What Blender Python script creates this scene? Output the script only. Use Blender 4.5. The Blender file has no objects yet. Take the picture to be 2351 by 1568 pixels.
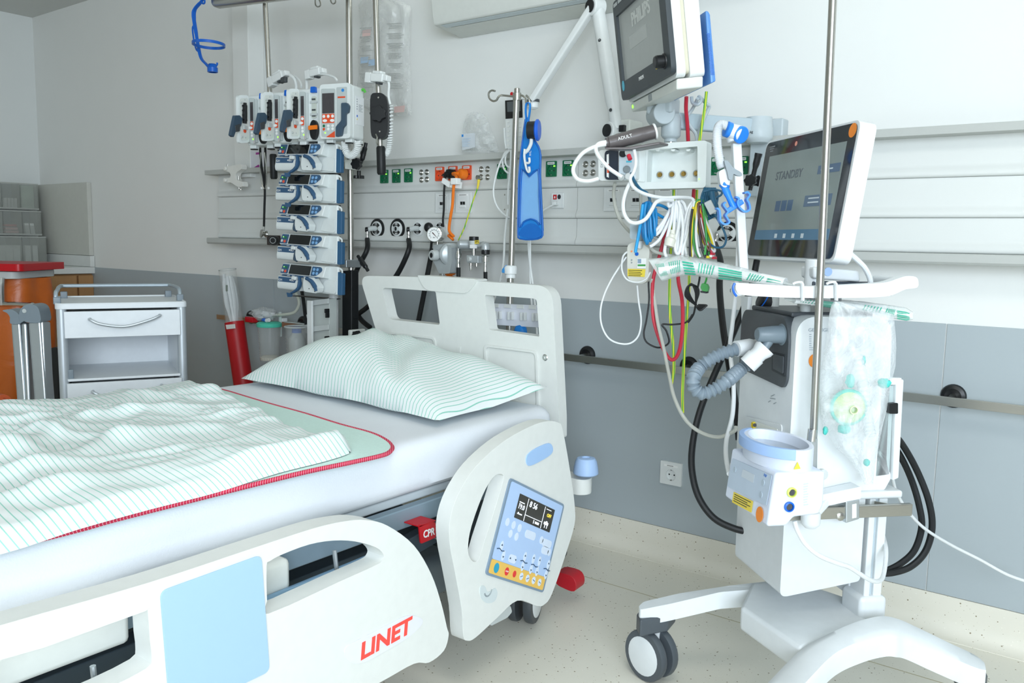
import bpy, bmesh, math, random
from mathutils import Vector as V, Matrix as MX
random.seed(7)
PI = math.pi
COL = bpy.context.scene.collection
# ---------------------------------------------------------------- camera model (frame 2351 x 1568)
FPX, PITCH, ROLL, YAW = 1943.1, 0.1185063, 0.0181243, 0.647738
D0, HC = 2.65, 1.115
CAM = V((0, -D0, HC))
_cy, _sy, _cp, _sp = math.cos(YAW), math.sin(YAW), math.cos(PITCH), math.sin(PITCH)
FW = V((-_sy*_cp, _cy*_cp, -_sp)); _r = V((_cy, _sy, 0)); _u = _r.cross(FW)
RT = math.cos(ROLL)*_r + math.sin(ROLL)*_u
UP = -math.sin(ROLL)*_r + math.cos(ROLL)*_u
def ray(x, y): return (x-1175.5)*RT - (y-784)*UP + FPX*FW
def Yp(x, y, Y): d = ray(x, y); return CAM + d*((Y+D0)/d.y)
def Xp(x, y, X): d = ray(x, y); return CAM + d*(X/d.x)
def Zp(x, y, Z): d = ray(x, y); return CAM + d*((Z-HC)/d.z)
def Dp(x, y, dist): return CAM + ray(x, y)*(dist/FPX)
def Np(x, y, pt, n): d = ray(x, y); return CAM + d*((pt-CAM).dot(n)/d.dot(n))
# ---------------------------------------------------------------- materials
def lin(h):
    h = h.lstrip('#'); o = []
    for i in (0, 2, 4):
        c = int(h[i:i+2], 16)/255
        o.append(c/12.92 if c <= .04045 else ((c+.055)/1.055)**2.4)
    return tuple(o)+(1,)
_mats = {}
def mat(name, hexc, rough=.45, metal=0, spec=.5, var=.04, scale=40, bump=0, bscale=200, alpha=1, trans=0, emit=0, coat=0, ior=1.45, aniso=None):
    if name in _mats: return _mats[name]
    m = bpy.data.materials.new(name); m.use_nodes = True; nt = m.node_tree; N = nt.nodes; L = nt.links
    b = N['Principled BSDF']; c = lin(hexc)
    tc = N.new('ShaderNodeTexCoord')
    nz = N.new('ShaderNodeTexNoise'); nz.inputs['Scale'].default_value = scale; nz.inputs['Detail'].default_value = 3
    mp = N.new('ShaderNodeMapping'); L.new(tc.outputs['Object'], mp.inputs[0]); L.new(mp.outputs[0], nz.inputs['Vector'])
    if aniso: mp.inputs['Scale'].default_value = aniso
    mx = N.new('ShaderNodeMix'); mx.data_type = 'RGBA'
    mx.inputs[6].default_value = tuple(max(0, k*(1-var)) for k in c[:3])+(1,)
    mx.inputs[7].default_value = tuple(min(1, k*(1+var)) for k in c[:3])+(1,)
    L.new(nz.outputs['Fac'], mx.inputs[0]); L.new(mx.outputs[2], b.inputs['Base Color'])
    b.inputs['Roughness'].default_value = rough; b.inputs['Metallic'].default_value = metal
    b.inputs['Specular IOR Level'].default_value = spec; b.inputs['IOR'].default_value = ior
    if coat: b.inputs['Coat Weight'].default_value = coat; b.inputs['Coat Roughness'].default_value = .05
    if trans: b.inputs['Transmission Weight'].default_value = trans
    if alpha < 1: b.inputs['Alpha'].default_value = alpha
    if emit:
        L.new(mx.outputs[2], b.inputs['Emission Color']); b.inputs['Emission Strength'].default_value = emit
    if bump:
        n2 = N.new('ShaderNodeTexNoise'); n2.inputs['Scale'].default_value = bscale; n2.inputs['Detail'].default_value = 2
        L.new(mp.outputs[0], n2.inputs['Vector'])
        bp = N.new('ShaderNodeBump'); bp.inputs['Strength'].default_value = bump; bp.inputs['Distance'].default_value = .002
        L.new(n2.outputs['Fac'], bp.inputs['Height']); L.new(bp.outputs[0], b.inputs['Normal'])
    m.diffuse_color = c; _mats[name] = m; return m
def film(name, hexc, dens=.25, peak=.75, scale=9, rough=.15, dist=1.5):
    """thin clear plastic: mostly see-through, milky along its creases"""
    if name in _mats: return _mats[name]
    m = bpy.data.materials.new(name); m.use_nodes = True; nt = m.node_tree; N = nt.nodes; L = nt.links
    b = N['Principled BSDF']; b.inputs['Base Color'].default_value = lin(hexc); b.inputs['Roughness'].default_value = rough
    tc = N.new('ShaderNodeTexCoord'); nz = N.new('ShaderNodeTexNoise')
    nz.inputs['Scale'].default_value = scale; nz.inputs['Detail'].default_value = 5; nz.inputs['Distortion'].default_value = dist
    L.new(tc.outputs['Object'], nz.inputs['Vector'])
    r = N.new('ShaderNodeMapRange'); r.inputs[1].default_value = .4; r.inputs[2].default_value = .72
    r.inputs[3].default_value = dens; r.inputs[4].default_value = peak
    L.new(nz.outputs['Fac'], r.inputs[0]); L.new(r.outputs[0], b.inputs['Alpha'])
    bp = N.new('ShaderNodeBump'); bp.inputs['Strength'].default_value = .5; bp.inputs['Distance'].default_value = .01
    L.new(nz.outputs['Fac'], bp.inputs['Height']); L.new(bp.outputs[0], b.inputs['Normal'])
    _mats[name] = m; return m
def stripes(name, base, line, axis, period, width, rough=.9, var=.03, emitmix=None):
    """woven stripes along one object axis; axis = (ax, ay, az) direction across the stripes"""
    if name in _mats: return _mats[name]
    m = bpy.data.materials.new(name); m.use_nodes = True; nt = m.node_tree; N = nt.nodes; L = nt.links
    b = N['Principled BSDF']; b.inputs['Roughness'].default_value = rough; b.inputs['Specular IOR Level'].default_value = .2
    tc = N.new('ShaderNodeTexCoord'); uv = N.new('ShaderNodeUVMap') if axis == 'UV' else None
    src = uv.outputs[0] if uv else tc.outputs['Object']
    sp = N.new('ShaderNodeSeparateXYZ')
    if uv: L.new(src, sp.inputs[0]); val = sp.outputs[0]
    else:
        dt = N.new('ShaderNodeVectorMath'); dt.operation = 'DOT_PRODUCT'; dt.inputs[1].default_value = axis
        L.new(src, dt.inputs[0]); val = dt.outputs['Value']
    dv = N.new('ShaderNodeMath'); dv.operation = 'DIVIDE'; dv.inputs[1].default_value = period; L.new(val, dv.inputs[0])
    fr = N.new('ShaderNodeMath'); fr.operation = 'FRACT'; L.new(dv.outputs[0], fr.inputs[0])
    lt = N.new('ShaderNodeMath'); lt.operation = 'LESS_THAN'; lt.inputs[1].default_value = width; L.new(fr.outputs[0], lt.inputs[0])
    mx = N.new('ShaderNodeMix'); mx.data_type = 'RGBA'; mx.inputs[6].default_value = lin(base); mx.inputs[7].default_value = lin(line)
    L.new(lt.outputs[0], mx.inputs[0]); L.new(mx.outputs[2], b.inputs['Base Color'])
    nz = N.new('ShaderNodeTexNoise'); nz.inputs['Scale'].default_value = 400; L.new(tc.outputs['Object'], nz.inputs['Vector'])
    bp = N.new('ShaderNodeBump'); bp.inputs['Strength'].default_value = .15; bp.inputs['Distance'].default_value = .002
    L.new(nz.outputs['Fac'], bp.inputs['Height']); L.new(bp.outputs[0], b.inputs['Normal'])
    _mats[name] = m; return m
# ---------------------------------------------------------------- mesh building
def catmull(pts, n=8, closed=False):
    P = [V(p) for p in pts]
    if len(P) < 3: return P
    out = []; k = len(P)
    for i in range(k if closed else k-1):
        if closed: p0, p1, p2, p3 = P[(i-1) % k], P[i], P[(i+1) % k], P[(i+2) % k]
        else: p0, p1, p2, p3 = P[max(i-1, 0)], P[i], P[i+1], P[min(i+2, k-1)]
        for j in range(n):
            t = j/n; t2 = t*t; t3 = t2*t
            out.append(.5*((2*p1)+(p2-p0)*t+(2*p0-5*p1+4*p2-p3)*t2+(3*p1-p0-3*p2+p3)*t3))
    if not closed: out.append(P[-1])
    return out
def roundpoly(pts, r, n=5):
    """round every corner of a planar polygon by about r (r may be a list)"""
    P = [V(p) for p in pts]; k = len(P); out = []
    for i in range(k):
        a, b, c = P[i-1], P[i], P[(i+1) % k]; rr = r[i] if isinstance(r, (list, tuple)) else r
        if rr <= 0: out.append(b); continue
        d1, d2 = a-b, c-b; l = min(rr, d1.length*.49, d2.length*.49)
        p1, p2 = b+d1.normalized()*l, b+d2.normalized()*l
        for j in range(n+1):
            t = j/n; out.append(p1*(1-t)**2+b*2*t*(1-t)+p2*t*t)
    return out
def rect(c, ax, ay, w, h, r=0, n=5):
    c = V(c); ax = V(ax).normalized()*w/2; ay = V(ay).normalized()*h/2
    p = [c-ax-ay, c+ax-ay, c+ax+ay, c-ax+ay]
    return roundpoly(p, r, n) if r else p
def oval(c, ax, ay, w, h, n=24):
    c = V(c); ax = V(ax).normalized()*w/2; ay = V(ay).normalized()*h/2
    return [c+ax*math.cos(2*PI*i/n)+ay*math.sin(2*PI*i/n) for i in range(n)]
def perp(d):
    d = d.normalized(); a = V((0, 0, 1)) if abs(d.z) < .9 else V((1, 0, 0))
    x = d.cross(a).normalized(); return x, d.cross(x).normalized()
WM = {}
class MB:
    def __init__(s, frame=None): s.bm = bmesh.new(); s.F = frame
    def vs(s, L): return [s.bm.verts.new(V(p)) for p in L]
    def face(s, L):
        try: return s.bm.faces.new(L)
        except ValueError: return None
    def box(s, c, sz, rot=None):
        c = V(c); R = MX.Identity(3) if rot is None else rot
        v = s.vs([c+R @ V((x*sz[0]/2, y*sz[1]/2, z*sz[2]/2)) for z in (-1, 1) for y in (-1, 1) for x in (-1, 1)])
        for f in ((0, 2, 3, 1), (4, 5, 7, 6), (0, 1, 5, 4), (2, 6, 7, 3), (0, 4, 6, 2), (1, 3, 7, 5)): s.face([v[i] for i in f])
        return s
    def bb(s, a, b): a = V(a); b = V(b); return s.box((a+b)/2, tuple(abs(q) for q in (b-a)))
    def bar(s, p0, p1, w, h, up=None):
        """rectangular bar from p0 to p1, width w across, height h along up"""
        p0, p1 = V(p0), V(p1); d = (p1-p0); u = V(up) if up else V((0, 0, 1))
        x = d.normalized().cross(u).normalized(); u = x.cross(d.normalized())
        v = s.vs([p+x*w/2*a+u*h/2*b for p in (p0, p1) for a, b in ((-1, -1), (1, -1), (1, 1), (-1, 1))])
        for f in ((0, 1, 2, 3), (7, 6, 5, 4), (0, 4, 5, 1), (1, 5, 6, 2), (2, 6, 7, 3), (3, 7, 4, 0)): s.face([v[i] for i in f])
        return s
    def ring(s, c, x, y, r, n): return s.vs([c+(x*math.cos(2*PI*i/n)+y*math.sin(2*PI*i/n))*r for i in range(n)])
    def skin(s, rings, closed=False, cap=True):
        n = len(rings[0]); k = len(rings)
        for a in range(k if closed else k-1):
            A, B = rings[a], rings[(a+1) % k]
            for i in range(n): s.face([A[i], A[(i+1) % n], B[(i+1) % n], B[i]])
        if cap and not closed: s.face(rings[0][::-1]); s.face(rings[-1])
        return s
    def cyl(s, p0, p1, r0, r1=None, n=16, cap=True):
        p0, p1 = V(p0), V(p1); x, y = perp(p1-p0); r1 = r0 if r1 is None else r1
        return s.skin([s.ring(p0, x, y, r0, n), s.ring(p1, x, y, r1, n)], cap=cap)
    def lathe(s, o, axis, prof, n=24, cap=True):
        o = V(o); ax = V(axis).normalized(); x, y = perp(ax)
        return s.skin([s.ring(o+ax*h, x, y, max(r, 1e-5), n) for r, h in prof], cap=cap)
    def tube(s, pts, r, n=8, sm=6, closed=False, flat=1.0):
        P = catmull(pts, sm, closed) if sm else [V(p) for p in pts]
        k = len(P); x, y = perp(P[1]-P[0]); rings = []
        for i in range(k):
            d = (P[(i+1) % k]-P[i-1]) if closed else (P[min(i+1, k-1)]-P[max(i-1, 0)])
            if d.length < 1e-9: d = V((0, 0, 1))
            d.normalize(); x = (x-d*x.dot(d))
            x = x.normalized() if x.length > 1e-6 else perp(d)[0]
            y = d.cross(x)
            rr = r[min(len(r)-1, int(i*len(r)/k))] if isinstance(r, (list, tuple)) else r
            rings.append(s.vs([P[i]+(x*math.cos(2*PI*j/n)+y*math.sin(2*PI*j/n)*flat)*rr for j in range(n)]))
        return s.skin(rings, closed)
    def ball(s, c, r, n=16, m=10):
        c = V(c); R = r if isinstance(r, (tuple, list)) else (r, r, r); rings = []
        for j in range(1, m):
            a = PI*j/m; rings.append(s.vs([c+V((R[0]*math.sin(a)*math.cos(2*PI*i/n), R[1]*math.sin(a)*math.sin(2*PI*i/n), -R[2]*math.cos(a))) for i in range(n)]))
        s.skin(rings, cap=False)
        for ringv, z, fl in ((rings[0], -1, 1), (rings[-1], 1, 0)):
            t = s.bm.verts.new(c+V((0, 0, z*R[2])))
            for i in range(n): s.face([ringv[(i+1) % n], ringv[i], t] if fl else [ringv[i], ringv[(i+1) % n], t])
        return s
    def prism(s, pts, ext, holes=()):
        """solid from a planar outline (with holes) pushed along ext"""
        ext = V(ext); loops = [[V(p) for p in pts]]+[[V(p) for p in h] for h in holes]
        if not holes and len(loops[0]) < 5:
            a = s.vs(loops[0]); b = s.vs([p+ext for p in loops[0]]); n = len(a)
            s.face(a[::-1]); s.face(b)
            for i in range(n): s.face([a[i], a[(i+1) % n], b[(i+1) % n], b[i]])
            return s
        caps = []
        from mathutils.geometry import tessellate_polygon
        tris = tessellate_polygon(loops)
        for off in (V(), ext):
            vl = [s.vs([p+off for p in lp]) for lp in loops]; flat = [v for l in vl for v in l]
            for t in tris: s.face([flat[i] for i in t])
            caps.append(vl)
        for a, b in zip(*caps):
            for i in range(len(a)): s.face([a[i], a[(i+1) % len(a)], b[(i+1) % len(b)], b[i]])
        return s
    def grid(s, fn, nu, nv, cu=False, uv=False):
        g = [[s.bm.verts.new(V(fn(i/(nu if cu else nu-1), j/(nv-1)))) for i in range(nu)] for j in range(nv)]
        for j in range(nv-1):
            for i in range(nu if cu else nu-1): s.face([g[j][i], g[j][(i+1) % nu], g[j+1][(i+1) % nu], g[j+1][i]])
        return s
    def torus(s, c, axis, R, r, n=24, m=8):
        x, y = perp(V(axis)); c = V(c)
        return s.tube([c+(x*math.cos(2*PI*i/n)+y*math.sin(2*PI*i/n))*R for i in range(n)], r, m, 0, True)
    def build(s, name, m, parent=None, bevel=0, seg=2, sub=0, ang=35, solid=0, uvf=None, origin=None, flat=False):
        bm = s.bm; bmesh.ops.recalc_face_normals(bm, faces=bm.faces)
        if uvf:
            ul = bm.loops.layers.uv.new('UVMap')
            for f in bm.faces:
                for l in f.loops: l[ul].uv = uvf(l.vert)
        F = s.F if s.F is not None else MX.Identity(4)
        if parent is not None: W = WM[parent.name]
        elif origin is not None: W = MX.Translation(V(origin))
        else:
            lo = [min((F @ v.co)[i] for v in bm.verts) for i in range(3)]; hi = [max((F @ v.co)[i] for v in bm.verts) for i in range(3)]
            W = MX.Translation(V(((lo[0]+hi[0])/2, (lo[1]+hi[1])/2, lo[2])))
        bm.transform(W.inverted() @ F)
        me = bpy.data.meshes.new(name); bm.to_mesh(me); bm.free()
        for p in me.polygons: p.use_smooth = not flat
        if not bevel and not sub and not flat: me.set_sharp_from_angle(angle=math.radians(ang))
        me.materials.append(m)
        o = bpy.data.objects.new(name, me); COL.objects.link(o)
        if parent is not None: o.parent = parent
        else: o.matrix_world = W
        WM[o.name] = W
        if solid: md = o.modifiers.new('thick', 'SOLIDIFY'); md.thickness = solid; md.offset = 0
        if bevel:
            md = o.modifiers.new('bevel', 'BEVEL'); md.width = bevel; md.segments = seg; md.limit_method = 'ANGLE'
            md.angle_limit = math.radians(32)
            wn = o.modifiers.new('normals', 'WEIGHTED_NORMAL'); wn.weight = 100; wn.keep_sharp = False
        if sub: md = o.modifiers.new('smooth', 'SUBSURF'); md.levels = sub; md.render_levels = sub
        return o
def thing(name, label, cat, loc=(0, 0, 0), group=None, M=None):
    o = bpy.data.objects.new(name, None); COL.objects.link(o); o.empty_display_size = .05
    W = M if M is not None else MX.Translation(V(loc)); o.matrix_world = W; WM[o.name] = W
    o['label'] = label; o['category'] = cat
    if group: o['group'] = group
    return o
def tag(o, label, cat, group=None):
    o['label'] = label; o['category'] = cat
    if group: o['group'] = group
    return o
def struct(o): o['kind'] = 'structure'; return o
def copy_thing(root, M, label, group=None):
    r = root.copy(); COL.objects.link(r); r.matrix_world = M; WM[r.name] = M; r['label'] = label
    if group: r['group'] = group
    def rec(src, dst):
        for ch in list(src.children):
            c = ch.copy(); COL.objects.link(c); c.parent = dst; WM[c.name] = M; rec(ch, c)
    rec(root, r); return r
def frame(o, x, y, z=None):
    """matrix from origin and axes x, y (z = x cross y)"""
    x = V(x).normalized(); z = V(z).normalized() if z is not None else x.cross(V(y)).normalized(); y = z.cross(x)
    m = MX((x, y, z)).transposed().to_4x4(); m.translation = V(o); return m
def rotz(o, deg): return MX.Translation(V(o)) @ MX.Rotation(math.radians(deg), 4, 'Z')
FONT = None
def text(name, body, m, parent, M, size, width=None, align='CENTER', ext=.0004, bold=0, shear=0):
    c = bpy.data.curves.new(name, 'FONT'); c.body = body; c.size = size; c.extrude = ext; c.align_x = align; c.align_y = 'CENTER'
    c.offset = bold; c.shear = shear; c.resolution_u = 3
    t = bpy.data.objects.new(name, c); COL.objects.link(t); bpy.context.view_layer.update()
    me = bpy.data.meshes.new_from_object(t); bpy.data.objects.remove(t); bpy.data.curves.remove(c)
    me.name = name; me.materials.clear(); me.materials.append(m)
    if width:
        xs = [v.co.x for v in me.vertices]; M = M @ MX.Diagonal((width/max(1e-6, max(xs)-min(xs)), 1, 1, 1))
    W = WM[parent.name]; me.transform(W.inverted() @ M)
    o = bpy.data.objects.new(name, me); COL.objects.link(o); o.parent = parent; WM[o.name] = W
    return o
def LB(root): return MB(WM[root.name])
def place(root, M):
    root.matrix_world = M
    def rec(o):
        WM[o.name] = M
        for c in o.children: rec(c)
    rec(root); return root
T = lambda p: MX.Translation(V(p))
def coil(p0, p1, R, turns, per=10):
    p0, p1 = V(p0), V(p1); x, y = perp(p1-p0); n = int(turns*per)
    return [p0+(p1-p0)*i/n+(x*math.cos(2*PI*i/per)+y*math.sin(2*PI*i/per))*R for i in range(n+1)]
def coil_along(pts, R, turns, per=10, sm=8):
    P = catmull(pts, sm); n = int(turns*per); out = []; x, y = perp(P[1]-P[0])
    for i in range(n+1):
        f = i/n*(len(P)-1); k = min(int(f), len(P)-2); p = P[k].lerp(P[k+1], f-k); d = (P[k+1]-P[k]).normalized()
        x = (x-d*x.dot(d)).normalized(); y = d.cross(x)
        out.append(p+(x*math.cos(2*PI*i/per)+y*math.sin(2*PI*i/per))*R)
    return out
# ---------------------------------------------------------------- palette
WHITE = mat('white_plastic', '#e0e4e3', .38, bump=.03)
OFFW = mat('off_white_plastic', '#dfe3dd', .42, bump=.03)
IVORY = mat('bed_shell_plastic', '#dfe2de', .4, bump=.02)
GREYL = mat('light_grey_plastic', '#c3c9c8', .45)
GREYM = mat('mid_grey_plastic', '#8d969a', .45)
GREYD = mat('dark_grey_plastic', '#43484b', .42)
BLACK = mat('black_plastic', '#17191b', .38)
RUBBER = mat('black_rubber', '#141719', .5, bump=.1)
STEEL = mat('brushed_steel', '#b9b8b2', .28, 1, var=.08, scale=60, aniso=(1, 1, 30))
CHROME = mat('polished_chrome', '#d4d5d3', .14, 1)
ALU = mat('anodised_aluminium', '#bfc6ca', .36, .85)
SLATE = mat('slate_blue_plastic', '#2f5a7d', .42)
SLATED = mat('dark_slate_plastic', '#3d5163', .42)
BLUE = mat('bright_blue_plastic', '#0f62c8', .35)
RED = mat('red_plastic', '#bf0f1c', .35)
ORANGE = mat('orange_plastic', '#ee7a1c', .4)
ORRED = mat('orange_red_plastic', '#e2552f', .4)
GREEN = mat('green_plastic', '#0f6a45', .35)
YELLOW = mat('yellow_plastic', '#ecd54a', .45)
PALEBLUE = mat('pale_blue_plastic', '#a8c4ea', .45)
SCREEN = mat('dark_display_glass', '#101416', .08, coat=.6)
INK = mat('printed_dark_ink', '#2b2f33', .6)
LABEL = mat('white_label_paper', '#eef0ee', .6)
LED = mat('green_indicator_led', '#7dff3a', .3, emit=2.5)
# ================================================================ THE ROOM
XL, XR, YF, ZC = -5.97, 3.3, -5.2, 2.50
wall_paint = mat('matt_wall_paint', '#e6e8e5', .75, var=.015, scale=6, bump=.05, bscale=500)
dado_lam = mat('grey_dado_laminate', '#a8b2b6', .55, var=.02, scale=4)
struct(MB().bb((XL-.1, 0, 0), (XR+.1, .12, ZC)).build('wall_back', wall_paint))
struct(MB().bb((XL-.12, YF, 0), (XL, 0, ZC)).build('wall_left', mat('left_wall_paint', '#e2e6e4', .75, var=.015, scale=6, bump=.05, bscale=500)))
struct(MB().bb((XL-.12, YF, ZC), (XR+.1, .12, ZC+.1)).build('ceiling', mat('ceiling_paint', '#d2d4d0', .8, var=.015, scale=5)))
struct(MB().bb((XL-.12, YF-.12, 0), (-.9, YF, ZC)).build('wall_front', wall_paint))
# speckled vinyl
vm = mat('speckled_vinyl', '#e2dfd2', .36, var=.03, scale=3)
def speck(m, col=('#8a7f66', '#efece0')):
    nt = m.node_tree; N = nt.nodes; L = nt.links; b = N['Principled BSDF']
    src = b.inputs['Base Color'].links[0].from_socket; tc = N.new('ShaderNodeTexCoord')
    for sc, th, h in ((60, .13, col[0]), (110, .1, '#a59a80'), (75, .1, col[1])):
        vo = N.new('ShaderNodeTexVoronoi'); vo.inputs['Scale'].default_value = sc; L.new(tc.outputs['Object'], vo.inputs['Vector'])
        lt = N.new('ShaderNodeMath'); lt.operation = 'LESS_THAN'; lt.inputs[1].default_value = th; L.new(vo.outputs['Distance'], lt.inputs[0])
        sx = N.new('ShaderNodeSeparateColor'); L.new(vo.outputs['Color'], sx.inputs[0])
        g2 = N.new('ShaderNodeMath'); g2.operation = 'GREATER_THAN'; g2.inputs[1].default_value = .45; L.new(sx.outputs[0], g2.inputs[0])
        mu = N.new('ShaderNodeMath'); mu.operation = 'MULTIPLY'; L.new(lt.outputs[0], mu.inputs[0]); L.new(g2.outputs[0], mu.inputs[1])
        mx = N.new('ShaderNodeMix'); mx.data_type = 'RGBA'; mx.inputs[7].default_value = lin(h)
        L.new(mu.outputs[0], mx.inputs[0]); L.new(src, mx.inputs[6]); src = mx.outputs[2]
    L.new(src, b.inputs['Base Color'])
speck(vm)
fl = struct(MB().bb((XL-.12, YF, -.08), (XR+.1, .12, 0)).build('floor', vm, origin=(0, 0, 0)))
# coved vinyl skirting, one profile swept along the wall
prof = [(-.006, .115), (-.006, .05)]+[(-.006-.045*(1-math.cos(a)), .047-.045*math.sin(a)) for a in [PI/2*i/6 for i in range(7)]]+[(-.051, .0), (0, 0), (0, .115)]
struct(MB().prism([V((XL, y, z)) for y, z in prof], (XR-XL, 0, 0)).build('baseboard_back', vm, origin=(0, 0, 0)))
# dado panels on the lower wall, joints where the photograph shows them
j1 = Yp(629.6, 660, 0).x; j2 = Yp(2150, 1050, 0).x
xs = [XL, j1, (j1+j2)/2-.05, j2, XR]
for i in range(4):
    struct(MB().bb((xs[i]+.0015, -.004, .116), (xs[i+1]-.0015, 0, .9035)).build('trim_%d' % (i+1), dado_lam, bevel=.001))
sm = MB().bb((XL, -.32, 0), (XR, -.317, .0006)).build('trim_5', mat('vinyl_seam', '#b3ab8d', .5)); struct(sm)
# boxed service duct on the upper wall
dx0, dx1 = Yp(535, 200, -.09).x, Yp(571, 200, -.09).x
struct(MB().bb((dx0, -.09, 1.40), (dx1, 0, ZC)).build('trim_6', wall_paint, bevel=.003))
# ---------------------------------------------------------------- camera
cam = bpy.data.cameras.new('camera'); co = bpy.data.objects.new('camera', cam); COL.objects.link(co)
cam.sensor_width = 36; cam.lens = FPX/2351*36; cam.clip_start = .02
cm = MX((RT, UP, -FW)).transposed().to_4x4(); cm.translation = CAM; co.matrix_world = cm
sc = bpy.context.scene; sc.camera = co
sc.view_settings.view_transform = 'Standard'; sc.view_settings.look = 'None'; sc.view_settings.gamma = 1
sc.view_settings.use_curve_mapping = False
# ---------------------------------------------------------------- light: daylight from the window side, a ceiling lamp, an added warm fill, the bed lamp
w = bpy.data.worlds.new('world'); sc.world = w; w.use_nodes = True
w.node_tree.nodes['Background'].inputs[0].default_value = (.95, .97, 1, 1); w.node_tree.nodes['Background'].inputs[1].default_value = .30
def area(name, loc, target, sx, sy, power, col):
    l = bpy.data.lights.new(name, 'AREA'); l.shape = 'RECTANGLE'; l.size = sx; l.size_y = sy; l.energy = power; l.color = col
    o = bpy.data.objects.new(name, l); COL.objects.link(o); o.location = loc
    o.rotation_euler = (V(target)-V(loc)).to_track_quat('-Z', 'Y').to_euler(); return o
area('window_daylight', (2.2, -4.6, 1.75), (-1.2, -.4, 1.0), 3.0, 1.9, 225, (.80, .90, 1))
area('ceiling_lamp', (-.3, -1.9, 2.48), (-.3, -1.9, 0), 1.2, .6, 12, (1, .98, .94))
area('far_warm_fill', (-4.2, -2.6, 2.48), (-4.4, -1.2, 0), .6, .3, 3.5, (1, .90, .76))  # added fill that warms the far left side, no fixture there
sc.view_settings.exposure = 0.17
# ================================================================ HOSPITAL BED
from mathutils import noise as NZ
def sh(pts, X): return [Xp(x, y, X) for x, y in pts]
def shy(pts, Y): return [Yp(x, y, Y) for x, y in pts]
BEDC = (-1.92, -1.6, 0)
bed = thing('hospital_bed', 'white hospital bed with moulded side rails and a control panel, lowered near the floor', 'hospital bed', BEDC)
BLUEGREY = mat('blue_grey_frame_paint', '#8fa4b1', .35, .25)
DARKFRAME = mat('dark_frame_steel', '#4d5a63', .45, .3)
SKYPAD = mat('sky_blue_insert', '#a4c5ec', .5, var=.01)
# --- headboard: slanted outline, two hand-hold openings, recessed lower field, capped top
Yh = -.50
out = roundpoly(shy([(825, 633), (965, 636), (1085, 645), (1268, 657), (1283, 960), (1283, 1010), (960, 960), (885, 830)], Yh), [.05, 0, 0, .06, .01, .01, .01, .01], 8)
w1 = roundpoly(shy([(877, 660), (1000, 669), (1010, 746), (893, 733)], Yh), [.02, .008, .01, .02])
w2 = roundpoly(shy([(1113, 677), (1232, 686), (1238, 773), (1123, 757)], Yh), [.008, .012, .004, .008])
hb = MB().prism(out, (0, .045, 0), [w1, w2]).build('headboard', IVORY, bed, bevel=.014, seg=3)
for i, q in enumerate([[(893, 762), (1002, 775), (1006, 880), (905, 850)], [(1112, 790), (1236, 806), (1240, 940), (1118, 905)]]):
    o = roundpoly(shy(q, Yh), .02); inn = roundpoly([p.lerp(sum(o, V())/len(o), .09) for p in shy(q, Yh)], .015)
    MB().prism(o, (0, -.006, 0), [inn]).build('raised_rib', IVORY, hb, bevel=.003)
cap = roundpoly(shy([(958, 632), (1098, 641), (1072, 674), (975, 667)], Yh-.006), [.006, .02, .02, .03])
MB().prism(cap, (0, .058, 0)).build('grip_cap', IVORY, hb, bevel=.006)
for x, y in ((863, 771), (1251, 821)):
    p = Yp(x, y, Yh); MB().lathe(p+V((0, .004, 0)), (0, -1, 0), [(.012, 0), (.012, .003), (.008, .006), (.004, .006), (.003, .003)], 14).build('screw', CHROME, hb)
MB().prism(shy([(1049, 797), (1058, 797), (1056, 826), (1053, 826)], Yh), (0, -.003, 0)).build('emboss', IVORY, hb)
# --- mattress in a fitted sheet
sheet = mat('white_fitted_sheet', '#e3e8ee', .85, spec=.15, var=.02, scale=12, bump=.25, bscale=260)
MX0, MX1, MY0, MY1, MZ0, MZ1 = -2.445, -1.405, -2.75, -.565, .488, .62
def sheet_fn(u, v):
    cx, cz = (MX0+MX1)/2, (MZ0+MZ1)/2; hx, hz = (MX1-MX0)/2, (MZ1-MZ0)/2
    r = .034; n = 4
    # rounded rectangle section, u along its outline
    per = [(hx-r)*2, r*PI/2, (hz-r)*2, r*PI/2]*2; tot = sum(per); s = u*tot
    corners = [(hx-r, hz-r, 90), (hx-r, -(hz-r), 0), (-(hx-r), -(hz-r), -90), (-(hx-r), hz-r, 180)]
    k = 0
    while k < 7 and s > per[k]: s -= per[k]; k += 1
    f = s/per[k] if per[k] else 0; q = k//2
    if k % 2 == 1:
        c = corners[q]; a = math.radians(c[2]-90*f); x, z = c[0]+r*math.cos(a), c[1]+r*math.sin(a)
    else:
        st = [(-(hx-r), hz), (hx, hz-r), (hx-r, -hz), (-hx, -(hz-r))][q]; en = [(hx-r, hz), (hx, -(hz-r)), (-(hx-r), -hz), (-hx, hz-r)][q]
        x, z = st[0]+(en[0]-st[0])*f, st[1]+(en[1]-st[1])*f
    # along Y with rounded ends
    e = .05; y = MY0+(MY1-MY0)*v; k2 = 1
    d = min(v, 1-v)*(MY1-MY0)
    if d < e: k2 = 1-(1-math.sqrt(max(0, 1-(1-d/e)**2)))*.09
    x *= k2; z = z*k2 if d < e else z
    p = V((cx+x, y, cz+z))
    side = 1 if x > hx*.97 else 0
    w = (NZ.noise(V((p.x*3, p.y*2.2, p.z*16)))*.004+NZ.noise(V((p.x*9, p.y*5, p.z*22)))*.002)
    if side: p.x += w; p.x += .012*max(0, (MZ0+.05-p.z)/.05)*(.5+.5*math.sin(p.y*5))
    else: p.z += w*.5 if z > 0 else 0
    if p.y > -.8 and z > -hz*.2: p.z += .003*math.sin(p.x*90+p.y*40)*max(0, (p.x-MX1+.09)/.09)*max(0, (p.y+.8)/.25)
    return p
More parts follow.
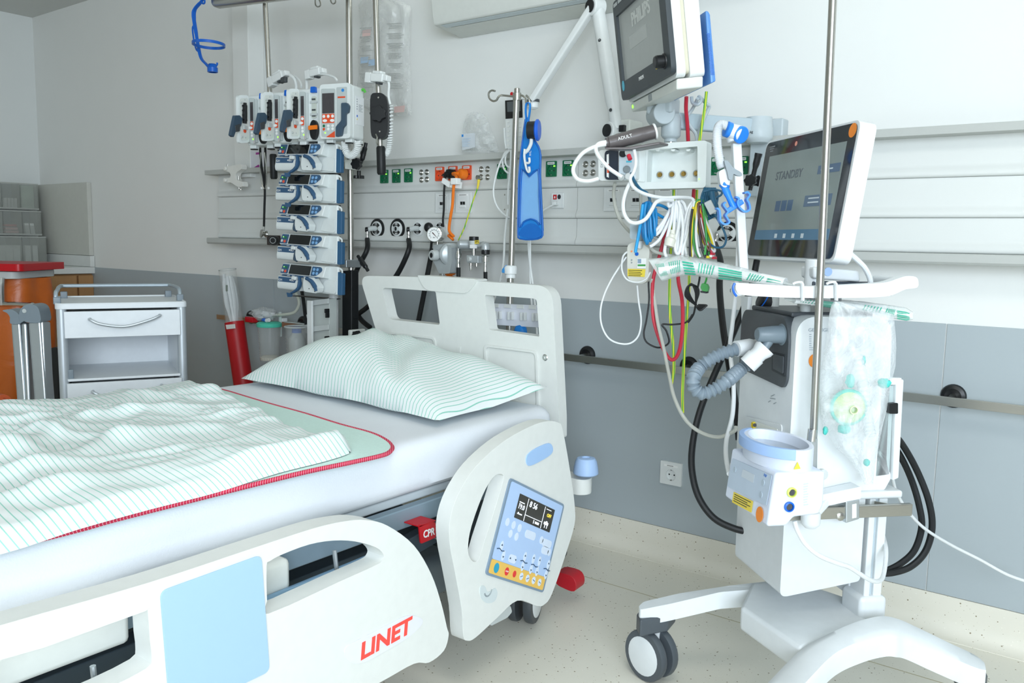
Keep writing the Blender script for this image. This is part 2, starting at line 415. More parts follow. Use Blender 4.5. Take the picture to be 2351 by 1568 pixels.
mb = MB(); VS = [0, .004, .009, .014, .02, .024]+[.03+.94*i/70 for i in range(71)]+[.976, .98, .986, .991, .996, 1]
g = [[mb.bm.verts.new(sheet_fn(i/120, v)) for i in range(120)] for v in VS]
for a, b in zip(g, g[1:]):
    for i in range(120): mb.face([a[i], a[(i+1) % 120], b[(i+1) % 120], b[i]])
mb.face(g[0][::-1]); mb.face(g[-1])
ms = mb.build('mattress', sheet, ang=50)
tag(ms, 'thick mattress under a smooth white fitted sheet', 'mattress')
# --- pillow in a striped case, leaning a little on the headboard
pil_m = stripes('striped_pillow_case', '#e8eeed', '#8fcdbc', 'UV', .0145, .17)
PW, PD = .94, .46
def pillow(u, v, top):
    a, b = 2*u-1, 2*v-1
    sx = (1-.05*(1-b*b)*abs(a)**3); sy = (1-.10*(1-a*a)*abs(b)**3)
    x, y = a*PW/2*sx, b*PD/2*sy
    t = max(0, (1-abs(a)**3))**.6*max(0, (1-abs(b)**4))**.5
    wob = NZ.noise(V((x*4, y*5, 1.7)))*.02+NZ.noise(V((x*9+y*6, y*3, 5)))*.008
    fold = .014*math.exp(-((x*.9+y*1.1+.06)/.05)**2)-.016*math.exp(-((x*.9+y*1.1-.03)/.045)**2)+.01*math.exp(-((x+y*.7-.14)/.04)**2)
    lift = .035*max(0, b)**1.2
    if top:
        bulge = 1+.55*math.exp(-((x+.16)/.24)**2)-.12*max(0, a)
        z = .105*t*bulge+(wob+fold)*t+lift
    else: z = lift*.9-.002-.012*t+.01*(1-t)*(.5+.5*math.sin(a*9))
    return x, y, z
PC = V((-1.925, -.765, .641)); rotp = MX.Rotation(math.radians(-3.5), 3, 'Z')
mb = MB(); n, m_ = 64, 40
gt = [[mb.bm.verts.new(PC+rotp @ V(pillow(i/n, j/m_, True))) for i in range(n+1)] for j in range(m_+1)]
gb = [[(gt[j][i] if i in (0, n) or j in (0, m_) else mb.bm.verts.new(PC+rotp @ V(pillow(i/n, j/m_, False)))) for i in range(n+1)] for j in range(m_+1)]
for G in (gt, gb):
    for j in range(m_):
        for i in range(n): mb.face([G[j][i], G[j][i+1], G[j+1][i+1], G[j+1][i]])
PUV = {}
for G in (gt, gb):
    for j in range(m_+1):
        for i in range(n+1): PUV[G[j][i]] = ((i/n)*PW+.004*math.sin(j*.35+i*.12), j/m_)
pil = mb.build('pillow', pil_m, ang=80, uvf=lambda v: PUV[v]); tag(pil, 'plump pillow in a white case with thin green stripes at the head of the bed', 'pillow')
# --- blanket: pale green lining with a red overlocked hem under a crumpled striped cover
blank = thing('blanket', 'crumpled white blanket with thin green stripes and a red stitched hem', 'blanket', (-1.87, -1.9, .62))
def hem_line():
    near = [Zp(x, y, .628) for x, y in [(150, 1222), (260, 1192), (420, 1152), (560, 1117), (700, 1083), (800, 1062), (868, 1047)]]
    tip = [Zp(x, y, .628) for x, y in [(893, 1038), (900, 1025), (885, 1010), (850, 994)]]
    far = [Zp(x, y, .628) for x, y in [(780, 975), (700, 950), (620, 928), (560, 910), (520, 898), (485, 891), (440, 893)]]
    back = [Zp(x, y, .628) for x, y in [(418, 899), (330, 912)]]
    return near, tip, far, back
near, tip, far, back = hem_line()
start = [V((-1.395, -2.7, .628)), V((-1.395, -2.3, .628))]; end = [V((-2.41, -1.6, .628)), V((-2.41, -2.7, .628))]
edge = catmull(start+near+tip+far+back+end, 4)
lin_m = mat('pale_green_fleece', '#d0ebe4', .95, spec=.1, var=.06, scale=120, bump=.5, bscale=220)
MB().prism([p+V((0, 0, -.005)) for p in edge], (0, 0, .007)).build('lining', lin_m, blank)
hm = stripes('red_overlock_thread', '#c93350', '#e0a9b4', (.7, .7, 0), .0042, .2)
MB().tube([p+V((0, 0, -.001)) for p in edge], .0062, 6, 0, flat=.8).build('hem', hm, blank)
cov_m = stripes('striped_cover_cloth', '#e8eeee', '#9ed3c6', 'UV', .0145, .16)
EC = [Zp(x, y-3, .634) for x, y in [(0, 1268), (180, 1214), (350, 1168), (500, 1130), (640, 1087), (740, 1062), (795, 1045)]]
ER = [Zp(x, y, .645) for x, y in [(806, 1022), (795, 1008), (735, 1000), (690, 985), (640, 967), (600, 948), (560, 930), (520, 908), (478, 896), (435, 886)]]
cpoly = [V((-1.375, -2.72, 0)), V((-1.375, -2.3, 0))]+[V((p.x, p.y, 0)) for p in EC+ER]+[V((-2.40, -1.35, 0)), V((-2.43, -1.8, 0)), V((-2.43, -2.72, 0))]
cl = [p.xy for p in catmull(cpoly, 4)]
def inside_dist(q):
    best = 9; ins = False; n = len(cl)
    for i in range(n):
        a, b = cl[i], cl[(i+1) % n]; ab = b-a; L2 = ab.length_squared
        t = max(0, min(1, (q-a).dot(ab)/L2)) if L2 > 1e-12 else 0
        best = min(best, (a+ab*t-q).length)
        if (a.y > q.y) != (b.y > q.y) and q.x < (b.x-a.x)*(q.y-a.y)/(b.y-a.y)+a.x: ins = not ins
    return best if ins else -best
def ridge(p, d, k, ph, amp, sharp=3):
    s = .5+.5*math.sin((p.x*d[0]+p.y*d[1])*k+ph); return amp*s**sharp
def wrinkle(q):
    w1 = NZ.noise(V((q.x*2.3, q.y*2.3, .3))); w2 = NZ.noise(V((q.x*4.5, q.y*4.5, 7.3)))
    s = V((q.x+.10*w1, q.y+.12*w2, 0))
    z = ridge(s, (.85, .5), 17+4*w1, 0, .022, 2.2)*(.5+.8*abs(w2)+.3*w1)
    z += ridge(s, (.3, 1), 21, 2+3*w1, .016, 3)*(.4+.9*max(0, NZ.noise(V((q.x*1.7, q.y*1.7, 3)))))
    z += ridge(s, (-.7, .75), 26, 1+2*w2, .012, 4)*max(0, .3+NZ.noise(V((q.x*2.2, q.y*2.2, 11))))*1.6
    z += ridge(s, (.95, -.25), 44, 3*w2, .008, 5)*max(0, NZ.noise(V((q.x*2.6, q.y*2.6, 21)))+.25)*2
    z += ridge(s, (.5, .9), 58, 5*w1, .006, 6)*max(0, NZ.noise(V((q.x*3.1, q.y*3.1, 33)))+.2)*2
    z -= .012*max(0, 1-abs(q.x*.8+q.y*.55+2.62+.05*w2)/.03)*(q.x > -1.95)
    return z+NZ.noise(V((q.x*11, q.y*11, 2)))*.003
st = .009; nx, ny = int(1.2/st), int(1.62/st); mb = MB(); G = {}
from mathutils import Vector
for j in range(ny+1):
    for i in range(nx+1):
        q = Vector((-2.48+i*st, -2.72+j*st)); d = inside_dist(q)
        if d < -st*1.1: continue
        if d < 0:     # pull the fringe back on to the outline
            gx = inside_dist(q+Vector((.003, 0)))-d; gy = inside_dist(q+Vector((0, .003)))-d; gv = Vector((gx, gy))
            if gv.length > 1e-9: q = q+gv.normalized()*(-d)
            d = 0
        rise = 1-(1-min(1, d/.035))**2
        z = .632+.026*rise+wrinkle(q)*rise
        if q.x > -1.40: z -= (q.x+1.40)**2*2.2
        G[i, j] = mb.bm.verts.new((q.x, q.y, z))
for (i, j) in list(G):
    k = [(i, j), (i+1, j), (i+1, j+1), (i, j+1)]
    if all(c in G for c in k): mb.face([G[c] for c in k])
mb.build('cover', cov_m, blank, ang=180, uvf=lambda v: (v.co.y+.16*v.co.x+.55*(v.co.z-.65)+.020*NZ.noise(V((v.co.x*3, v.co.y*3, 9)))+.010*NZ.noise(V((v.co.x*7, v.co.y*7, 4))), v.co.x))
# --- head-end side rail with its control panel
XS = -1.262
o = [(1205, 985), (1250, 968), (1282, 970), (1293, 990), (1312, 1100), (1320, 1165), (1319, 1205), (1300, 1270), (1268, 1362), (1250, 1388), (1232, 1391), (1188, 1379), (1140, 1420), (1092, 1464), (1073, 1471), (1064, 1460), (1060, 1400), (1046, 1320), (1033, 1250), (1033, 1195), (1052, 1135), (1092, 1072), (1150, 1018)]
h = [(1142, 1089), (1127, 1103), (1107, 1140), (1083, 1207), (1075, 1250), (1077, 1276), (1088, 1290), (1100, 1282), (1113, 1240), (1133, 1178), (1152, 1115), (1156, 1092)]
hr = MB().prism(catmull(sh(o, XS), 4, True), (-.042, 0, 0), [catmull(sh(h, XS), 3, True)]).build('head_side_rail', IVORY, bed, bevel=.013, seg=4)
def quad_frame(X, tl, tr, bl):
    a, b, c = (Xp(*q, X) for q in (tl, tr, bl)); return a, (b-a), (c-a)
P0, PU, PV = quad_frame(XS, (1169, 1096), (1294, 1158), (1112, 1318))
def pp(u, v, e=0): return P0+PU*u+PV*v+V((e, 0, 0))
bez = mat('control_panel_bezel', '#8195a8', .45); mem = mat('control_membrane', '#b3cdf0', .4, var=.01); amb = mat('amber_membrane', '#ecc162', .4)
pb = MB().prism(roundpoly([pp(0, 0), pp(1, 0), pp(1, 1), pp(0, 1)], .012), (.004, 0, 0)).build('control_panel', bez, hr, bevel=.001)
def pan(name, u0, v0, u1, v1, m, e=.0042, t=.0006, r=.006):
    return MB().prism(roundpoly([pp(u0, v0, e), pp(u1, v0, e), pp(u1, v1, e), pp(u0, v1, e)], r) if r else [pp(u0, v0, e), pp(u1, v0, e), pp(u1, v1, e), pp(u0, v1, e)], (t, 0, 0)).build(name, m, hr)
pan('membrane', .03, .025, .97, .83, mem); pan('amber_strip', .03, .832, .97, .975, amb)
pan('display', .2, .105, .84, .36, SCREEN, .005, .0005, .002)
WINK = mat('white_display_segments', '#e8f2ff', .5, emit=.8); YINK = mat('amber_display_segments', '#f4d44a', .5, emit=.8)
def mark(u0, v0, u1, v1, m, nm='marking', e=.0057): return MB().prism([pp(u0, v0, e), pp(u1, v0, e), pp(u1, v1, e), pp(u0, v1, e)], (.0003, 0, 0)).build(nm, m, hr)
mk = [(.355, .115, .362, .355), (.66, .115, .667, .355), (.362, .285, .66, .291), (.225, .18, .31, .19), (.225, .2, .25, .205), (.55, .31, .62, .335), (.52, .30, .53, .34), (.23, .3, .31, .312), (.24, .29, .255, .3), (.7, .27, .78, .30), (.72, .3, .73, .335), (.76, .3, .77, .335), (.73, .258, .76, .27), (.69, .13, .78, .137)]
mb = MB()
for a in mk: mb.prism([pp(a[0], a[1], .0057), pp(a[2], a[1], .0057), pp(a[2], a[3], .0057), pp(a[0], a[3], .0057)], (.0003, 0, 0))
mb.build('display_lettering', WINK, hr)
PF = lambda u, v, e=.0062: frame(pp(u, v, e), PU, -PV, (1, 0, 0))
text('clock_digits', '8 56', WINK, hr, PF(.46, .165), .022); text('scale_digits', '19.0', WINK, hr, PF(.27, .232), .018); text('alarm_text', 'OFF', YINK, hr, PF(.76, .195), .013)
BTN = mat('white_membrane_key', '#d9e5f5', .45)
def key(u, v, w, hh, m=BTN, nm='key', r=.9):
    return MB().prism(oval(pp(u, v, .0049), PU, PV, w, hh, 20) if r else roundpoly(rect(pp(u, v, .0049), PU, PV, w, hh), min(w, hh)*.45), (.0007, 0, 0)).build(nm, m, hr)
for u, v in ((.12, .43), (.225, .435), (.33, .44), (.21, .53), (.315, .535), (.735, .47), (.92, .56)): key(u, v, .017, .021)
for u, v, w, hh in ((.53, .465, .052, .021), (.84, .48, .05, .02), (.84, .56, .036, .021), (.34, .765, .035, .021)): key(u, v, w, hh, r=0)
for u, v in ((.125, .68), (.185, .765), (.53, .70), (.53, .80), (.68, .69), (.68, .80), (.79, .69), (.79, .80), (.96, .69), (.96, .80)): key(u, v, .013, .026)
CY = mat('cyan_key', '#2d9fc0', .4); RK = mat('red_key', '#e23d3a', .4)
for u, m, w in ((.13, CY, .022), (.30, RK, .018), (.43, RK, .015), (.55, BTN, .017), (.66, BTN, .017), (.77, BTN, .017), (.88, BTN, .017)): key(u, .905, w, w*1.15, m)
mb = MB()
for u in (.55, .66, .77, .88): mb.prism(rect(pp(u, .905, .0058), PU+PV*(.3 if u > .7 else -.5), PV, .012, .0016), (.0003, 0, 0))
for u, v in ((.125, .668), (.53, .688), (.68, .678), (.79, .678), (.96, .678), (.3, .765)): mb.prism([pp(u-.014, v+.008, .0058), pp(u+.014, v+.008, .0058), pp(u, v-.012, .0058)], (.0003, 0, 0))
for u, v in ((.185, .778), (.53, .812), (.68, .812), (.79, .812), (.96, .812), (.39, .765)): mb.prism([pp(u-.014, v-.008, .0058), pp(u+.014, v-.008, .0058), pp(u, v+.012, .0058)], (.0003, 0, 0))
for u, v in ((.12, .715), (.53, .75), (.72, .75), (.95, .745)):
    for a, b, c, d in ((-.06, .005, -.02, -.006), (-.02, -.006, .02, .012), (.02, .012, .06, .004)):
        p, q = pp(u+a, v+b, .006), pp(u+c, v+d, .006); mb.bar(p, q, .0022, .0006, (1, 0, 0))
mb.build('key_lettering', mat('navy_print', '#34506e', .5), hr)
for u in (.30,): text('key_text', 'STOP', LABEL, hr, PF(u, .905, .0058), .0055)
pb2 = MB().prism(catmull(sh([(1208, 1047), (1222, 1033), (1248, 1020), (1262, 1018), (1268, 1030), (1263, 1043), (1240, 1058), (1216, 1069), (1208, 1064)], XS), 3, True), (.003, 0, 0)).build('blue_pad', SKYPAD, hr, bevel=.001)
# angle scale printed on a clear dial
dial = MB().prism(catmull(sh([(1101, 1352), (1104, 1372), (1116, 1384), (1134, 1380), (1141, 1362), (1136, 1350), (1127, 1356), (1118, 1358), (1112, 1346), (1105, 1345)], XS), 3, True), (.002, 0, 0)).build('angle_dial', mat('dial_clear_plastic', '#cfd9da', .3), hr)
mb = MB()
for i in range(12):
    a = math.radians(195+i*14); c = Xp(1121, 1356, XS+.003); r = V((0, math.cos(a), math.sin(a))); mb.bar(c+r*.012, c+r*.016, .0016, .0006, (1, 0, 0))
mb.build('dial_marks', GREYM, dial)
# --- foot-end side rail with sky blue pad and lettering
XF = -1.25
o = [(-160, 1490), (0, 1436), (340, 1338), (600, 1252), (720, 1213), (790, 1197), (840, 1194), (890, 1207), (950, 1252), (990, 1318), (1013, 1385), (1026, 1440), (1030, 1459), (1019, 1494), (985, 1521), (950, 1524), (870, 1568), (700, 1655), (400, 1790), (-160, 2020)]
h1 = [(612, 1300), (620, 1288), (650, 1272), (710, 1250), (765, 1241), (815, 1243), (862, 1256), (880, 1272), (878, 1286), (862, 1298), (780, 1335), (616, 1409), (613, 1380)]
h2 = [(334, 1403), (339, 1400), (344, 1470), (348, 1512), (335, 1535), (240, 1584), (100, 1645), (-110, 1735), (-125, 1570), (100, 1487)]
fr = MB().prism(catmull(sh(o, XF), 4), (-.05, 0, 0), [catmull(sh(h1, XF), 3, True), catmull(sh(h2, XF), 2, True)]).build('foot_side_rail', IVORY, bed, bevel=.013, seg=4)
MB().prism(roundpoly(sh([(366, 1357), (598, 1273), (617, 1540), (390, 1650)], XF), .014), (.0035, 0, 0)).build('blue_pad', SKYPAD, fr, bevel=.0012)
MB().prism(roundpoly(sh([(785, 1487), (940, 1408), (978, 1424), (940, 1462), (836, 1522), (800, 1524)], XF), .03, 8), (.0015, 0, 0)).build('logo_plate', mat('logo_plate_plastic', '#e2e4ee', .35), fr)
a, b, c = Xp(829, 1510, XF+.0018), Xp(941, 1448, XF+.0018), Xp(829, 1480, XF+.0018)
text('lettering', 'LINET', mat('glowing_red_orange_print', '#ff4c42', .45, emit=.12), fr, frame((Xp(829, 1494, XF+.0022)+Xp(941, 1442, XF+.0022))/2, b-a, (0, 0, 1), (1, 0, 0)), .05, .155, bold=.0016, shear=.12)  # printed lettering, given a faint glow of its own
# --- deck, frame tubes and chassis seen below the mattress
dk = MB().bb((-2.40, -2.7, .455), (-1.45, -.56, .478)).build('mattress_deck', mat('deck_plastic', '#d5dde0', .5), bed, bevel=.006)
fd = MB().bar((-1.425, -2.7, .435), (-1.425, -.56, .435), .028, .05).bar((-2.40, -2.7, .435), (-2.40, -.56, .435), .028, .05)
for y in (-2.4, -1.75, -1.35, -.62): fd.bar((-2.40, y, .43), (-1.42, y, .43), .04, .03)
fd.build('deck_frame', BLUEGREY, bed, bevel=.004)
# accessory rail in front of the foot rail openings
MB().bar((-1.335, -1.74, .395), (-1.335, -1.36, .402), .018, .034).build('accessory_bar', mat('blue_steel_bar', '#8fb4d2', .3, .5), bed, bevel=.006)
MB().tube([(-1.33, -1.50, .46), (-1.318, -1.50, .40), (-1.318, -1.48, .375), (-1.318, -1.42, .375), (-1.318, -1.395, .40), (-1.33, -1.39, .46)], .005, 8, 4).build('wire_hook', ALU, bed)
MB().tube([(-1.315, -2.02, .42), (-1.315, -2.02, .36), (-1.315, -2.05, .34), (-1.315, -2.16, .335), (-1.315, -2.19, .35), (-1.315, -2.2, .42)], .005, 8, 4).build('wire_hook', ALU, bed)
MB().bb((-1.40, -1.78, .40), (-1.345, -1.60, .47)).bb((-1.42, -2.4, .41), (-1.36, -1.93, .47)).build('deck_edge_moulding', OFFW, bed, bevel=.012)
MB().bb((-2.2, -2.6, .13), (-1.5, -.9, .25)).build('chassis_cover', mat('chassis_grey', '#7e8990', .5), bed, bevel=.03)
ar = MB()
ar.tube([(-1.47, -1.02, .43), (-1.47, -.98, .33), (-1.47, -.88, .25), (-1.47, -.78, .22)], .022, 10, 5)
ar.prism([(-1.44, -.98, .42), (-1.44, -.80, .44), (-1.44, -.76, .20), (-1.44, -.86, .20)], (-.015, 0, 0))
ar.bar((-1.42, -1.25, .35), (-1.42, -1.02, .38), .03, .05); ar.bar((-1.5, -2.5, .31), (-1.5, -1.1, .33), .05, .06)
ar.bar((-2.3, -.72, .20), (-1.45, -.72, .20), .06, .08)
ar.build('lifting_arm', DARKFRAME, bed, bevel=.003)
# CPR release handle
ch = MB().prism(roundpoly(sh([(962, 1205), (1000, 1198), (1001, 1234), (966, 1249)], -1.36), .006), (-.004, 0, 0)).bb(Xp(962, 1208, -1.36), Xp(1000, 1200, -1.36)+V((-.05, 0, .004))).build('cpr_handle', RED, bed, bevel=.004)
text('lettering', 'CPR', LABEL, ch, frame(Xp(985, 1224, -1.358), Xp(1000, 1219, -1.36)-Xp(966, 1230, -1.36), (0, 0, 1), (1, 0, 0)), .026, .041, bold=.0006)
for x, y in ((1006, 1212), (1010, 1233)): MB().lathe(Xp(x, y, -1.37), (1, 0, 0), [(.009, -.02), (.009, .0), (.006, .006)], 10).build('bolt', CHROME, bed)
# corner wall-bumper roller
bc = Yp(1345, 1080, -.44)
bp_ = MB().lathe(bc+V((0, 0, -.012)), (0, 0, 1), [(.036, 0), (.04, .004), (.0385, .02), (.034, .042), (.028, .052), (.014, .054), (.012, .05)], 28).build('corner_bumper', PALEBLUE, bed)
ba = Yp(1337, 1106, -.44)
MB().prism([V((ba.x-.11, -.475, ba.z-.035)), V((ba.x-.005, -.475, ba.z-.035))]+[V((ba.x-.005+.034*math.sin(a), -.44-.034*math.cos(a), ba.z-.035)) for a in [PI*i/10 for i in range(1, 10)]]+[V((ba.x-.005, -.405, ba.z-.035)), V((ba.x-.11, -.405, ba.z-.035))], (0, 0, .05)).build('bumper_bracket', IVORY, bed, bevel=.004)
# castors
def castor(parent, base, R, wdt, yaw, frk, tread=GREYD, disc=WHITE):
    ax = V((math.cos(yaw), math.sin(yaw), 0)); c = V(base)+V((0, 0, R)); wl = None
    for s in (-1, 1):
        o1 = c+ax*(s*wdt*.32)
        wl = MB().lathe(o1-ax*wdt*.18, ax, [(R*.8, 0), (R*.97, wdt*.02), (R, wdt*.09), (R, wdt*.27), (R*.97, wdt*.34), (R*.8, wdt*.36)], 32).build('wheel', tread, parent)
        MB().lathe(o1+ax*(s*wdt*.165), ax*s, [(R*.76, 0), (R*.76, wdt*.03), (R*.70, wdt*.05), (.002, wdt*.055)], 28).build('hub_disc', disc, wl)
    return wl
for bx, by in ((-1.40, -.71), (-2.35, -.71)):
    castor(bed, (bx, by, 0), .075, .075, .35, None)
    MB().tube([(bx, by, .085), (bx, by+.01, .13), (bx, by, .19)], [.02, .03, .03], 12, 4).build('castor_fork', GREYL, bed)
# brake bar cover and red pedal at the head end
MB().prism(roundpoly(sh([(1120, 1428), (1172, 1390), (1176, 1405), (1165, 1418), (1128, 1437)], -1.32), .006), (-.05, 0, 0)).build('castor_cover', GREYL, bed, bevel=.004)
pd = [Yp(x, y, -.55) for x, y in [(1275, 1315), (1310, 1322), (1322, 1340), (1318, 1358), (1296, 1352), (1275, 1338)]]
MB().prism(catmull(pd, 3, True), (0, .05, .004)).build('brake_pedal', mat('red_pedal', '#b3222c', .35), bed, bevel=.004)
MB().tube([pd[0]+V((-.02, .03, .005)), V((-1.45, -.55, .17)), V((-1.52, -.6, .2))], .012, 8, 4).build('pedal_lever', STEEL, bed)
# ================================================================ BEDHEAD SUPPLY PANEL ON THE WALL
YP = -.06
panel_m = mat('panel_lacquer', '#d9dcd9', .5, var=.015, scale=5)
railp_m = mat('panel_rail_lacquer', '#b5b8b4', .5, var=.02)
PXL = -3.862
pan_root = thing('supply_unit', 'long grey bedhead supply panel with three horizontal boards, fixed along the wall', 'wall panel', (-1.5, 0, 1.07))
def board(z0, z1, x0, x1):
    p = [(0, z0), (YP-.002, z0), (YP-.008, z0+.002), (YP-.0105, z0+.006), (YP-.0105, z0+.011), (YP-.008, z0+.018), (YP-.004, z0+.025), (YP-.001, z0+.030), (YP, z0+.036), (YP, z1), (0, z1)]
    MB().prism([V((x0, y, z)) for y, z in p], (x1-x0, 0, 0)).build('board', panel_m, pan_root, ang=60)
joint = Yp(1324.5, 505, YP).x
for x0, x1 in ((PXL, joint-.001), (joint+.001, XR)):
    for z0, z1 in ((1.309, 1.425), (1.199, 1.308), (1.102, 1.198)): board(z0, z1, x0, x1)
MB().bb((PXL-.03, -.12, 1.418), (XR, 0, 1.441)).build('shelf', railp_m, pan_root, bevel=.002)
MB().prism([V((PXL-.03, y, z)) for y, z in [(0, 1.102), (-.115, 1.102), (-.118, 1.099), (-.118, 1.079), (-.112, 1.072), (-.07, 1.072), (-.07, 1.079), (0, 1.079)]], (XR-PXL+.03, 0, 0)).build('lower_rail', railp_m, pan_root, bevel=.0012)
# --- sockets: built once, copied along the board
def socket(col, name, label, cat, group, led):
    r = thing(name, label, cat, group=group, M=T((0, 0, 0)))
    m1 = col; hole = oval((0, -.004, -.006), (1, 0, 0), (0, 0, 1), .036, .036, 24)
    LB(r).prism(roundpoly([(-.0225, 0, -.028), (.0225, 0, -.028), (.0225, 0, .028), (-.0225, 0, .028)], .003), (0, -.006, 0), [[V((p.x, 0, p.z)) for p in hole]]).build('frame', m1, r, bevel=.0008)
    w = LB(r).lathe((0, -.0045, -.006), (0, 1, 0), [(.018, 0), (.0178, .0042), (.001, .0042)], 24, False).build('well', m1, r)
    for x in (-.0095, .0095): LB(r).cyl((x, -.0006, -.006), (x, -.0002, -.006), .0027).build('contact_hole', INK, w)
    for z in (-.022, .010): LB(r).bb((-.002, -.005, z-.0012), (.002, -.002, z+.0012)).build('earth_clip', CHROME, w)
    LB(r).bb((-.0155, -.0068, .0155), (.0155, -.006, .0245)).build('label_window', LABEL, r)
    t = LB(r)
    for i in range(9): t.bb((-.012+i*.0028, -.0071, .0185), (-.0105+i*.0028, -.0068, .0215))
    t.build('lettering', INK, r)
    if led: LB(r).bb((.0115, -.0072, .0075), (.0185, -.006, .0115)).build('indicator_light', LED, r)
    return r
gs = socket(GREEN, 'green_socket', '', 'wall socket', 'green sockets', True)
GX = [(883.4, 405.5, 'green wall socket half hidden by the hanging black handle grip'), (911, 404.3, 'middle one of the three lit green sockets left of the steel earth posts'), (938.8, 402.8, 'green socket just left of the first four steel earth posts'), (1153.7, 393.8, 'green socket behind the coiled white handset lead'), (1267, 388, 'green socket right of the blue mesh bag'), (1305.4, 386.3, 'green socket just left of the second-last four earth posts, near the grey monitor loop'), (1647, 382, 'green socket behind the open white module rack edge'), (1703, 380, 'green socket behind the white upright of the blue hose-clip arm')]
for i, (x, y, lb) in enumerate(GX):
    M = T(Yp(x, y, YP)); r = place(gs, M) if i == 0 else copy_thing(gs, M, lb)
    r['label'] = lb
osk = socket(ORRED, 'orange_socket', '', 'wall socket', 'orange-red sockets', False)
for i, (x, y, lb) in enumerate([(1010.8, 399.5, 'empty orange-red wall socket left of the black plug'), (1041, 398, 'orange-red wall socket holding the black plug'), (1073, 396.5, 'orange-red wall socket behind the big orange plug')]):
    M = T(Yp(x, y, YP)); r = place(osk, M) if i == 0 else copy_thing(osk, M, lb)
    r['label'] = lb
# --- equipotential earth posts
ep = thing('earth_post', '', 'earth terminal', group='steel earth terminals', M=T((0, 0, 0)))
LB(ep).lathe((0, 0, 0), (0, -1, 0), [(.0118, 0), (.0118, .002), (.0095, .0045), (.0075, .003), (.0068, .003)], 20).build('collar', STEEL, ep)
LB(ep).lathe((0, 0, 0), (0, -1, 0), [(.0045, 0), (.0045, .009), (.003, .0105), (.0012, .0105)], 14).build('pin', CHROME, ep)
LB(ep).cyl((0, -.0102, 0), (0, -.0108, 0), .0016, n=8).build('slot', INK, ep)
groups = [((967.6, 396, 'upper left'), (980.2, 395.3, 'upper right'), (967.9, 413, 'lower left'), (980.5, 412, 'lower right'), 'in the foursome between green and orange sockets'),
          ((1105, 389, 'upper left'), (1119.6, 388.4, 'upper right'), (1104.6, 407, 'lower left'), (1119.6, 407, 'lower right'), 'in the foursome with the yellow earth lead'),
          ((1344.7, 377.3, 'upper left'), (1361.8, 376.4, 'upper right'), (1344.4, 397.5, 'lower left'), (1361.5, 396.6, 'lower right'), 'in the foursome beside the patient module')]
first = True
for g in groups:
    for x, y, wh in g[:4]:
        lb = '%s steel earth terminal %s' % (wh, g[4]); M = T(Yp(x, y, YP))
        r = place(ep, M) if first else copy_thing(ep, M, lb); first = False; r['label'] = lb
# --- data outlets
do = thing('data_outlet', '', 'data outlet', group='white data outlets', M=T((0, 0, 0)))
LB(do).bb((-.0405, -.009, -.0405), (.0405, 0, .0405)).build('plate', WHITE, do, bevel=.002)
LB(do).bb((-.0275, -.0105, -.0275), (.0275, -.009, .0275)).build('insert', WHITE, do, bevel=.001)
LB(do).bb((-.024, -.0112, .026), (.024, -.0092, .034)).build('label_window', LABEL, do)
t = LB(do)
for i in range(12): t.bb((-.018+i*.003, -.0115, .0285), (-.0163+i*.003, -.0112, .0315))
t.build('lettering', INK, do)
for s in (-1, 1): LB(do).prism([(s*.0065-.0055, -.0108, -.008), (s*.0065+.0055, -.0108, -.008), (s*.0065+.0045, -.0108, .004), (s*.0065-.0065, -.0108, .004)], (0, -.0008, 0)).build('port', BLACK, do)
LB(do).prism([(-.016, -.0105, -.021), (.016, -.0105, -.021), (.016, -.0105, -.010), (-.016, -.0105, -.010)], (0, -.004, .001)).build('sloped_hood', WHITE, do, bevel=.001)
for i, (x, y, lb) in enumerate([(1019.5, 466.4, 'white data outlet crossed by the hanging black cord'), (1066.5, 465.5, 'white data outlet between the orange cord and the green-yellow earth lead'), (1411.6, 458, 'white data outlet below the patient module, crossed by a grey cable'), (1463.5, 458, 'white data outlet below the module rack corner, right of the grey cable'), (1530, 458, 'white data outlet almost hidden behind the hanging white patient leads')]):
    M = T(Yp(x, y, YP)); r = place(do, M) if i == 0 else copy_thing(do, M, lb); r['label'] = lb
co_ = thing('nurse_call_socket', 'small white call socket with a red bell sign and a white plug', 'call socket', Yp(1281.8, 460.6, YP))
LB(co_).bb((-.0275, -.008, -.0275), (.0275, 0, .0275)).build('plate', WHITE, co_, bevel=.002)
LB(co_).bb((-.017, -.0092, .004), (-.002, -.008, .021)).build('red_sign', RED, co_)
LB(co_).prism(oval((.009, -.008, .013), (1, 0, 0), (0, 0, 1), .014, .017), (0, -.0012, 0)).build('half_moon_mark', INK, co_)
LB(co_).bb((-.0125, -.0098, .008), (-.0065, -.0092, .011)).bb((-.0115, -.0098, .011), (-.0075, -.0092, .016)).build('bell_pictogram', LABEL, co_)
LB(co_).bb((-.010, -.03, -.018), (.008, -.008, -.004)).build('plug', WHITE, co_, bevel=.003)
MB().tube([Yp(1278, 466, -.085), Yp(1255, 478, -.09), Yp(1230, 493, -.1), Yp(1205, 500, -.1)], .0035, 8, 5).build('cord', WHITE, co_)
# blank cover plate with screws behind the blue bag
bp0 = thing('cover_plate', 'blank grey cover plate with small screws behind the stand and mesh bag', 'cover plate', Yp(1190, 470, YP))
MB().prism(roundpoly([Yp(x, y, YP) for x, y in [(1152, 439), (1248, 435), (1248, 486), (1154, 487)]], .006), (0, -.003, 0)).build('plate', panel_m, bp0, bevel=.001)
for x, y in ((1159, 447), (1159, 481), (1243, 443), (1174, 481)): MB().lathe(Yp(x, y, YP-.003), (0, -1, 0), [(.003, 0), (.003, .001), (.001, .002)], 10).build('screw', STEEL, bp0)
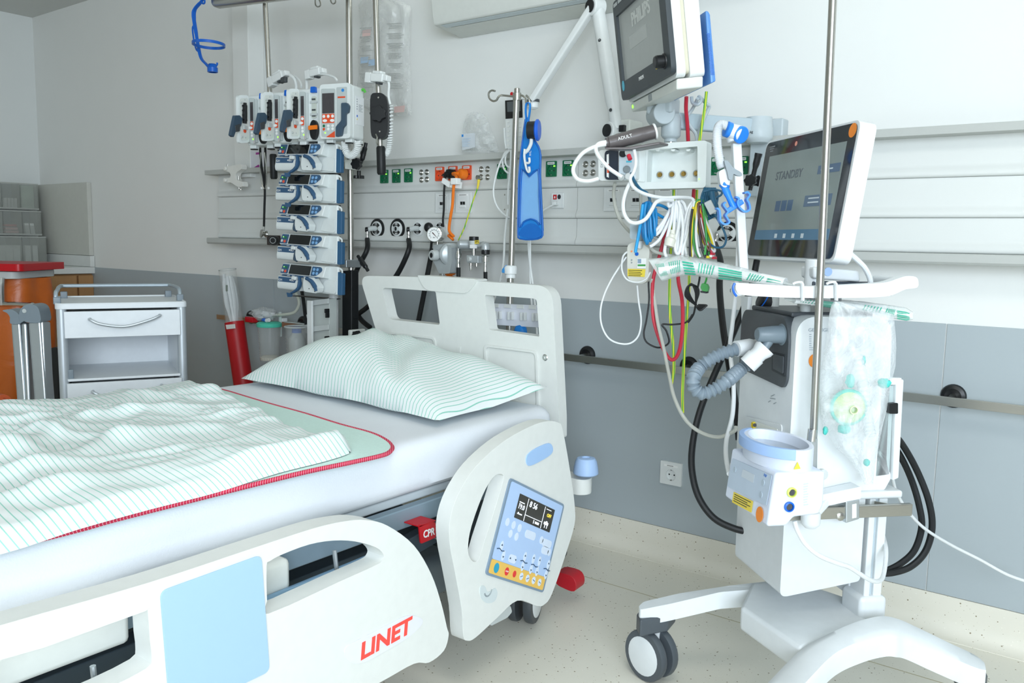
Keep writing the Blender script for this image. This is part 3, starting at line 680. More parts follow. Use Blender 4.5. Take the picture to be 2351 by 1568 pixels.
# --- gas outlets
def gas(name, label, x, y, R, dark, occupied, hole=True, txt=None):
    r = thing(name, label, 'gas outlet', Yp(x, y, YP), 'medical gas outlets')
    n = (0, -1, 0)
    if dark:
        LB(r).lathe((0, 0, 0), n, [(R, 0), (R, .004), (R*.74, .005), (R*.72, .004)], 36).build('outer_ring', BLACK, r)
    LB(r).lathe((0, 0, 0), n, [(R*.74 if dark else R, 0), (R*.73 if dark else R*.98, .007), (R*.5, .009), (R*.5, .0085)], 36).build('inner_ring', WHITE, r)
    q = R*.6 if dark else R*.72
    for s in (1, -1):
        a0 = [PI/2*s+PI*.33*(i/8-.5)*2 for i in range(9)]
        o = [V((q*math.cos(a), -.0092, q*math.sin(a))) for a in a0]+[V((q*.55*math.cos(a), -.0092, q*.55*math.sin(a))) for a in reversed(a0)]
        LB(r).prism(o, (0, -.0008, 0)).build('gas_code', BLACK, r)
    if txt:
        for s in (1, -1):
            text('lettering', txt, LABEL, r, WM[r.name] @ frame((0, -.0104, s*q*.78), (s, 0, 0), (0, 0, s), (0, -1, 0)), R*.26)
    LB(r).lathe((0, 0, 0), n, [(q*.5, .008), (q*.5, .014), (q*.38, .016), (q*.36, .010), (.001, .010)], 24).build('nozzle', STEEL if occupied else GREYL, r)
    if not occupied: LB(r).cyl((0, -.0095, 0), (0, -.0115, 0), q*.34).build('port', BLACK, r)
    return r
g1 = gas('gas_outlet', 'black-ringed gas outlet furthest left, with an angled hose probe plugged in', 866.9, 524.8, .0425, True, True, txt='O2')
g2 = gas('gas_outlet', 'black-ringed gas outlet standing empty, second from the left', 913.4, 525.4, .0425, True, False, txt='AIR')
g3 = gas('gas_outlet', 'small white vacuum outlet with an angled hose probe', 962, 524.8, .032, False, True, txt='VAC')
g4 = gas('gas_outlet', 'small white vacuum outlet half hidden behind the pressure gauge', 1013.8, 524.8, .032, False, False, txt='VAC')
g5 = gas('gas_outlet', 'vacuum outlet behind the hanging blue and white patient leads', 1515.6, 531, .030, False, False, txt='VAC')
g6 = gas('gas_outlet', 'black-ringed AIR outlet below the blue hose clip', 1671.9, 536, .038, True, True, txt='AIR')
def probe(name, label, x, y, dx, hose, Yh, R=.0085, rh=.0105, cat='gas hose'):
    """angled probe in an outlet plus its black hose (pixel path at depth Yh)"""
    b = Yp(x, y, YP); r = thing(name, label, cat, b, 'black gas hoses')
    e = b+V((dx*.15, -.055, -.006))
    MB().tube([b+V((0, -.008, 0)), b+V((0, -.03, 0)), b.lerp(e, .6)+V((0, -.012, 0)), e], [.012, .011, .010, .011], 12, 5).build('angle_probe', GREYL, r)
    MB().lathe(e, V((dx, -.03, 0)), [(.0115, -.004), (.0115, .006), (.010, .008)], 18).build('probe_cap', BLACK, r)
    MB().lathe(e, (0, 0, -1), [(.0085, .005), (.0085, .02), (.0068, .022), (.0078, .03), (.0078, .042)], 14).build('ferrule', CHROME, r)
    MB().tube([e+V((0, 0, -.04))]+[Yp(px, py, Yh) if not isinstance(Yh, list) else Yp(px, py, Yh[i]) for i, (px, py) in enumerate(hose)], rh, 10, 8).build('hose', RUBBER, r)
    return r
probe('gas_hose', 'black hose from the furthest left gas outlet looping down beside the headboard', 866.9, 524.8, -.04, [(842, 575), (821, 616), (809, 655), (811, 692), (826, 730), (850, 752)], -.17)
probe('gas_hose', 'black hose from the small vacuum outlet running down behind the headboard corner', 962, 524.8, -.04, [(938, 575), (912, 630), (877, 672), (840, 708), (800, 735)], -.17)
# straight hose to the left of the gauge
h3 = thing('gas_hose', 'black hose hanging straight down behind the suction regulator', 'gas hose', Yp(985, 620, -.12), 'black gas hoses')
MB().tube([Yp(x, y, -.11) for x, y in [(994, 552), (992, 575), (985, 612), (973, 676), (960, 742), (950, 800)]], .0105, 10, 8).build('hose', RUBBER, h3)
MB().ball(Yp(984, 522, -.10), (.020, .018, .020), 20, 12).build('probe_knob', BLACK, h3)
# --- suction regulator with pressure gauge
sr = thing('suction_regulator', 'chrome suction regulator with a round pressure gauge and grey body', 'suction regulator', Yp(1015, 585, -.12))
SIL = mat('satin_silver_plastic', '#b4bbbd', .35, .35)
gc = Yp(997, 538, -.185); gn = V((.10, -1, .04)).normalized(); gx, gy = V((1, .1, 0)).normalized(), V((0, 0, 1))
gn = (CAM-gc).normalized().lerp(V((0, -1, 0)), .35).normalized(); gx = V((0, 0, 1)).cross(gn).normalized(); gy = gn.cross(gx)
MB().lathe(gc, gn, [(.026, -.07), (.0285, -.068), (.0285, -.004), (.030, -.003), (.030, .004), (.0275, .005), (.027, .001)], 36).build('gauge_case', CHROME, sr)
gd = MB().lathe(gc, gn, [(.027, 0), (.027, .0015), (.0001, .0015)], 36).build('gauge_dial', LABEL, sr)
mb = MB()
for i in range(11):
    a = math.radians(225-i*27); d = gx*math.cos(a)+gy*math.sin(a); mb.bar(gc+gn*.0022+d*.017, gc+gn*.0022+d*.022, .0011, .0006, gn)
mb.tube([gc+gn*.0022+(gx*math.cos(math.radians(225-i*13.5))+gy*math.sin(math.radians(225-i*13.5)))*.017 for i in range(21)], .0005, 4, 0)
mb.build('dial_marks', INK, gd)
MB().prism([gc+gn*.0028+gx*.016-gy*.016, gc+gn*.0028-gx*.0085+gy*.0055, gc+gn*.0028-gx*.0055+gy*.0085], gn*.0006).build('needle', mat('brown_needle', '#4a2a26', .5), gd)
text('lettering', 'bar', INK, gd, frame(gc+gn*.0024-gy*.012, gx, gy, gn), .007)
MB().bb(Yp(1004, 553, -.165), Yp(1016, 567, -.13)).build('neck', CHROME, sr, bevel=.003)
body = roundpoly([Yp(x, y, -.17) for x, y in [(995, 562), (1022, 560), (1036, 566), (1036, 605), (1032, 628), (1008, 628), (1000, 610), (994, 600)]], .006)
MB().prism(body, (0, .05, 0)).build('body', SIL, sr, bevel=.004)
kc = Yp(1003, 586, -.175); kn = V((-.25, -1, 0)).normalized()
kb = MB().lathe(kc, kn, [(.0205, 0), (.0215, .004), (.0205, .022), (.0185, .026), (.0001, .026)], 26).build('control_knob', GREYL, sr)
MB().lathe(kc+kn*.0262, kn, [(.010, 0), (.010, .0008), (.0001, .0008)], 20).build('knob_badge', BLACK, kb)
dcn = V((.85, -.5, 0)).normalized(); dc = Yp(1034, 584, -.15)
MB().lathe(dc, dcn, [(.040, -.012), (.045, -.006), (.045, .004), (.040, .008), (.034, .012), (.0001, .013)], 30).build('side_disc', SIL, sr)
MB().lathe(Yp(1016, 628, -.15), (0, 0, -1), [(.011, 0), (.011, .006), (.015, .007), (.015, .02), (.012, .022), (.012, .05)], 18).build('outlet_fitting', CHROME, sr)
# --- two valve blocks on the lower rail
v1 = thing('gas_valve', 'round satin metal valve with a black hose, right of the suction regulator', 'gas valve', Yp(1055, 560, -.13))
MB().lathe(Yp(1050, 561, -.17), (.55, .8, 0), [(.0001, -.002), (.010, 0), (.0165, .006), (.0175, .012), (.0175, .05)], 24).build('valve_head', SIL, v1)
MB().bb(Yp(1058, 556, -.14), Yp(1085, 570, -.122)).build('crossbar', SIL, v1, bevel=.003)
MB().lathe(Yp(1053, 568, -.15), (0, 0, -1), [(.006, 0), (.0065, .012), (.010, .022), (.0115, .026), (.0115, .042), (.007, .044), (.0065, .058), (.0085, .062), (.0075, .08)], 16).build('stem_fitting', CHROME, v1)
MB().tube([Yp(x, y, -.15) for x, y in [(1052.5, 614), (1052.5, 640), (1053, 690), (1054, 760)]], .0085, 10, 5).build('hose', RUBBER, v1)
v2 = thing('flow_valve', 'metal flow valve with a black toothed cap and a yellow IPS tag', 'gas valve', Yp(1090, 575, -.14))
c = Yp(1088, 560, -.15)
MB().lathe(c, (0, 0, 1), [(.0185, .012), (.0185, .027), (.017, .028), (.0001, .028)], 24).build('black_cap', BLACK, v2)
MB().lathe(c, (0, 0, 1), [(.013, -.018), (.0185, -.004), (.0185, .012)], 24).build('body', GREYL, v2)
tg = MB().prism([Yp(x, y, -.1695) for x, y in [(1090, 552), (1100, 551.5), (1100, 559.5), (1090, 560)]], (0, -.0008, 0)).build('yellow_tag', YELLOW, v2)
text('lettering', 'IPS', INK, tg, frame(Yp(1095, 555.7, -.1705), (1, 0, 0), (0, 0, 1)), .012, .016)
MB().bb(Yp(1079, 562, -.168)+V((0, -.001, 0)), Yp(1095, 570, -.16)).build('white_tag', LABEL, v2)
MB().tube([Yp(x, y, -.15) for x, y in [(1098, 563), (1110, 562), (1114.5, 566), (1114.5, 576)]], [.010, .0125, .0165, .0165], 14, 6).build('elbow', SIL, v2)
MB().lathe(Yp(1114.7, 572, -.15), (0, 0, -1), [(.0145, 0), (.0165, .002), (.0165, .018), (.014, .02)], 20).build('black_collar', BLACK, v2)
MB().lathe(Yp(1114.7, 584, -.15), (0, 0, -1), [(.012, 0), (.009, .006), (.0125, .008), (.0125, .028), (.006, .03), (.0065, .046), (.0075, .05), (.007, .07)], 16).build('coupling', CHROME, v2)
MB().tube([Yp(x, y, -.15) for x, y in [(1114.5, 624), (1114.8, 650), (1116, 700), (1120, 780)]], .0078, 10, 5).build('hose', RUBBER, v2)
MB().cyl(Yp(1088, 570, -.15), Yp(1088, 586, -.15), .0075).build('down_stem', CHROME, v2)
MB().bb(Yp(1071, 586, -.165), Yp(1107, 604, -.14)).build('valve_block', SIL, v2, bevel=.002)
MB().lathe(Yp(1079, 595, -.165), (-.3, -1, 0), [(.0095, -.002), (.0095, .006), (.008, .008), (.0001, .008)], 20).build('block_knob', GREYL, v2)
MB().lathe(Yp(1081, 604, -.152), (0, 0, -1), [(.007, 0), (.007, .01), (.003, .011), (.0035, .018), (.0028, .03)], 12).build('hose_barb', STEEL, v2)
MB().cyl(Yp(1094, 604, -.152), Yp(1094, 612, -.152), .0055, n=12).build('stub', STEEL, v2)
# --- plugs and cords
pk = thing('black_plug', 'black mains plug with its black cord in the middle orange socket', 'plug', Yp(1041, 398, -.08))
pb_ = Yp(1041.5, 400, YP-.004)
MB().tube([pb_, pb_+V((-.004, -.02, 0)), pb_+V((-.009, -.034, -.004)), pb_+V((-.014, -.046, -.009))], [.019, .019, .012, .008], 16, 5).build('plug_body', BLACK, pk)
MB().tube([pb_+V((-.013, -.045, -.009)), Yp(1022, 411, -.13), Yp(1019.5, 440, -.13), Yp(1019, 480, -.12), Yp(1017, 505, -.12), Yp(1018, 520, -.13)], .0042, 8, 6).build('cord', BLACK, pk)
po = thing('orange_plug', 'orange mains plug with its orange coiled cord', 'plug', Yp(1070, 396, -.08))
pc = Yp(1068, 400, YP-.004)
MB().lathe(pc, (-.25, -1, 0), [(.020, 0), (.021, .02), (.019, .027), (.014, .03), (.0001, .03)], 22).build('plug_body', ORANGE, po)
MB().tube([pc+V((-.01, -.022, 0)), pc+V((-.028, -.028, .001)), pc+V((-.04, -.03, 0))], [.010, .008, .007], 12, 4).build('strain_relief', ORANGE, po)
MB().tube([pc+V((-.038, -.03, 0)), Yp(1048, 407, -.13), Yp(1042, 425, -.14), Yp(1039, 470, -.14), Yp(1034, 500, -.14), Yp(1031, 525, -.14), Yp(1034, 535, -.14), Yp(1041, 542, -.14), Yp(1035, 540, -.12), Yp(1030, 541, -.13), Yp(1037, 547, -.14), Yp(1040, 550, -.13)], .0058, 8, 6).build('cord', ORANGE, po)
MB().tube(coil(Yp(1036, 604, -.10), Yp(1033, 650, -.10), .017, 3.5), .0055, 6, 0).build('coiled_cord', ORANGE, po)
cb = thing('cable_clip', 'folded white plastic cable clip holding the black and orange cords', 'cable clip', Yp(1033, 417, -.15))
MB().prism([Yp(x, y, -.145) for x, y in [(1013, 419), (1016, 408), (1034, 419), (1029, 430)]], (0, .012, 0)).build('wing', LABEL, cb, bevel=.001)
MB().bb(Yp(1034, 409, -.16), Yp(1058, 424, -.135)).build('block', LABEL, cb, bevel=.002)
MB().prism([Yp(x, y, -.135) for x, y in [(1029, 430), (1034, 419), (1058, 418), (1056, 433)]], (0, .01, 0)).build('flap', LABEL, cb, bevel=.001)
gy_m = stripes('green_yellow_sheath', '#d9dd3a', '#58ad48', (.8, .6, 0), .0062, .45, .4)
ew = thing('earth_lead', 'green-yellow earth lead with a yellow boot, plugged into the earth terminals', 'earth lead', Yp(1102, 415, -.09))
MB().lathe(Yp(1098, 407.5, -.105), (-.2, -1, 0), [(.0085, -.004), (.0095, .0), (.009, .006), (.0001, .0065)], 18).build('plug_head', STEEL, ew)
MB().cyl(Yp(1098, 407.5, -.10), Yp(1104.6, 407, YP-.008), .006).build('plug_pin', STEEL, ew)
MB().tube([Yp(1099.5, 412, -.105), Yp(1098, 423, -.105), Yp(1096, 434, -.105)], [.0055, .0048, .0035], 10, 4).build('boot', YELLOW, ew)
MB().tube([Yp(x, y, -.11) for x, y in [(1096, 433), (1083, 470), (1067, 520), (1052, 552)]], .0026, 8, 5).build('lead', stripes('green_yellow_lead', '#d9dd3a', '#58ad48', (.95, 0, -.31), .0062, .45, .4), ew)
# --- steel equipment rail low on the wall, on black round stand-offs
er = thing('equipment_rail', 'flat brushed steel rail along the lower wall on black round mounts', 'equipment rail', (-1.5, 0, .70))
YR = -.085
ra, rb2 = Yp(497, 727, YR), Yp(2351, 943.5, YR)
zr = (Yp(2200, 925, YR).z)
MB().bb((ra.x, YR, zr-.0125), (XR, YR+.01, zr+.0125)).build('bar', STEEL, er, bevel=.001)
for x, y in ((1350, 826), (1583, 850), (2190, 906), (578, 738), (697, 746)):
    p = Yp(x, y, 0); c = V((p.x, 0, zr+.005))
    MB().lathe(c, (0, -1, 0), [(.034, 0), (.034, .006), (.031, .012), (.022, .016), (.0205, .015), (.0001, .015)], 28).build('mount', BLACK, er)
    MB().cyl(c+V((0, -.014, 0)), V((c.x, YR+.009, zr)), .009).build('post', STEEL, er)
# --- white wall socket near the floor
ws = thing('wall_socket', 'single white earthed wall socket low on the grey dado', 'wall socket', Yp(1542.5, 1086, -.004))
LB(ws).prism(rect((0, 0, 0), (1, 0, 0), (0, 0, 1), .081, .081, .003), (0, -.009, 0), [oval((0, 0, -.006), (1, 0, 0), (0, 0, 1), .040, .040, 28)]).build('plate', WHITE, ws, bevel=.0015)
LB(ws).bb((-.026, -.0098, .0235), (.026, -.009, .031)).build('label_window', LABEL, ws)
w_ = LB(ws).lathe((0, -.0088, -.006), (0, 1, 0), [(.020, 0), (.0196, .0085), (.001, .0085)], 28, False).build('well', WHITE, ws)
for x in (-.0095, .0095): LB(ws).cyl((x, -.0008, -.006), (x, -.0003, -.006), .0028).build('contact_hole', BLACK, w_)
for z in (-.024, .012): LB(ws).bb((-.002, -.008, z-.0012), (.002, -.001, z+.0012)).build('earth_clip', STEEL, w_)
t = LB(ws)
for i in range(8): t.bb((-.014+i*.003, -.0101, .0255), (-.0125+i*.003, -.0098, .0288))
t.build('lettering', INK, ws)
# --- long wall lamp above
wl = thing('wall_lamp', 'long white wall lamp housing with a rounded front, high above the bed', 'wall lamp', (-1.7, 0, 1.9))
LX0, LX1 = -2.285, -.98
pr = [(0, 1.912), (-.02, 1.912), (-.03, 1.915), (-.155, 1.927), (-.163, 1.931), (-.172, 1.96), (-.181, 2.018), (-.184, 2.06), (-.172, 2.10), (-.14, 2.125), (0, 2.13)]
MB().prism([V((LX0, y, z)) for y, z in pr], (LX1-LX0, 0, 0)).build('housing', mat('lamp_housing_paint', '#d4d7d2', .5), wl, bevel=.004, seg=3)
MB().prism([V((LX0+.03, y, z)) for y, z in [(-.125, 1.9235), (-.155, 1.9262), (-.155, 1.9252), (-.125, 1.9225)]], (LX1-LX0-.06, 0, 0)).build('strip', mat('lamp_strip_plastic', '#bfcbcf', .3), wl)
MB().prism([V((LX0+.05, y, z)) for y, z in [(-.03, 1.9145), (-.12, 1.9225), (-.12, 1.9215), (-.03, 1.9135)]], (LX1-LX0-.1, 0, 0)).build('diffuser', mat('lamp_diffuser', '#d3d6d0', .4), wl)
area('bed_lamp_uplight', (-1.75, -.10, 2.16), (-1.75, -.06, 2.5), 1.2, .08, 4, (1, 1, .95))
# ================================================================ INFUSION TOWER
YT = -.45
AX = V((math.cos(math.radians(5)), math.sin(math.radians(5)), 0)); AY = V((-AX.y, AX.x, 0))
def pump_M(x, y, tilt=0):
    o = Yp(x, y, YT); c, s = math.cos(tilt), math.sin(tilt)
    ax = AX*c-V((0, 0, 1))*s; az = V((0, 0, 1))*c+AX*s
    m = MX((ax, AY, az)).transposed().to_4x4(); m.translation = o; return m
PUMPW = mat('pump_white_plastic', '#dfe5e4', .42); NAVY = mat('pump_navy_panel', '#35587a', .42); KEYB = mat('light_blue_key', '#7fb0dd', .4)
# --- syringe pump: x -.145...145, z 0...112, front at y 0
def syringe_pump(open_clamp):
    r = thing('syringe_pump', '', 'syringe pump', group='stacked syringe pumps', M=T((0, 0, 0)))
    F = lambda: LB(r)
    bd = F().prism([(-.138, .03, .062), (-.138, .03, .112), (.128, .03, .112), (.128, .03, 0), (-.05, .03, 0), (-.13, .03, .03)], (0, .06, 0)).build('body', PUMPW, r, bevel=.006, seg=3)
    cons = F().prism([(-.138, -.004, .066), (-.132, .006, .110), (-.132, .04, .112), (-.138, .04, .060)], (.222, 0, 0)).build('console', PUMPW, r, bevel=.004, seg=3)
    F().prism(roundpoly([(-.133, -.0045, .070), (-.096, -.0045, .070), (-.092, .0045, .107), (-.127, .0045, .107)], .003), (0, -.0012, .0003)).build('left_keypad', NAVY, cons)
    F().prism(roundpoly([(-.090, -.0045, .070), (.018, -.0045, .070), (.020, .0045, .107), (-.086, .0045, .107)], .002), (0, -.0012, .0003)).build('display', SCREEN, cons)
    F().prism(roundpoly([(.023, -.0045, .070), (.050, -.0045, .070), (.078, .001, .093), (.070, .0045, .107), (.025, .0045, .107)], [.002, .012, .012, .008, .002]), (0, -.0012, .0003)).build('right_keypad', NAVY, cons)
    kn = V((0, -.972, .236))
    def key(x, z, m, R=.0062): F().lathe(V((x, -.0045+(z-.070)*.243-.001, z)), kn, [(R, 0), (R*.9, .0012), (.0001, .0014)], 16).build('key', m, cons)
    key(-.107, .094, GREEN); key(-.109, .079, mat('orange_red_key', '#e0563a', .4)); key(-.124, .081, GREYL); key(-.119, .096, LED, .002)
    for x in (.036, .053):
        for z in (.081, .096): key(x, z, KEYB)
    F().prism([(-.126, -.0065, .0605), (.05, -.0065, .0605), (.07, -.0065, .066), (-.12, -.0065, .065)], (0, .006, 0)).build('menu_strip', NAVY, cons)
    t = F()
    for x in (-.095, -.07, -.04, -.01, .02): t.bb((x, -.0072, .0618), (x+.014, -.0064, .0638))
    t.build('lettering', LABEL, cons)
    brl = F().prism(roundpoly([(0, -.006, .004), (0, -.010, .022), (0, -.006, .036), (0, -.004, .058), (0, .045, .058), (0, .045, .004)], [.008, .012, .006, .003, 0, .004], 4), (.112, 0, 0)).build('barrel_housing', PUMPW, r, bevel=.002)
    for v in brl.data.vertices: v.co.x -= .145
    lb = F().prism([(-.142, -.0058, .035), (-.054, -.0058, .035), (-.050, -.0048, .055), (-.142, -.0048, .055)], (0, -.0012, 0)).build('name_plate', NAVY, r)
    text('lettering', 'GH', LABEL, lb, WM[r.name] @ frame((-.131, -.0071, .0425), (1, 0, 0), (0, 0, 1)), .013)
    text('lettering', 'BD', LABEL, lb, WM[r.name] @ frame((-.066, -.0071, .045), (1, 0, 0), (0, 0, 1)), .014)
    F().lathe((-.080, -.006, .045), (0, -1, 0), [(.0035, 0), (.003, .001), (.0001, .001)], 8).build('logo', LABEL, lb)
    F().bb((-.062, -.02, .048), (-.040, .02, .062)).build('barrel_clamp', PUMPW, r, bevel=.003)
    px = .015 if open_clamp else -.022
    pl = F().prism(roundpoly([(px-.01, 0, .006), (px+.055, 0, .004), (px+.062, 0, .03), (px+.03, 0, .066), (px-.012, 0, .062), (px-.016, 0, .03)], .008, 4), (0, -.032, 0)).build('plunger_drive', PUMPW, r, bevel=.004)
    for v in pl.data.vertices: v.co.y += .012
    F().tube([(px+.005, -.024, .060), (px+.03, -.026, .052), (px+.048, -.026, .034), (px+.055, -.024, .014)], [.007, .008, .0085, .006], 8, 5).build('release_lever', NAVY, pl)
    for q in ((.016, .020), (.045, .011)): F().lathe((px+q[0], -.0199, q[1]), (0, -1, 0), [(.0025, 0), (.002, .001), (.0001, .001)], 10).build('screw', GREYD, pl)
    F().prism(roundpoly([(.05, .029, .01), (.122, .029, .004), (.122, .029, .058), (.07, .029, .055)], .01), (0, -.006, 0)).build('drive_recess', PUMPW, r, bevel=.005)
    if open_clamp:
        F().tube([(-.028, -.012, .064), (-.020, -.016, .04), (-.024, -.018, .018), (-.04, -.02, .004), (-.058, -.022, -.006), (-.062, -.022, -.016)], [.008, .010, .009, .008, .006, .006], 8, 5, flat=.7).build('syringe_clamp', NAVY, r)
        F().prism(roundpoly([(-.078, -.022, -.004), (-.05, -.022, -.008), (-.052, -.022, -.020), (-.072, -.022, -.022)], .003), (0, -.006, 0)).build('clamp_foot', NAVY, r, bevel=.002)
    else:
        F().tube([(-.045, -.004, .054), (-.042, -.010, .034), (-.046, -.012, .012), (-.036, -.01, .004)], [.008, .008, .007, .005], 8, 5).build('syringe_clamp', SLATED, r)
    F().prism([(.122, .034, .004), (.132, .04, .0), (.145, .05, .002), (.145, .05, .086), (.13, .04, .092), (.122, .034, .092)], (0, .075, 0)).build('rear_housing', SLATE, r, bevel=.003)
    F().tube([(.118, .05, .100), (.128, .052, .106), (.140, .06, .100), (.141, .064, .090)], .004, 8, 4).build('carry_loop', PUMPW, r)
    def squeeze(o):
        for v in o.data.vertices:
            v.co.x *= 1.09
            if v.co.y > .03: v.co.y = .03+(v.co.y-.03)*.25
        for c in o.children: squeeze(c)
    for c in r.children: squeeze(c)
    return r
spA = syringe_pump(True); spB = syringe_pump(False)
TILT = math.radians(1.9)
for src, fy, lb in ((spA, 'top', 'topmost syringe pump of the stack of five, directly under the row of infusion pumps'),
                (spA, '2', 'second syringe pump from the top, its blue syringe clamp hanging open'),
                (spB, '3', 'middle syringe pump of the stack, its plunger drive pushed to the left'),
                (spB, '4', 'second syringe pump from the bottom, beside the round black rail clamp'),
                (spA, '5', 'lowest syringe pump of the stack, its blue clamp hanging free over the white panel')):
    k = {'top': 0, '2': 1, '3': 2, '4': 3, '5': 4}[fy]
    M = pump_M(699.5+k*1.1, 395+k*69.3, TILT)
    if fy in ('top', '3'): r = place(src, M)
    else: r = copy_thing(src, M, lb)
    r['label'] = lb
# --- infusion pumps (door pumps): width .138 height .21 depth .11, front y 0
def infusion_pump(opened):
    r = thing('infusion_pump', '', 'infusion pump', group='row of infusion pumps', M=T((0, 0, 0)))
    F = lambda: LB(r)
    w = .066
    bd = F().bb((-w, .012, .004), (w, .10, .205)).build('body', PUMPW, r, bevel=.012, seg=3)
    F().bb((-w+.01, .02, -.008), (-w+.04, .045, .006)).build('foot', PUMPW, r, bevel=.003)
    F().bb((w-.04, .02, -.008), (w-.01, .045, .006)).build('foot', PUMPW, r, bevel=.003)
    F().bb((w-.03, .075, -.008), (w-.004, .098, .006)).build('foot', PUMPW, r, bevel=.003)
    for x0, y0 in ((-w+.012, .022), (w-.038, .022), (w-.028, .077)): F().bb((x0, y0, -.012), (x0+.024, y0+.018, -.007)).build('rubber_pad', BLACK, r)
    def facia(x0, x1, y):
        fc = F().prism(roundpoly([(x0, y, .012), (x1, y, .006), (x1, y, .188), (x0, y, .190)], .008), (0, .006, 0)).build('keypad_panel', mat('pump_grey_facia', '#bcc4c3', .45), r, bevel=.001)
        F().bb((x0+.006, y-.0012, .098), (x1-.006, y, .172)).build('display', mat('pump_dead_display', '#4a4749', .15), fc)
        F().prism(roundpoly([(x0+.006, y, .062), (x1-.006, y, .062), (x1-.006, y, .096), (x0+.006, y, .096)], .002), (0, -.0012, 0)).build('orange_keypad', ORRED, fc)
        F().prism([(x0+.022, y, .010), (x1-.004, y, .008), (x1-.004, y, .032)], (0, -.0012, 0)).build('orange_corner', ORRED, fc)
        n = 3 if x1-x0 > .05 else 1
        for i in range(n):
            F().lathe((x0+(x1-x0)*(i+.7)/(n+.4), y-.0012, .087), (0, -1, 0), [(.0062, 0), (.005, .001), (.0001, .001)], 14).build('key', LABEL, fc)
        for i in range(2 if n == 3 else 1):
            F().prism(oval((x0+(x1-x0)*(i*.5+.28), y-.0012, .071), (1, 0, 0), (0, 0, 1), .019, .011, 16), (0, -.001, 0)).build('key', LABEL, fc)
        for i in range(3 if n == 3 else 1):
            for z in (.052, .040):
                m = GREEN if (i == 0 and z > .05 and n == 3) else ORRED if (i == 0 and n == 3) else LABEL
                F().lathe((x0+.012+i*.019, y, z), (0, -1, 0), [(.0055, 0), (.0045, .001), (.0001, .001)], 12).build('key', m, fc)
        F().cyl((x0+.018, y, .026), (x0+.018, y-.001, .026), .0028).build('power_light', LED, fc)
        return fc
    if not opened:
        dr = F().prism(roundpoly([(-w, .012, .004), (w, .012, .004), (w, .012, .207), (-w, .012, .205)], .014), (0, -.018, 0)).build('door', PUMPW, r, bevel=.007, seg=3)
        facia(-w+.006, .004, -.0065)
        F().prism(roundpoly([(.008, -.006, .02), (w-.012, -.006, .02), (w-.012, -.006, .192), (.008, -.006, .192)], .006), (0, -.001, 0)).build('door_facia', mat('pump_grey_facia', '#bcc4c3', .45), dr)
        F().prism(roundpoly([(.012, -.008, .008), (.036, -.008, .012), (.042, -.008, .042), (.054, -.008, .052), (.054, -.008, .092), (.066, -.008, .096), (.070, -.008, .120), (.060, -.008, .132), (.036, -.008, .132), (.036, -.008, .068), (.012, -.008, .046)], .005, 3), (0, -.012, 0)).build('door_lever', SLATED, dr, bevel=.003)
        F().prism(oval((.036, -.0072, .180), (1, 0, 0), (0, 0, 1), .012, .012), (0, -.001, 0)).build('blue_dot_sticker', mat('sticker_blue', '#2f86d2', .5), dr)
        F().bb((.014, -.008, .152), (.046, -.0069, .158)).build('orange_sticker', ORRED, dr)
        sp = F().bb((w-.0005, .035, .06), (w+.0012, .094, .165)).build('rating_label', mat('rating_label', '#e4e8ea', .5), r)
        t = F()
        for i, z in enumerate((.155, .146, .137, .128, .119)): t.bb((w+.001, .040, z-.003), (w+.0016, .046, z+.001))
        for i in range(7): t.bb((w+.001, .055, .135-i*.004), (w+.0016, .085-(i % 3)*.006, .1365-i*.004))
        t.build('lettering', GREYM, sp)
        F().bb((w+.001, .040, .088), (w+.0017, .047, .096)).build('blue_mark', BLUE, sp); F().prism([(w+.001, .040, .078), (w+.001, .047, .078), (w+.001, .0435, .085)], (.0007, 0, 0)).build('warning_mark', YELLOW, sp)
        F().tube([(w-.006, .08, .19), (w+.004, .085, .197), (w+.010, .09, .186)], .005, 8, 4).build('green_clip', mat('lime_green_plastic', '#5cc04a', .4), r)
    else:
        facia(-w+.034, -.006, -.012)
        F().bb((-w+.004, -.007, .014), (-.006, .014, .188)).build('keypad_block', PUMPW, r, bevel=.003)
        F().prism(roundpoly([(-.003, .012, .01), (w, .012, .01), (w, .012, .202), (-.003, .012, .202)], .008), (0, -.004, 0)).build('channel_plate', PUMPW, r, bevel=.002)
        F().prism(roundpoly([(.012, .007, .185), (.036, .007, .185), (.034, .007, .207), (.014, .007, .207)], .003), (0, -.012, 0)).build('blue_latch', BLUE, r, bevel=.002)
        ch = F().prism(roundpoly([(.012, .008, .09), (.032, .008, .09), (.032, .008, .172), (.012, .008, .172)], .006), (0, -.004, 0)).build('tube_channel', mat('channel_clear_plastic', '#c9cfc6', .25), r, bevel=.001)
        for z in (.104, .15): F().bb((.006, .000, z-.004), (.038, .005, z+.004)).build('channel_clip', GREYL, ch, bevel=.001)
        for z in (.096, .118, .158): F().bb((.014, .002, z), (.030, .0045, z+.006)).build('channel_roller', GREYD, ch)
        F().prism(oval((.026, .008, .045), (1, 0, 0), (0, 0, 1), .036, .075, 20), (0, -.016, 0)).build('black_valve', BLACK, r, bevel=.003)
        F().prism(roundpoly([(.006, -.008, .044), (.046, -.008, .046), (.046, -.008, .062), (.006, -.008, .060)], .003), (0, -.004, 0)).build('orange_band', ORANGE, r, bevel=.001)
        # door swung open on its left hinge: its inner face looks to the right
        dx = -w+.036
        dr = F().prism(roundpoly([(dx, -.014, .012), (dx-.012, -.066, .004), (dx-.012, -.066, .192), (dx, -.014, .200)], .014), (-.012, 0, 0)).build('door', PUMPW, r, bevel=.003)
        inn = F().prism(roundpoly([(dx+.0, -.020, .022), (dx-.0095, -.059, .016), (dx-.0095, -.059, .18), (dx, -.020, .188)], .01), (.001, 0, 0)).build('door_liner', mat('door_liner_plastic', '#d4d9d4', .5), dr)
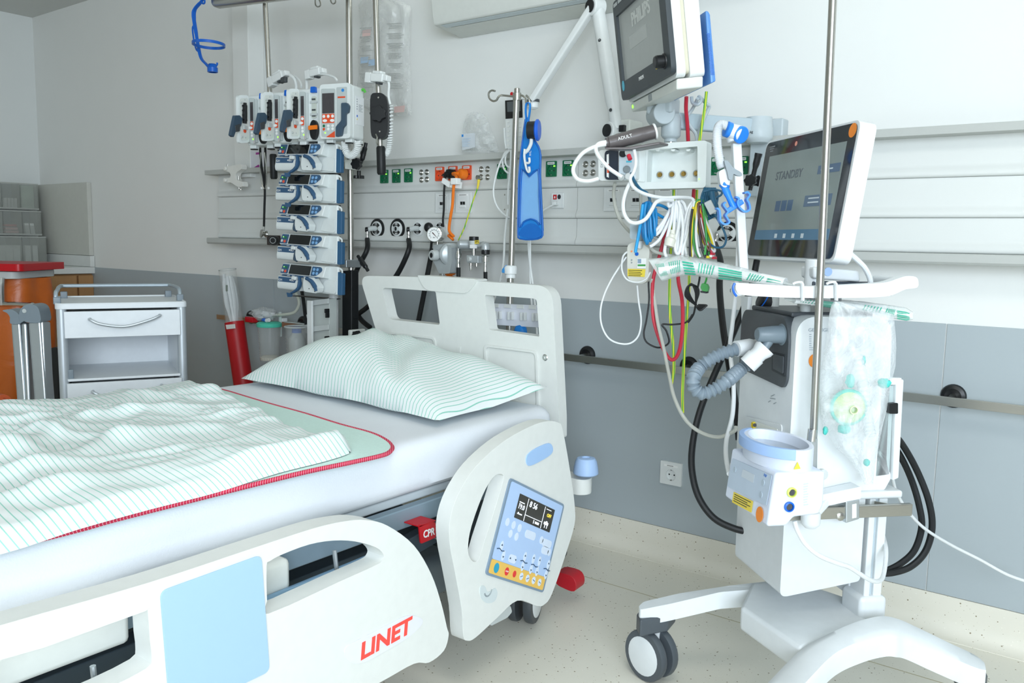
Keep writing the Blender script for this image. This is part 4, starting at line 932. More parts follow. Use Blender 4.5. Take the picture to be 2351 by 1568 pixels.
        F().tube([(dx+.001, -.040, .165), (dx+.001, -.041, .15), (dx, -.042, .11), (dx, -.043, .085)], [.007, .0095, .010, .009], 10, 5).build('pressure_pad', RUBBER, dr)
        for i in range(4): F().bb((dx-.004, -.053, .095+i*.018), (dx+.004, -.031, .102+i*.018)).build('pad_tab', BLACK, dr)
        F().lathe((dx-.004, -.04, .055), (1, 0, 0), [(.007, 0), (.007, .004), (.0001, .005)], 14).build('red_dot', ORRED, dr)
        for q in ((-.035, .178), (-.055, .03), (-.035, .03), (-.055, .165)): F().lathe((dx-.006, q[0], q[1]), (1, 0, 0), [(.004, 0), (.0035, .004), (.0001, .004)], 10).build('screw', GREYL, dr)
        F().bb((dx-.004, -.052, .06), (dx+.004, -.028, .076)).build('door_catch', GREYL, dr, bevel=.002)
        F().prism(roundpoly([(dx-.012, -.074, .112), (dx-.010, -.060, .10), (dx-.012, -.068, .07), (dx-.014, -.090, .062), (dx-.014, -.112, .022), (dx-.014, -.128, .028), (dx-.014, -.118, .058), (dx-.014, -.100, .108)], .004, 3), (.014, 0, 0)).build('door_lever', SLATED, dr, bevel=.003)
        F().prism([(dx-.002, -.072, .08), (dx-.002, -.104, .068), (dx-.002, -.100, .044), (dx-.002, -.076, .05)], (.004, 0, 0)).build('lever_hook', GREYD, dr, bevel=.001)
    return r
ipo, ipc = infusion_pump(True), infusion_pump(False)
base4 = Yp(771, 321, YT)
PX_ = V((math.cos(math.radians(17)), math.sin(math.radians(17)), 0)); PY_ = V((-PX_.y, PX_.x, 0))
for k, lb in enumerate(('infusion pump with its door hanging open, furthest left of the row', 'middle one of the three infusion pumps with open doors', 'open-doored infusion pump right next to the closed one', 'closed infusion pump with dark display and orange keypad at the right end of the row')):
    p = base4-AX*.143*(3-k)+V((0, 0, -.0015*(3-k))); M = MX((PX_, PY_, V((0, 0, 1)))).transposed().to_4x4(); M.translation = p
    if k == 0: r = place(ipo, M)
    elif k == 3: r = place(ipc, M)
    else: r = copy_thing(ipo, M, lb)
    r['label'] = lb
# --- the tower that carries the pumps
tw = thing('pump_tower', 'white and black pump tower with clamps on a steel pole, left of the headboard', 'pump stand', Yp(765, 740, -.36).xy.to_3d())
YB = -.31
MB().tube([Yp(766, 745, YB), Yp(765, 330, YB)], .020, 16, 0).build('white_post', WHITE, tw)
MB().bb(Yp(622, 333, -.44)+V((0, 0, -.012)), Yp(772, 333, -.33)).build('pump_carrier', GREYD, tw, bevel=.003)
for k in range(5): MB().bb(Yp(670, 402+69.5*k, -.34), Yp(770, 408+69.5*k, -.33)+V((0, .03, 0))).build('pump_bracket', BLACK, tw, bevel=.002)
zb = Yp(735, 800, -.36).z
MB().prism([Yp(713, 690, -.38), Yp(756, 686, -.38), Yp(756, 815, -.38), Yp(713, 818, -.38)], (0, .04, 0)).build('rear_panel', mat('tower_panel_paint', '#b9c0bd', .5), tw, bevel=.002)
for y in (690, 750): MB().prism([Yp(715, y, -.384), Yp(756, y-5, -.384), Yp(756, y+7, -.384), Yp(715, y+12, -.384)], (0, -.006, 0)).build('cross_bar', GREYL, tw, bevel=.001)
MB().bar(Yp(712, 690, -.40), Yp(713, 815, -.40), .01, .03).build('panel_edge', WHITE, tw, bevel=.002)
for y in (714, 777):
    MB().bb(Yp(744, y-5, -.41), Yp(757, y+4, -.385)).build('black_latch', BLACK, tw, bevel=.003)
    MB().bb(Yp(748, y+4, -.41), Yp(755, y+15, -.39)).build('black_latch', BLACK, tw, bevel=.002)
pz = Yp(766, 800, YB); MB().cyl(V((pz.x, YB, 0.10)), Yp(766, 740, YB), .020).build('white_post', WHITE, tw)
MB().bb(V((pz.x-.16, YB-.09, .05)), V((pz.x+.06, YB+.06, .11))).build('base_box', GREYD, tw, bevel=.02)
for sx in (-.13, .03):
    for sy in (-.07, .04): MB().cyl((pz.x+sx, YB+sy, 0), (pz.x+sx, YB+sy, .05), .012).build('base_foot', BLACK, tw)
MB().tube([Yp(728, 806, -.40), Yp(728, 830, -.40)], .030, 20, 0).build('black_socket', BLACK, tw)
MB().prism([Yp(785, 622, -.30), Yp(807, 620, -.30), Yp(807, 790, -.30), Yp(785, 796, -.30)], (0, .04, 0)).build('black_cover', BLACK, tw, bevel=.004)
for y in (663, 726): MB().prism([Yp(806, y-4, -.29), Yp(812, y+4, -.29), Yp(806, y+14, -.29)], (0, .02, 0)).build('cover_fin', BLACK, tw)
yp_ = -.27
MB().tube([Yp(800.7, -30, yp_), Yp(805.6, 590, yp_), Yp(808, 800, yp_)], .0125, 16, 0).build('steel_pole', STEEL, tw)
pf = Yp(808, 800, yp_); MB().cyl(V((pf.x, yp_, .02)), pf, .0125).build('steel_pole', STEEL, tw)
MB().lathe(V((pf.x, yp_, 0)), (0, 0, 1), [(.05, 0), (.05, .012), (.02, .03)], 20).build('pole_foot', BLACK, tw)
MB().bb(Yp(779, 596, -.32), Yp(829, 614, -.24)).build('clamp_arm', ALU, tw, bevel=.003)
MB().bb(Yp(793, 345, -.32), Yp(832, 362, -.24)).build('clamp_arm', OFFW, tw, bevel=.004)
MB().bb(Yp(792, 366, -.32), Yp(826, 391, -.24)).build('clamp_block', OFFW, tw, bevel=.006)
def star_knob(p, ax, R, parent, h=.018):
    x, y = perp(V(ax)); o = [V(p)+(x*math.cos(2*PI*i/48)+y*math.sin(2*PI*i/48))*R*(1+.10*math.cos(7*2*PI*i/48)) for i in range(48)]
    return MB().prism(o, V(ax).normalized()*h).build('star_knob', BLACK, parent, bevel=.002)
star_knob(Yp(822, 377, -.33), (.2, -1, 0), .021, tw); star_knob(Yp(824, 403, -.28), (0, 0, -1), .020, tw, .012)
MB().cyl(Yp(824, 392, -.28), Yp(824, 404, -.28), .008).build('knob_stem', BLACK, tw)
def t_handle(p, d, q, parent):
    MB().cyl(p, p+V(d)*.03, .005).build('spindle', STEEL, parent)
    c = p+V(d)*.035; MB().tube([p+V(d)*.02, c], [.010, .012], 10, 0).build('handle_hub', BLACK, parent)
    MB().tube([c+V(q)*.042+V(d)*.006, c+V(q)*.02+V(d)*.012, c+V(d)*.006, c-V(q)*.02+V(d)*.010, c-V(q)*.04], [.007, .010, .011, .010, .007], 10, 5).build('t_handle', BLACK, parent)
t_handle(Yp(830, 353, -.28), (.6, -.3, 0), (.35, 0, .94), tw); t_handle(Yp(829, 604, -.27), (.6, -.3, 0), (.7, 0, -.7), tw)
MB().bb(Yp(806, 758, -.33), Yp(832, 782, -.25)).build('clamp_block', OFFW, tw, bevel=.005); star_knob(Yp(823, 771, -.34), (.1, -1, 0), .020, tw)
MB().bb(Yp(832, 763, -.29), Yp(846, 773, -.27)).build('clamp_arm', STEEL, tw)
# --- thin poles with black grips either side
def grip_pole(label, pts, Y, R, grip, rg, plate=None):
    t = thing('drip_pole', label, 'drip pole', Yp(*grip[1], Y))
    MB().tube([Yp(*p, Y) for p in pts], R, 12, 0).build('pole', STEEL, t)
    MB().tube([Yp(grip[0][0], grip[0][1], Y), Yp(*grip[0], Y).lerp(Yp(*grip[1], Y), .06), Yp(*grip[0], Y).lerp(Yp(*grip[1], Y), .94), Yp(*grip[1], Y)], [rg*.85, rg, rg, rg*.8], 16, 0).build('grip', RUBBER, t)
    return t
lp = grip_pole('thin steel drip pole rising behind the leftmost infusion pumps, black grip at its foot', [(606.5, -40), (617, 165), (626, 345)], -.33, .0105, ((627, 354), (629, 411)), .0155)
rp = grip_pole('thin steel drip pole with a black plastic guide plate, right of the pumps', [(861, -40), (866, 120), (873, 338)], -.42, .0105, ((874, 336), (876, 401)), .0165)
gP = Yp(870, 265, -.445); gN = (CAM-gP); gN.z = 0; gN = (gN.normalized()+V((-.25, -.1, 0))).normalized()
pl_ = catmull([Np(x, y, gP, gN) for x, y in [(851, 220), (866, 213), (880, 216), (889, 232), (891, 270), (889, 305), (880, 317), (868, 318), (853, 312), (850, 268)]], 4, True)
gp = MB().prism(pl_, -gN*.034).build('guide_plate', BLACK, rp, bevel=.006, seg=3)
star_knob(Np(870, 262, gP+gN*.002, gN), gN, .027, gp, .020)
for x, y in ((869, 224), (872, 302)): MB().lathe(Np(x, y, gP+gN*.001, gN), gN, [(.004, 0), (.003, .002), (.0001, .002)], 10).build('screw', STEEL, gp)
MB().tube([Yp(863, 308, -.455), Yp(866, 316, -.455), Yp(864, 326, -.455), Yp(867, 333, -.455)], .003, 6, 4).build('wire_hook', STEEL, rp)
# --- drop sensors clipped to the poles
def drop_sensor(M, label, cable):
    r = thing('drop_sensor', label, 'drop sensor', group='white drop sensors', M=M)
    F = lambda: LB(r)
    F().bb((-.022, -.015, -.012), (.03, .015, .014)).build('body', WHITE, r, bevel=.004)
    F().bb((-.016, -.012, .013), (.02, .012, .022)).build('ridge', WHITE, r, bevel=.003)
    e = F().bb((-.045, -.014, -.016), (-.02, .012, .016)).build('end_block', WHITE, r, bevel=.003)
    t = F()
    for i in range(5): t.bb((-.0456, -.011+i*.0045, -.010), (-.0448, -.009+i*.0045, .010))
    t.build('lettering', INK, e)
    F().bb((.028, -.012, -.008), (.045, .012, .010)).build('clip', WHITE, r, bevel=.003)
    F().bb((.0, -.012, -.018), (.012, .012, -.010)).build('clip_jaw', GREYD, r, bevel=.002)
    MB().tube(cable, .0045, 8, 6).build('cable', WHITE, r)
    return r
def ds_M(x, y, Y, roll, sc=1): 
    return T(Yp(x, y, Y)) @ (AX.to_track_quat('X', 'Z').to_matrix().to_4x4()) @ MX.Rotation(-roll, 4, 'Y') @ MX.Diagonal((sc, sc, sc, 1))
drop_sensor(ds_M(640, 180, -.36, .30, 1.25), 'white drop sensor lying tilted on top of the two leftmost infusion pumps', [Yp(664, 172, -.35), Yp(680, 177, -.36), Yp(690, 190, -.37), Yp(692, 200, -.38)])
drop_sensor(ds_M(725, 168, -.38, .10, 1.1), 'white drop sensor standing on its cable arch above the third infusion pump', [Yp(738, 170, -.38), Yp(752, 172, -.38), Yp(768, 178, -.38), Yp(774, 186, -.38)])
drop_sensor(ds_M(868, 180, -.44, -.12, 1.15), 'white drop sensor clamped on the right drip pole above the black plate', [Yp(890, 184, -.43), Yp(893, 195, -.43), Yp(892, 220, -.43), Yp(896, 240, -.43)])
for q, lb in (([(665, 172), (676, 182), (680, 200), (677, 215)], 'short white hanger strap beside the tilted drop sensor'), ([(703, 180), (704, 192), (704, 205)], 'white holder strap below the standing drop sensor')):
    tag(MB().tube([Yp(x, y, -.37) for x, y in q], [.007, .006, .006, .006], 8, 5).build('sensor_strap', WHITE), lb, 'strap')
dk_ = MB().bb(Yp(643, 177, -.375), Yp(661, 190, -.36)).build('grey_clip', GREYD, bevel=.003); tag(dk_, 'dark grey clip under the tilted drop sensor', 'clip')
# --- coiled leads
def coil_cord(label, pts, Y, R, turns, r):
    t = MB().tube(coil_along([Yp(x, y, Y) for x, y in pts], R, turns, 8, 10), r, 6, 0).build('spiral_lead', WHITE)
    return tag(t, label, 'spiral lead')
coil_cord('short white coiled cord looping below the closed infusion pump', [(791, 327), (792, 340), (798, 354), (807, 357), (816, 350), (821, 338), (821, 325)], -.40, .011, 22, .0038)
coil_cord('long white coiled cord hanging beside the black guide plate of the right drip pole', [(896, 240), (896, 290), (894, 330), (888, 352), (879, 350), (871, 335), (868, 318)], -.40, .0085, 40, .0032)
# --- bar and hooks at the top edge
bb_ = thing('ceiling_boom', 'round-ended grey boom bar entering at the top of the picture', 'boom', Yp(520, 6, -.36))
MB().tube([Yp(496, 4, -.36), Yp(503, 5, -.36), Yp(610, -9, -.36), Yp(820, -36, -.36)], [.024, .027, .027, .027], 18, 0).build('bar', STEEL, bb_)
def wire_loop(label, x, y, w):
    t = MB().tube([Yp(x-w*.4, -30, -.3), Yp(x-w*.5, y-9, -.3), Yp(x-w*.2, y, -.3), Yp(x+w*.35, y-1, -.3), Yp(x+w*.5, y-8, -.3), Yp(x+w*.1, y-22, -.3), Yp(x, -34, -.3)], .0028, 8, 6).build('wire_hook', STEEL)
    tag(t, label, 'hook', 'wire hooks at the top edge')
wire_loop('longer wire drip hook hanging left of the thick steel pole', 730, 15, 12); wire_loop('shorter wire drip hook right next to the thick steel pole', 765, 8, 11)
# --- blue bottle strap hanging in front of the left wall
bs = thing('bottle_strap', 'bright blue plastic bottle strap with a ring, hanging against the far wall', 'bottle holder', Yp(480, 160, -.4))
YS = -.40
spn = [Yp(x, y, YS) for x, y in [(470, -6), (460, 6), (447, 22), (445, 40), (450, 75), (456, 110), (462, 134), (474, 148), (482, 157)]]
MB().tube(spn, [.008, .010, .011, .010, .009, .009, .009, .009], 8, 6, flat=.5).build('strap', BLUE, bs)
MB().tube([Yp(x, y, YS) for x, y in [(445, 58), (442, 66), (445, 92), (450, 112), (455, 118)]], .004, 6, 5).build('side_loop', BLUE, bs)
rc = Yp(479, 102, YS-.02); MB().lathe(rc, (0, .03, 1), [(.066, -.006), (.0695, -.006), (.0695, .006), (.066, .006), (.066, -.006)], 36, False).build('ring', BLUE, bs)
cc = Yp(488, 158, YS); MB().lathe(cc, (0, 0, 1), [(.018, -.014), (.021, -.014), (.021, .004), (.017, .008), (.015, .02)], 20, False).build('clip', BLUE, bs, solid=.003)
MB().tube([Yp(496, 152, YS-.01), Yp(499, 147, YS-.01), Yp(498, 145, YS-.01)], .004, 6, 3).build('clip_prong', BLUE, bs)
MB().tube([Yp(463, 0, YS), Yp(465, 8, YS), Yp(470, 6, YS), Yp(469, -4, YS)], .004, 6, 4).build('hook', BLUE, bs)
# --- glove box and white clamp on the shelf, stethoscope
gb = thing('glove_box', 'white glove box with blue and purple print standing on the panel shelf', 'glove box', Yp(577, 384, -.06))
x0, x1 = Yp(553, 380, -.085).x, Yp(622, 380, -.085).x; z0 = 1.4415
MB().bb((x0, -.085, z0), (x1, -.012, z0+.082)).build('carton', mat('glove_carton', '#dcdde3', .6), gb, bevel=.002)
W_ = x1-x0
MB().prism([(x0+.004, -.0858, z0+.075), (x0+.05, -.0858, z0+.078), (x0+.03, -.0858, z0+.05), (x0+.012, -.0858, z0+.045), (x0+.004, -.0858, z0+.05)], (0, -.0006, 0)).build('blue_print', mat('print_blue', '#2a3f9d', .5), gb)
MB().bb((x0+W_*.52, -.0864, z0+.064), (x0+W_*.66, -.0852, z0+.074)).build('purple_print', mat('print_purple', '#a23a93', .5), gb)
MB().prism([(x0+W_*.42, -.0858, z0+.001), (x0+W_*.72, -.0858, z0+.001), (x0+W_*.6, -.0858, z0+.016)], (0, -.0006, 0)).build('purple_print', mat('print_purple', '#a23a93', .5), gb)
t = MB()
for i in range(4): t.bb((x0+.012, -.0864, z0+.036-i*.009), (x0+.012+[.06, .035, .05, .03][i], -.0855, z0+.039-i*.009))
t.build('lettering', mat('print_blue', '#2a3f9d', .5), gb)
wc = thing('rail_clamp', 'empty white rail clamp with two jaws fixed to the left end of the panel shelf', 'clamp', Yp(535, 400, -.12))
CL = mat('cast_white_metal', '#e4e4de', .45)
MB().prism(catmull([Yp(x, y, -.15) for x, y in [(514, 383), (535, 380), (553, 377), (554, 388), (544, 395), (540, 404), (545, 414), (556, 417), (557, 428), (546, 429), (536, 423), (529, 419), (514, 419), (513, 409), (528, 408), (527, 396), (514, 392)]], 2, True), (0, .03, 0)).build('casting', CL, wc, bevel=.003)
for y in (387.5, 414): MB().lathe(Yp(519, y, -.152), (0, -1, 0), [(.009, 0), (.009, .008), (.007, .010), (.0001, .010)], 14).build('thumb_screw', CL, wc)
MB().cyl(Yp(548, 404, -.137), Yp(549, 434, -.137), .004).build('screw_spindle', STEEL, wc)
MB().lathe(Yp(553, 436, -.137), (0, 0, 1), [(.009, 0), (.009, .004), (.0001, .006)], 14).build('spindle_foot', STEEL, wc)
MB().cyl(Yp(523, 376, -.14), Yp(523, 383, -.14), .003).build('pin', STEEL, wc)
sth = thing('stethoscope', 'black stethoscope hanging in front of the left half of the wall panel', 'stethoscope', Yp(608, 540, -.22))
YQ = -.22
MB().tube([Yp(x, y, YQ) for x, y in [(597, 338), (599, 370), (605, 410), (608, 437), (607, 480), (606, 520)]], .0052, 8, 6).build('tubing', RUBBER, sth)
MB().tube([Yp(609, 338, YQ), Yp(609, 370, YQ), Yp(609, 410, YQ), Yp(608, 436, YQ)], .0052, 8, 5).build('tubing', RUBBER, sth)
for a in ([(599, 350), (597, 385), (600, 415), (606, 434)], [(607, 350), (611, 385), (612, 415), (609, 434)]): MB().tube([Yp(x, y, YQ-.008) for x, y in a], .0028, 8, 5).build('metal_binaural', CHROME, sth)
for x in (601, 617): MB().ball(Yp(x, 432, YQ-.008), .0065, 10, 8).build('ear_tip', LABEL, sth)
MB().cyl(Yp(606, 519, YQ), Yp(605.5, 530, YQ), .0045).build('stem', CHROME, sth)
MB().lathe(Yp(606, 537, YQ), (-.35, -.9, .1), [(.010, -.016), (.016, -.013), (.0145, -.006), (.008, -.002), (.010, .004), (.019, .010), (.019, .014), (.0001, .015)], 22).build('chest_piece', STEEL, sth)
rc_ = thing('rail_clamp', 'round black screw clamp on the lower rail, behind the syringe pump stack', 'clamp', Yp(625, 552, -.16))
MB().bb(Yp(612, 540, -.15), Yp(645, 563, -.12)).build('block', mat('dark_brown_plastic', '#3f3633', .5), rc_, bevel=.003)
kk = MB().lathe(Yp(627, 552, -.20), (.55, -.83, 0), [(.022, -.03), (.022, .0), (.020, .004), (.0001, .004)], 24).build('knob', BLACK, rc_)
MB().torus(Yp(627, 552, -.20)+V((.55, -.83, 0))*.0045, (.55, -.83, 0), .013, .0012, 24, 6).build('ring_mark', GREYL, kk)
# ================================================================ LEFT SIDE OF THE ROOM
XC = Yp(212, 620, -.02).x
zc1, zc0 = Xp(160, 614, XC).z, Xp(160, 629, XC).z
WOOD = mat('pale_wood_laminate', '#b98d5f', .5, var=.12, scale=7, aniso=(6, 6, .7))
COUNTER = mat('white_counter_laminate', '#dfe2df', .45)
ct = thing('worktop', 'white worktop with a raised back edge along the far left wall', 'worktop', (-5.6, -1.2, zc0))
MB().bb((XL+.001, -2.6, zc0), (XC, -.002, zc1)).build('slab', COUNTER, ct, bevel=.003)
MB().bb((XL+.001, -.03, zc1+.001), (XC, -.002, zc1+.07)).build('back_edge', COUNTER, ct, bevel=.003)
zs = Yp(203, 418, -.03).z
sp_ = MB().bb((XL+.001, -.028, zc1+.072), (XC-.012, -.001, zs)).build('splash_panel', mat('splash_laminate', '#c9cac2', .5), bevel=.002); tag(sp_, 'tall pale grey splash panel standing on the worktop end against the back wall', 'panel')
cbx = thing('base_cabinet', 'pale wood base cabinet with a narrow end filler under the worktop', 'cabinet', (-5.6, -1.2, 0))
MB().bb((XL+.001, -2.6, .0), (XC-.04, -.002, zc0-.004)).build('body', WOOD, cbx)
yg = Xp(180, 660, XC-.02).y
MB().bb((XC-.039, yg+.004, .1), (XC-.02, -.006, zc0-.012)).build('filler', WOOD, cbx, bevel=.001)
for k in range(3): MB().bb((XC-.039, yg-.004-.6*(k+1), .1), (XC-.02, yg-.004-.6*k-.004, zc0-.012)).build('door', WOOD, cbx, bevel=.001)
MB().cyl((XC-.03, yg, .3), (XC-.03, yg, .32), .006).build('hinge', STEEL, cbx)
# --- clear tilting-bin organiser on the worktop
CLR = film('clear_bin_plastic', '#b9bdb6', .30, .42, 4, .2, .3)
og = thing('bin_organiser', 'three-tier clear plastic bin organiser on the worktop in the far corner', 'organiser', (-5.85, -.6, zc1))
rowX = (-5.84, -5.80, -5.73); ypx = ((419, 480), (482, 539), (541, 612)); edges = ((88, 47), (95, 52), (107, 52))
packs = []
yR0 = None
for i in range(3):
    X0 = rowX[i]; zt, zb_ = Xp(60, ypx[i][0]+3, X0).z, max(Xp(60, ypx[i][1], X0).z, zc1+.004)
    yr = Xp(edges[i][0], sum(ypx[i])/2, X0).y; ym = Xp(edges[i][1], sum(ypx[i])/2, X0).y; wd = yr-ym
    ys = [yr-wd*k for k in range(4)]
    MB().bb((XL+.004, ys[-1], zb_-.004), (X0, yr, zb_)).build('tier_floor', mat('bin_frame_plastic', '#b5b8b2', .35), og)
    MB().bb((XL+.004, ys[-1], zb_), (XL+.007, yr, zt)).build('tier_back', GREYM, og)
    for k in range(4): MB().bb((XL+.004, ys[k]-.003, zb_), (X0, ys[k], zt)).build('divider', CLR, og)
    MB().bar((X0, ys[-1], zt), (X0, yr, zt), .006, .006).build('tier_edge', mat('bin_frame_plastic', '#b5b8b2', .35), og)
    MB().bar((X0, ys[-1], zb_+.004), (X0, yr, zb_+.004), .006, .006).build('tier_edge', mat('bin_frame_plastic', '#b5b8b2', .35), og)
    for k in range(3):
        MB().bb((X0-.002, ys[k+1]+.001, zb_+.008), (X0, ys[k]-.004, zt-.002)).build('bin_front', CLR, og)
    packs.append((X0, ys, zb_, zt))
PK = [mat('pack_white', '#d7dbd8', .6), mat('pack_pink', '#d6a6a6', .6), mat('pack_green', '#bfd0c2', .6), mat('pack_red', '#b84a4e', .6)]
def pack(label, i, k, f0, f1, h0, h1, m, depth=.06, lean=0, grp='packets in the organiser bins'):
    X0, ys, zb_, zt = packs[i]; w = ys[k]-ys[k+1]; y0, y1 = ys[k+1]+.004+(w-.01)*f0, ys[k+1]+.004+(w-.01)*f1; hh = zt-zb_
    a = zb_+.003+hh*h0; b = zb_+.003+hh*h1*.94
    t = MB().prism([(X0-.010, y0, a), (X0-.010, y1, a), (X0-.012-lean, y1+lean, b), (X0-.012-lean, y0+lean, b)], (-depth, 0, 0)).build('supply_packet', m, bevel=.001); tag(t, label, 'packet', grp)
for q in range(4): pack('small white tip-up packet in the top tier, in the left of its two bins', 0, 1, .12+.2*q, .29+.2*q, 0, .42, PK[0], .03, grp='white packets in the top tier')
pack('tall pale green printed sleeve in the top right bin of the organiser', 0, 0, .08, .82, 0, .98, PK[2], .03)
for q in range(3): pack('pink and white packet lying stacked in the middle tier', 1, 1, .12, .86-.05*q, .04+.14*q, .16+.14*q, PK[1] if q != 2 else PK[3], .05, grp='stacked pink packets in the middle tier')
for q in range(2): pack('slim whitish packet leaning in the middle tier right bin', 1, 0, .18+.3*q, .42+.3*q, 0, .5, PK[0], .02, -.012, 'leaning packets in the middle tier')
for q in range(3): pack('white paper packet standing in the bottom tier, in the wider left group', 2, 1, .02+.32*q, .33+.32*q, .06, .72, PK[0], .04, .004, 'white packets in the bottom left bin')
for q in range(2): pack('narrow white packet standing in the bottom right bin', 2, 0, .12+.34*q, .38+.3*q, .06, .72, PK[0], .03, 0, 'white packets in the bottom right bin')
# --- waste stand: red lid, grey ring, steel frame, orange bag
wz = thing('waste_sack_stand', 'steel waste sack stand with red lid and orange sack before the wooden cabinet', 'waste bin', Dp(40, 800, 4.1).xy.to_3d())
dW = 4.1; cW = Dp(10, 612, dW)
rx = V((RT.x, RT.y, 0)).normalized(); ry = V((-rx.y, rx.x, 0))
def WF(u, v, z): return V((cW.x, cW.y, 0))+rx*u+ry*v+V((0, 0, z))
zl = cW.z
MB().prism(roundpoly([WF(-.27, -.2, zl-.013), WF(.195, -.2, zl-.013), WF(.195, .2, zl-.013), WF(-.27, .2, zl-.013)], .03), (0, 0, .034)).build('lid', RED, wz, bevel=.006)
MB().prism(roundpoly([WF(-.25, -.18, zl-.05), WF(.16, -.18, zl-.05), WF(.16, .18, zl-.05), WF(-.25, .18, zl-.05)], .05), (0, 0, .034)).build('ring', PALEBLUE if False else GREYL, wz, bevel=.006)
sk = film('orange_sack_film', '#c4621d', .90, .98, 5, .35, 2)
def sack(u, v):
    a = 2*PI*u; z = (zl-.05)*(1-v)+.06*v
    r = .19+.02*math.sin(v*5)+.012*math.sin(a*7+v*4)*(1-v*.4)-.05*max(0, v-.8)*4
    return WF(-.02+r*1.12*math.cos(a), r*.9*math.sin(a), z)
MB().grid(sack, 64, 24, True).build('sack', sk, wz)
mb = MB(); mb.tube([WF(.10, -.19, zl-.045), WF(.10, -.20, zl-.10), WF(.10, -.2, zl-.17)], .012, 10, 5); mb.build('upright', CHROME, wz)
MB().tube([WF(-.3, -.2, zl-.16), WF(0, -.2, zl-.165), WF(.2, -.2, zl-.165), WF(.25, -.19, zl-.19), WF(.255, -.17, zl-.4), WF(.255, -.17, .03)], .010, 10, 6).build('frame_tube', CHROME, wz)
for u in (-.25, .255): MB().tube([WF(u, -.17, .03), WF(u, .17, .03)], .012, 10, 0).build('base_tube', CHROME, wz)
for u in (-.25, .255): MB().cyl(WF(u, -.15, 0), WF(u, -.15, .03), .015).build('glide', BLACK, wz)
rl = thing('sack_roll', 'roll of orange sacks lying beside the aluminium posts', 'roll', Dp(20, 915, 3.2))
cR = Dp(28, 914, 3.2)
MB().tube([cR-rx*.10+ry*.0, cR+rx*.02-ry*.09], .030, 20, 0).build('roll', mat('orange_sack_plastic', '#d9663c', .45, bump=.3), rl)
MB().tube([cR+rx*.02-ry*.09+V((.018*t/20*math.cos(t*.7)*RT.x, .018*t/20*math.cos(t*.7)*RT.y, .018*t/20*math.sin(t*.7)))+ry*-.001 for t in range(21)], .002, 6, 2).build('roll_end', mat('orange_sack_shade', '#b34a22', .5), rl)
stl = thing('low_tray_table', 'low grey tray table under the orange sack roll, mostly hidden by the bed', 'tray table', V((cR.x, cR.y, 0)))
MB().bb(cR-rx*.15-ry*.1-V((0, 0, .05)), cR+rx*.05+ry*.1-V((0, 0, .031))).build('tray', GREYM, stl, bevel=.004)
for a_ in (-.06, .01):
    for c_ in (-.03, .03): MB().cyl(V((cR.x, cR.y, 0))+rx*a_+ry*c_, V((cR.x, cR.y, cR.z-.049))+rx*a_+ry*c_, .010).build('leg', STEEL, stl)
# --- pair of aluminium posts with grey rounded heads
tp = thing('folding_frame', 'pair of upright aluminium posts with rounded grey plastic heads, between the bed and the cart', 'folding frame', Dp(75, 900, 3.05).xy.to_3d())
dT = 3.05
def TP(x, y, d=dT): return Dp(x, y, d)
for (a, b, w, h, nm) in (((44, 741), (58, 925), .034, .05, 'post'), ((63, 741), (72, 925), .02, .05, 'post'), ((89, 738), (103, 925), .045, .06, 'post'), ((104, 738), (113, 925), .012, .05, 'post')):
    p0, p1 = TP(*a), TP(*b); d = (p1-p0).normalized(); p1 = p1+d*(p1.z-.03)/max(1e-3, -d.z)
    MB().bar(p0, p1, w, h, ry).build(nm, ALU, tp, bevel=.008, seg=3)
HEADM = mat('grey_head_plastic', '#7f8b93', .35)
h1 = catmull([TP(x, y) for x, y in [(17, 712), (26, 709), (40, 710), (52, 718), (58, 730), (58, 741), (35, 741), (34, 727), (27, 717)]], 3, True)
MB().prism([p-ry*.03 for p in h1], ry*.06).build('head', HEADM, tp, bevel=.005)
h2 = catmull([TP(x, y) for x, y in [(56, 722), (60, 708), (70, 699), (85, 697), (97, 702), (103, 714), (104, 738), (75, 738), (68, 735), (60, 738)]], 3, True)
hd2 = MB().prism([p-ry*.035 for p in h2], ry*.07).build('head', HEADM, tp, bevel=.006)
MB().lathe(TP(69, 712)-ry*.036, -ry, [(.008, 0), (.007, .002), (.0001, .002)], 14).build('head_screw', GREYL, hd2)
MB().bar(V((TP(60, 920).x, TP(60, 920).y, .03)), V((TP(110, 920).x, TP(110, 920).y, .03)), .08, .05).build('base', GREYM, tp, bevel=.01)
for q in (58, 112): MB().cyl(V((TP(q, 920).x, TP(q, 920).y, 0)), V((TP(q, 920).x, TP(q, 920).y, .02)), .02).build('foot', BLACK, tp)
bk = thing('black_floor_stand', 'black curved upright standing behind the white cart, left of its post', 'stand', Dp(124, 880, 3.7).xy.to_3d())
MB().prism(catmull([Dp(x, y, 3.7) for x, y in [(112, 802), (118, 799), (132, 800), (134, 830), (133, 905), (134, 960), (116, 960), (116, 900), (118, 850), (113, 815)]], 3, True), ry*.05).build('upright', BLACK, bk, bevel=.006)
p_ = Dp(125, 958, 3.7); MB().lathe(V((p_.x, p_.y, 0)), (0, 0, 1), [(.12, 0), (.12, .02), (.02, .04), (.02, p_.z+.01)], 20).build('foot_plate', BLACK, bk)
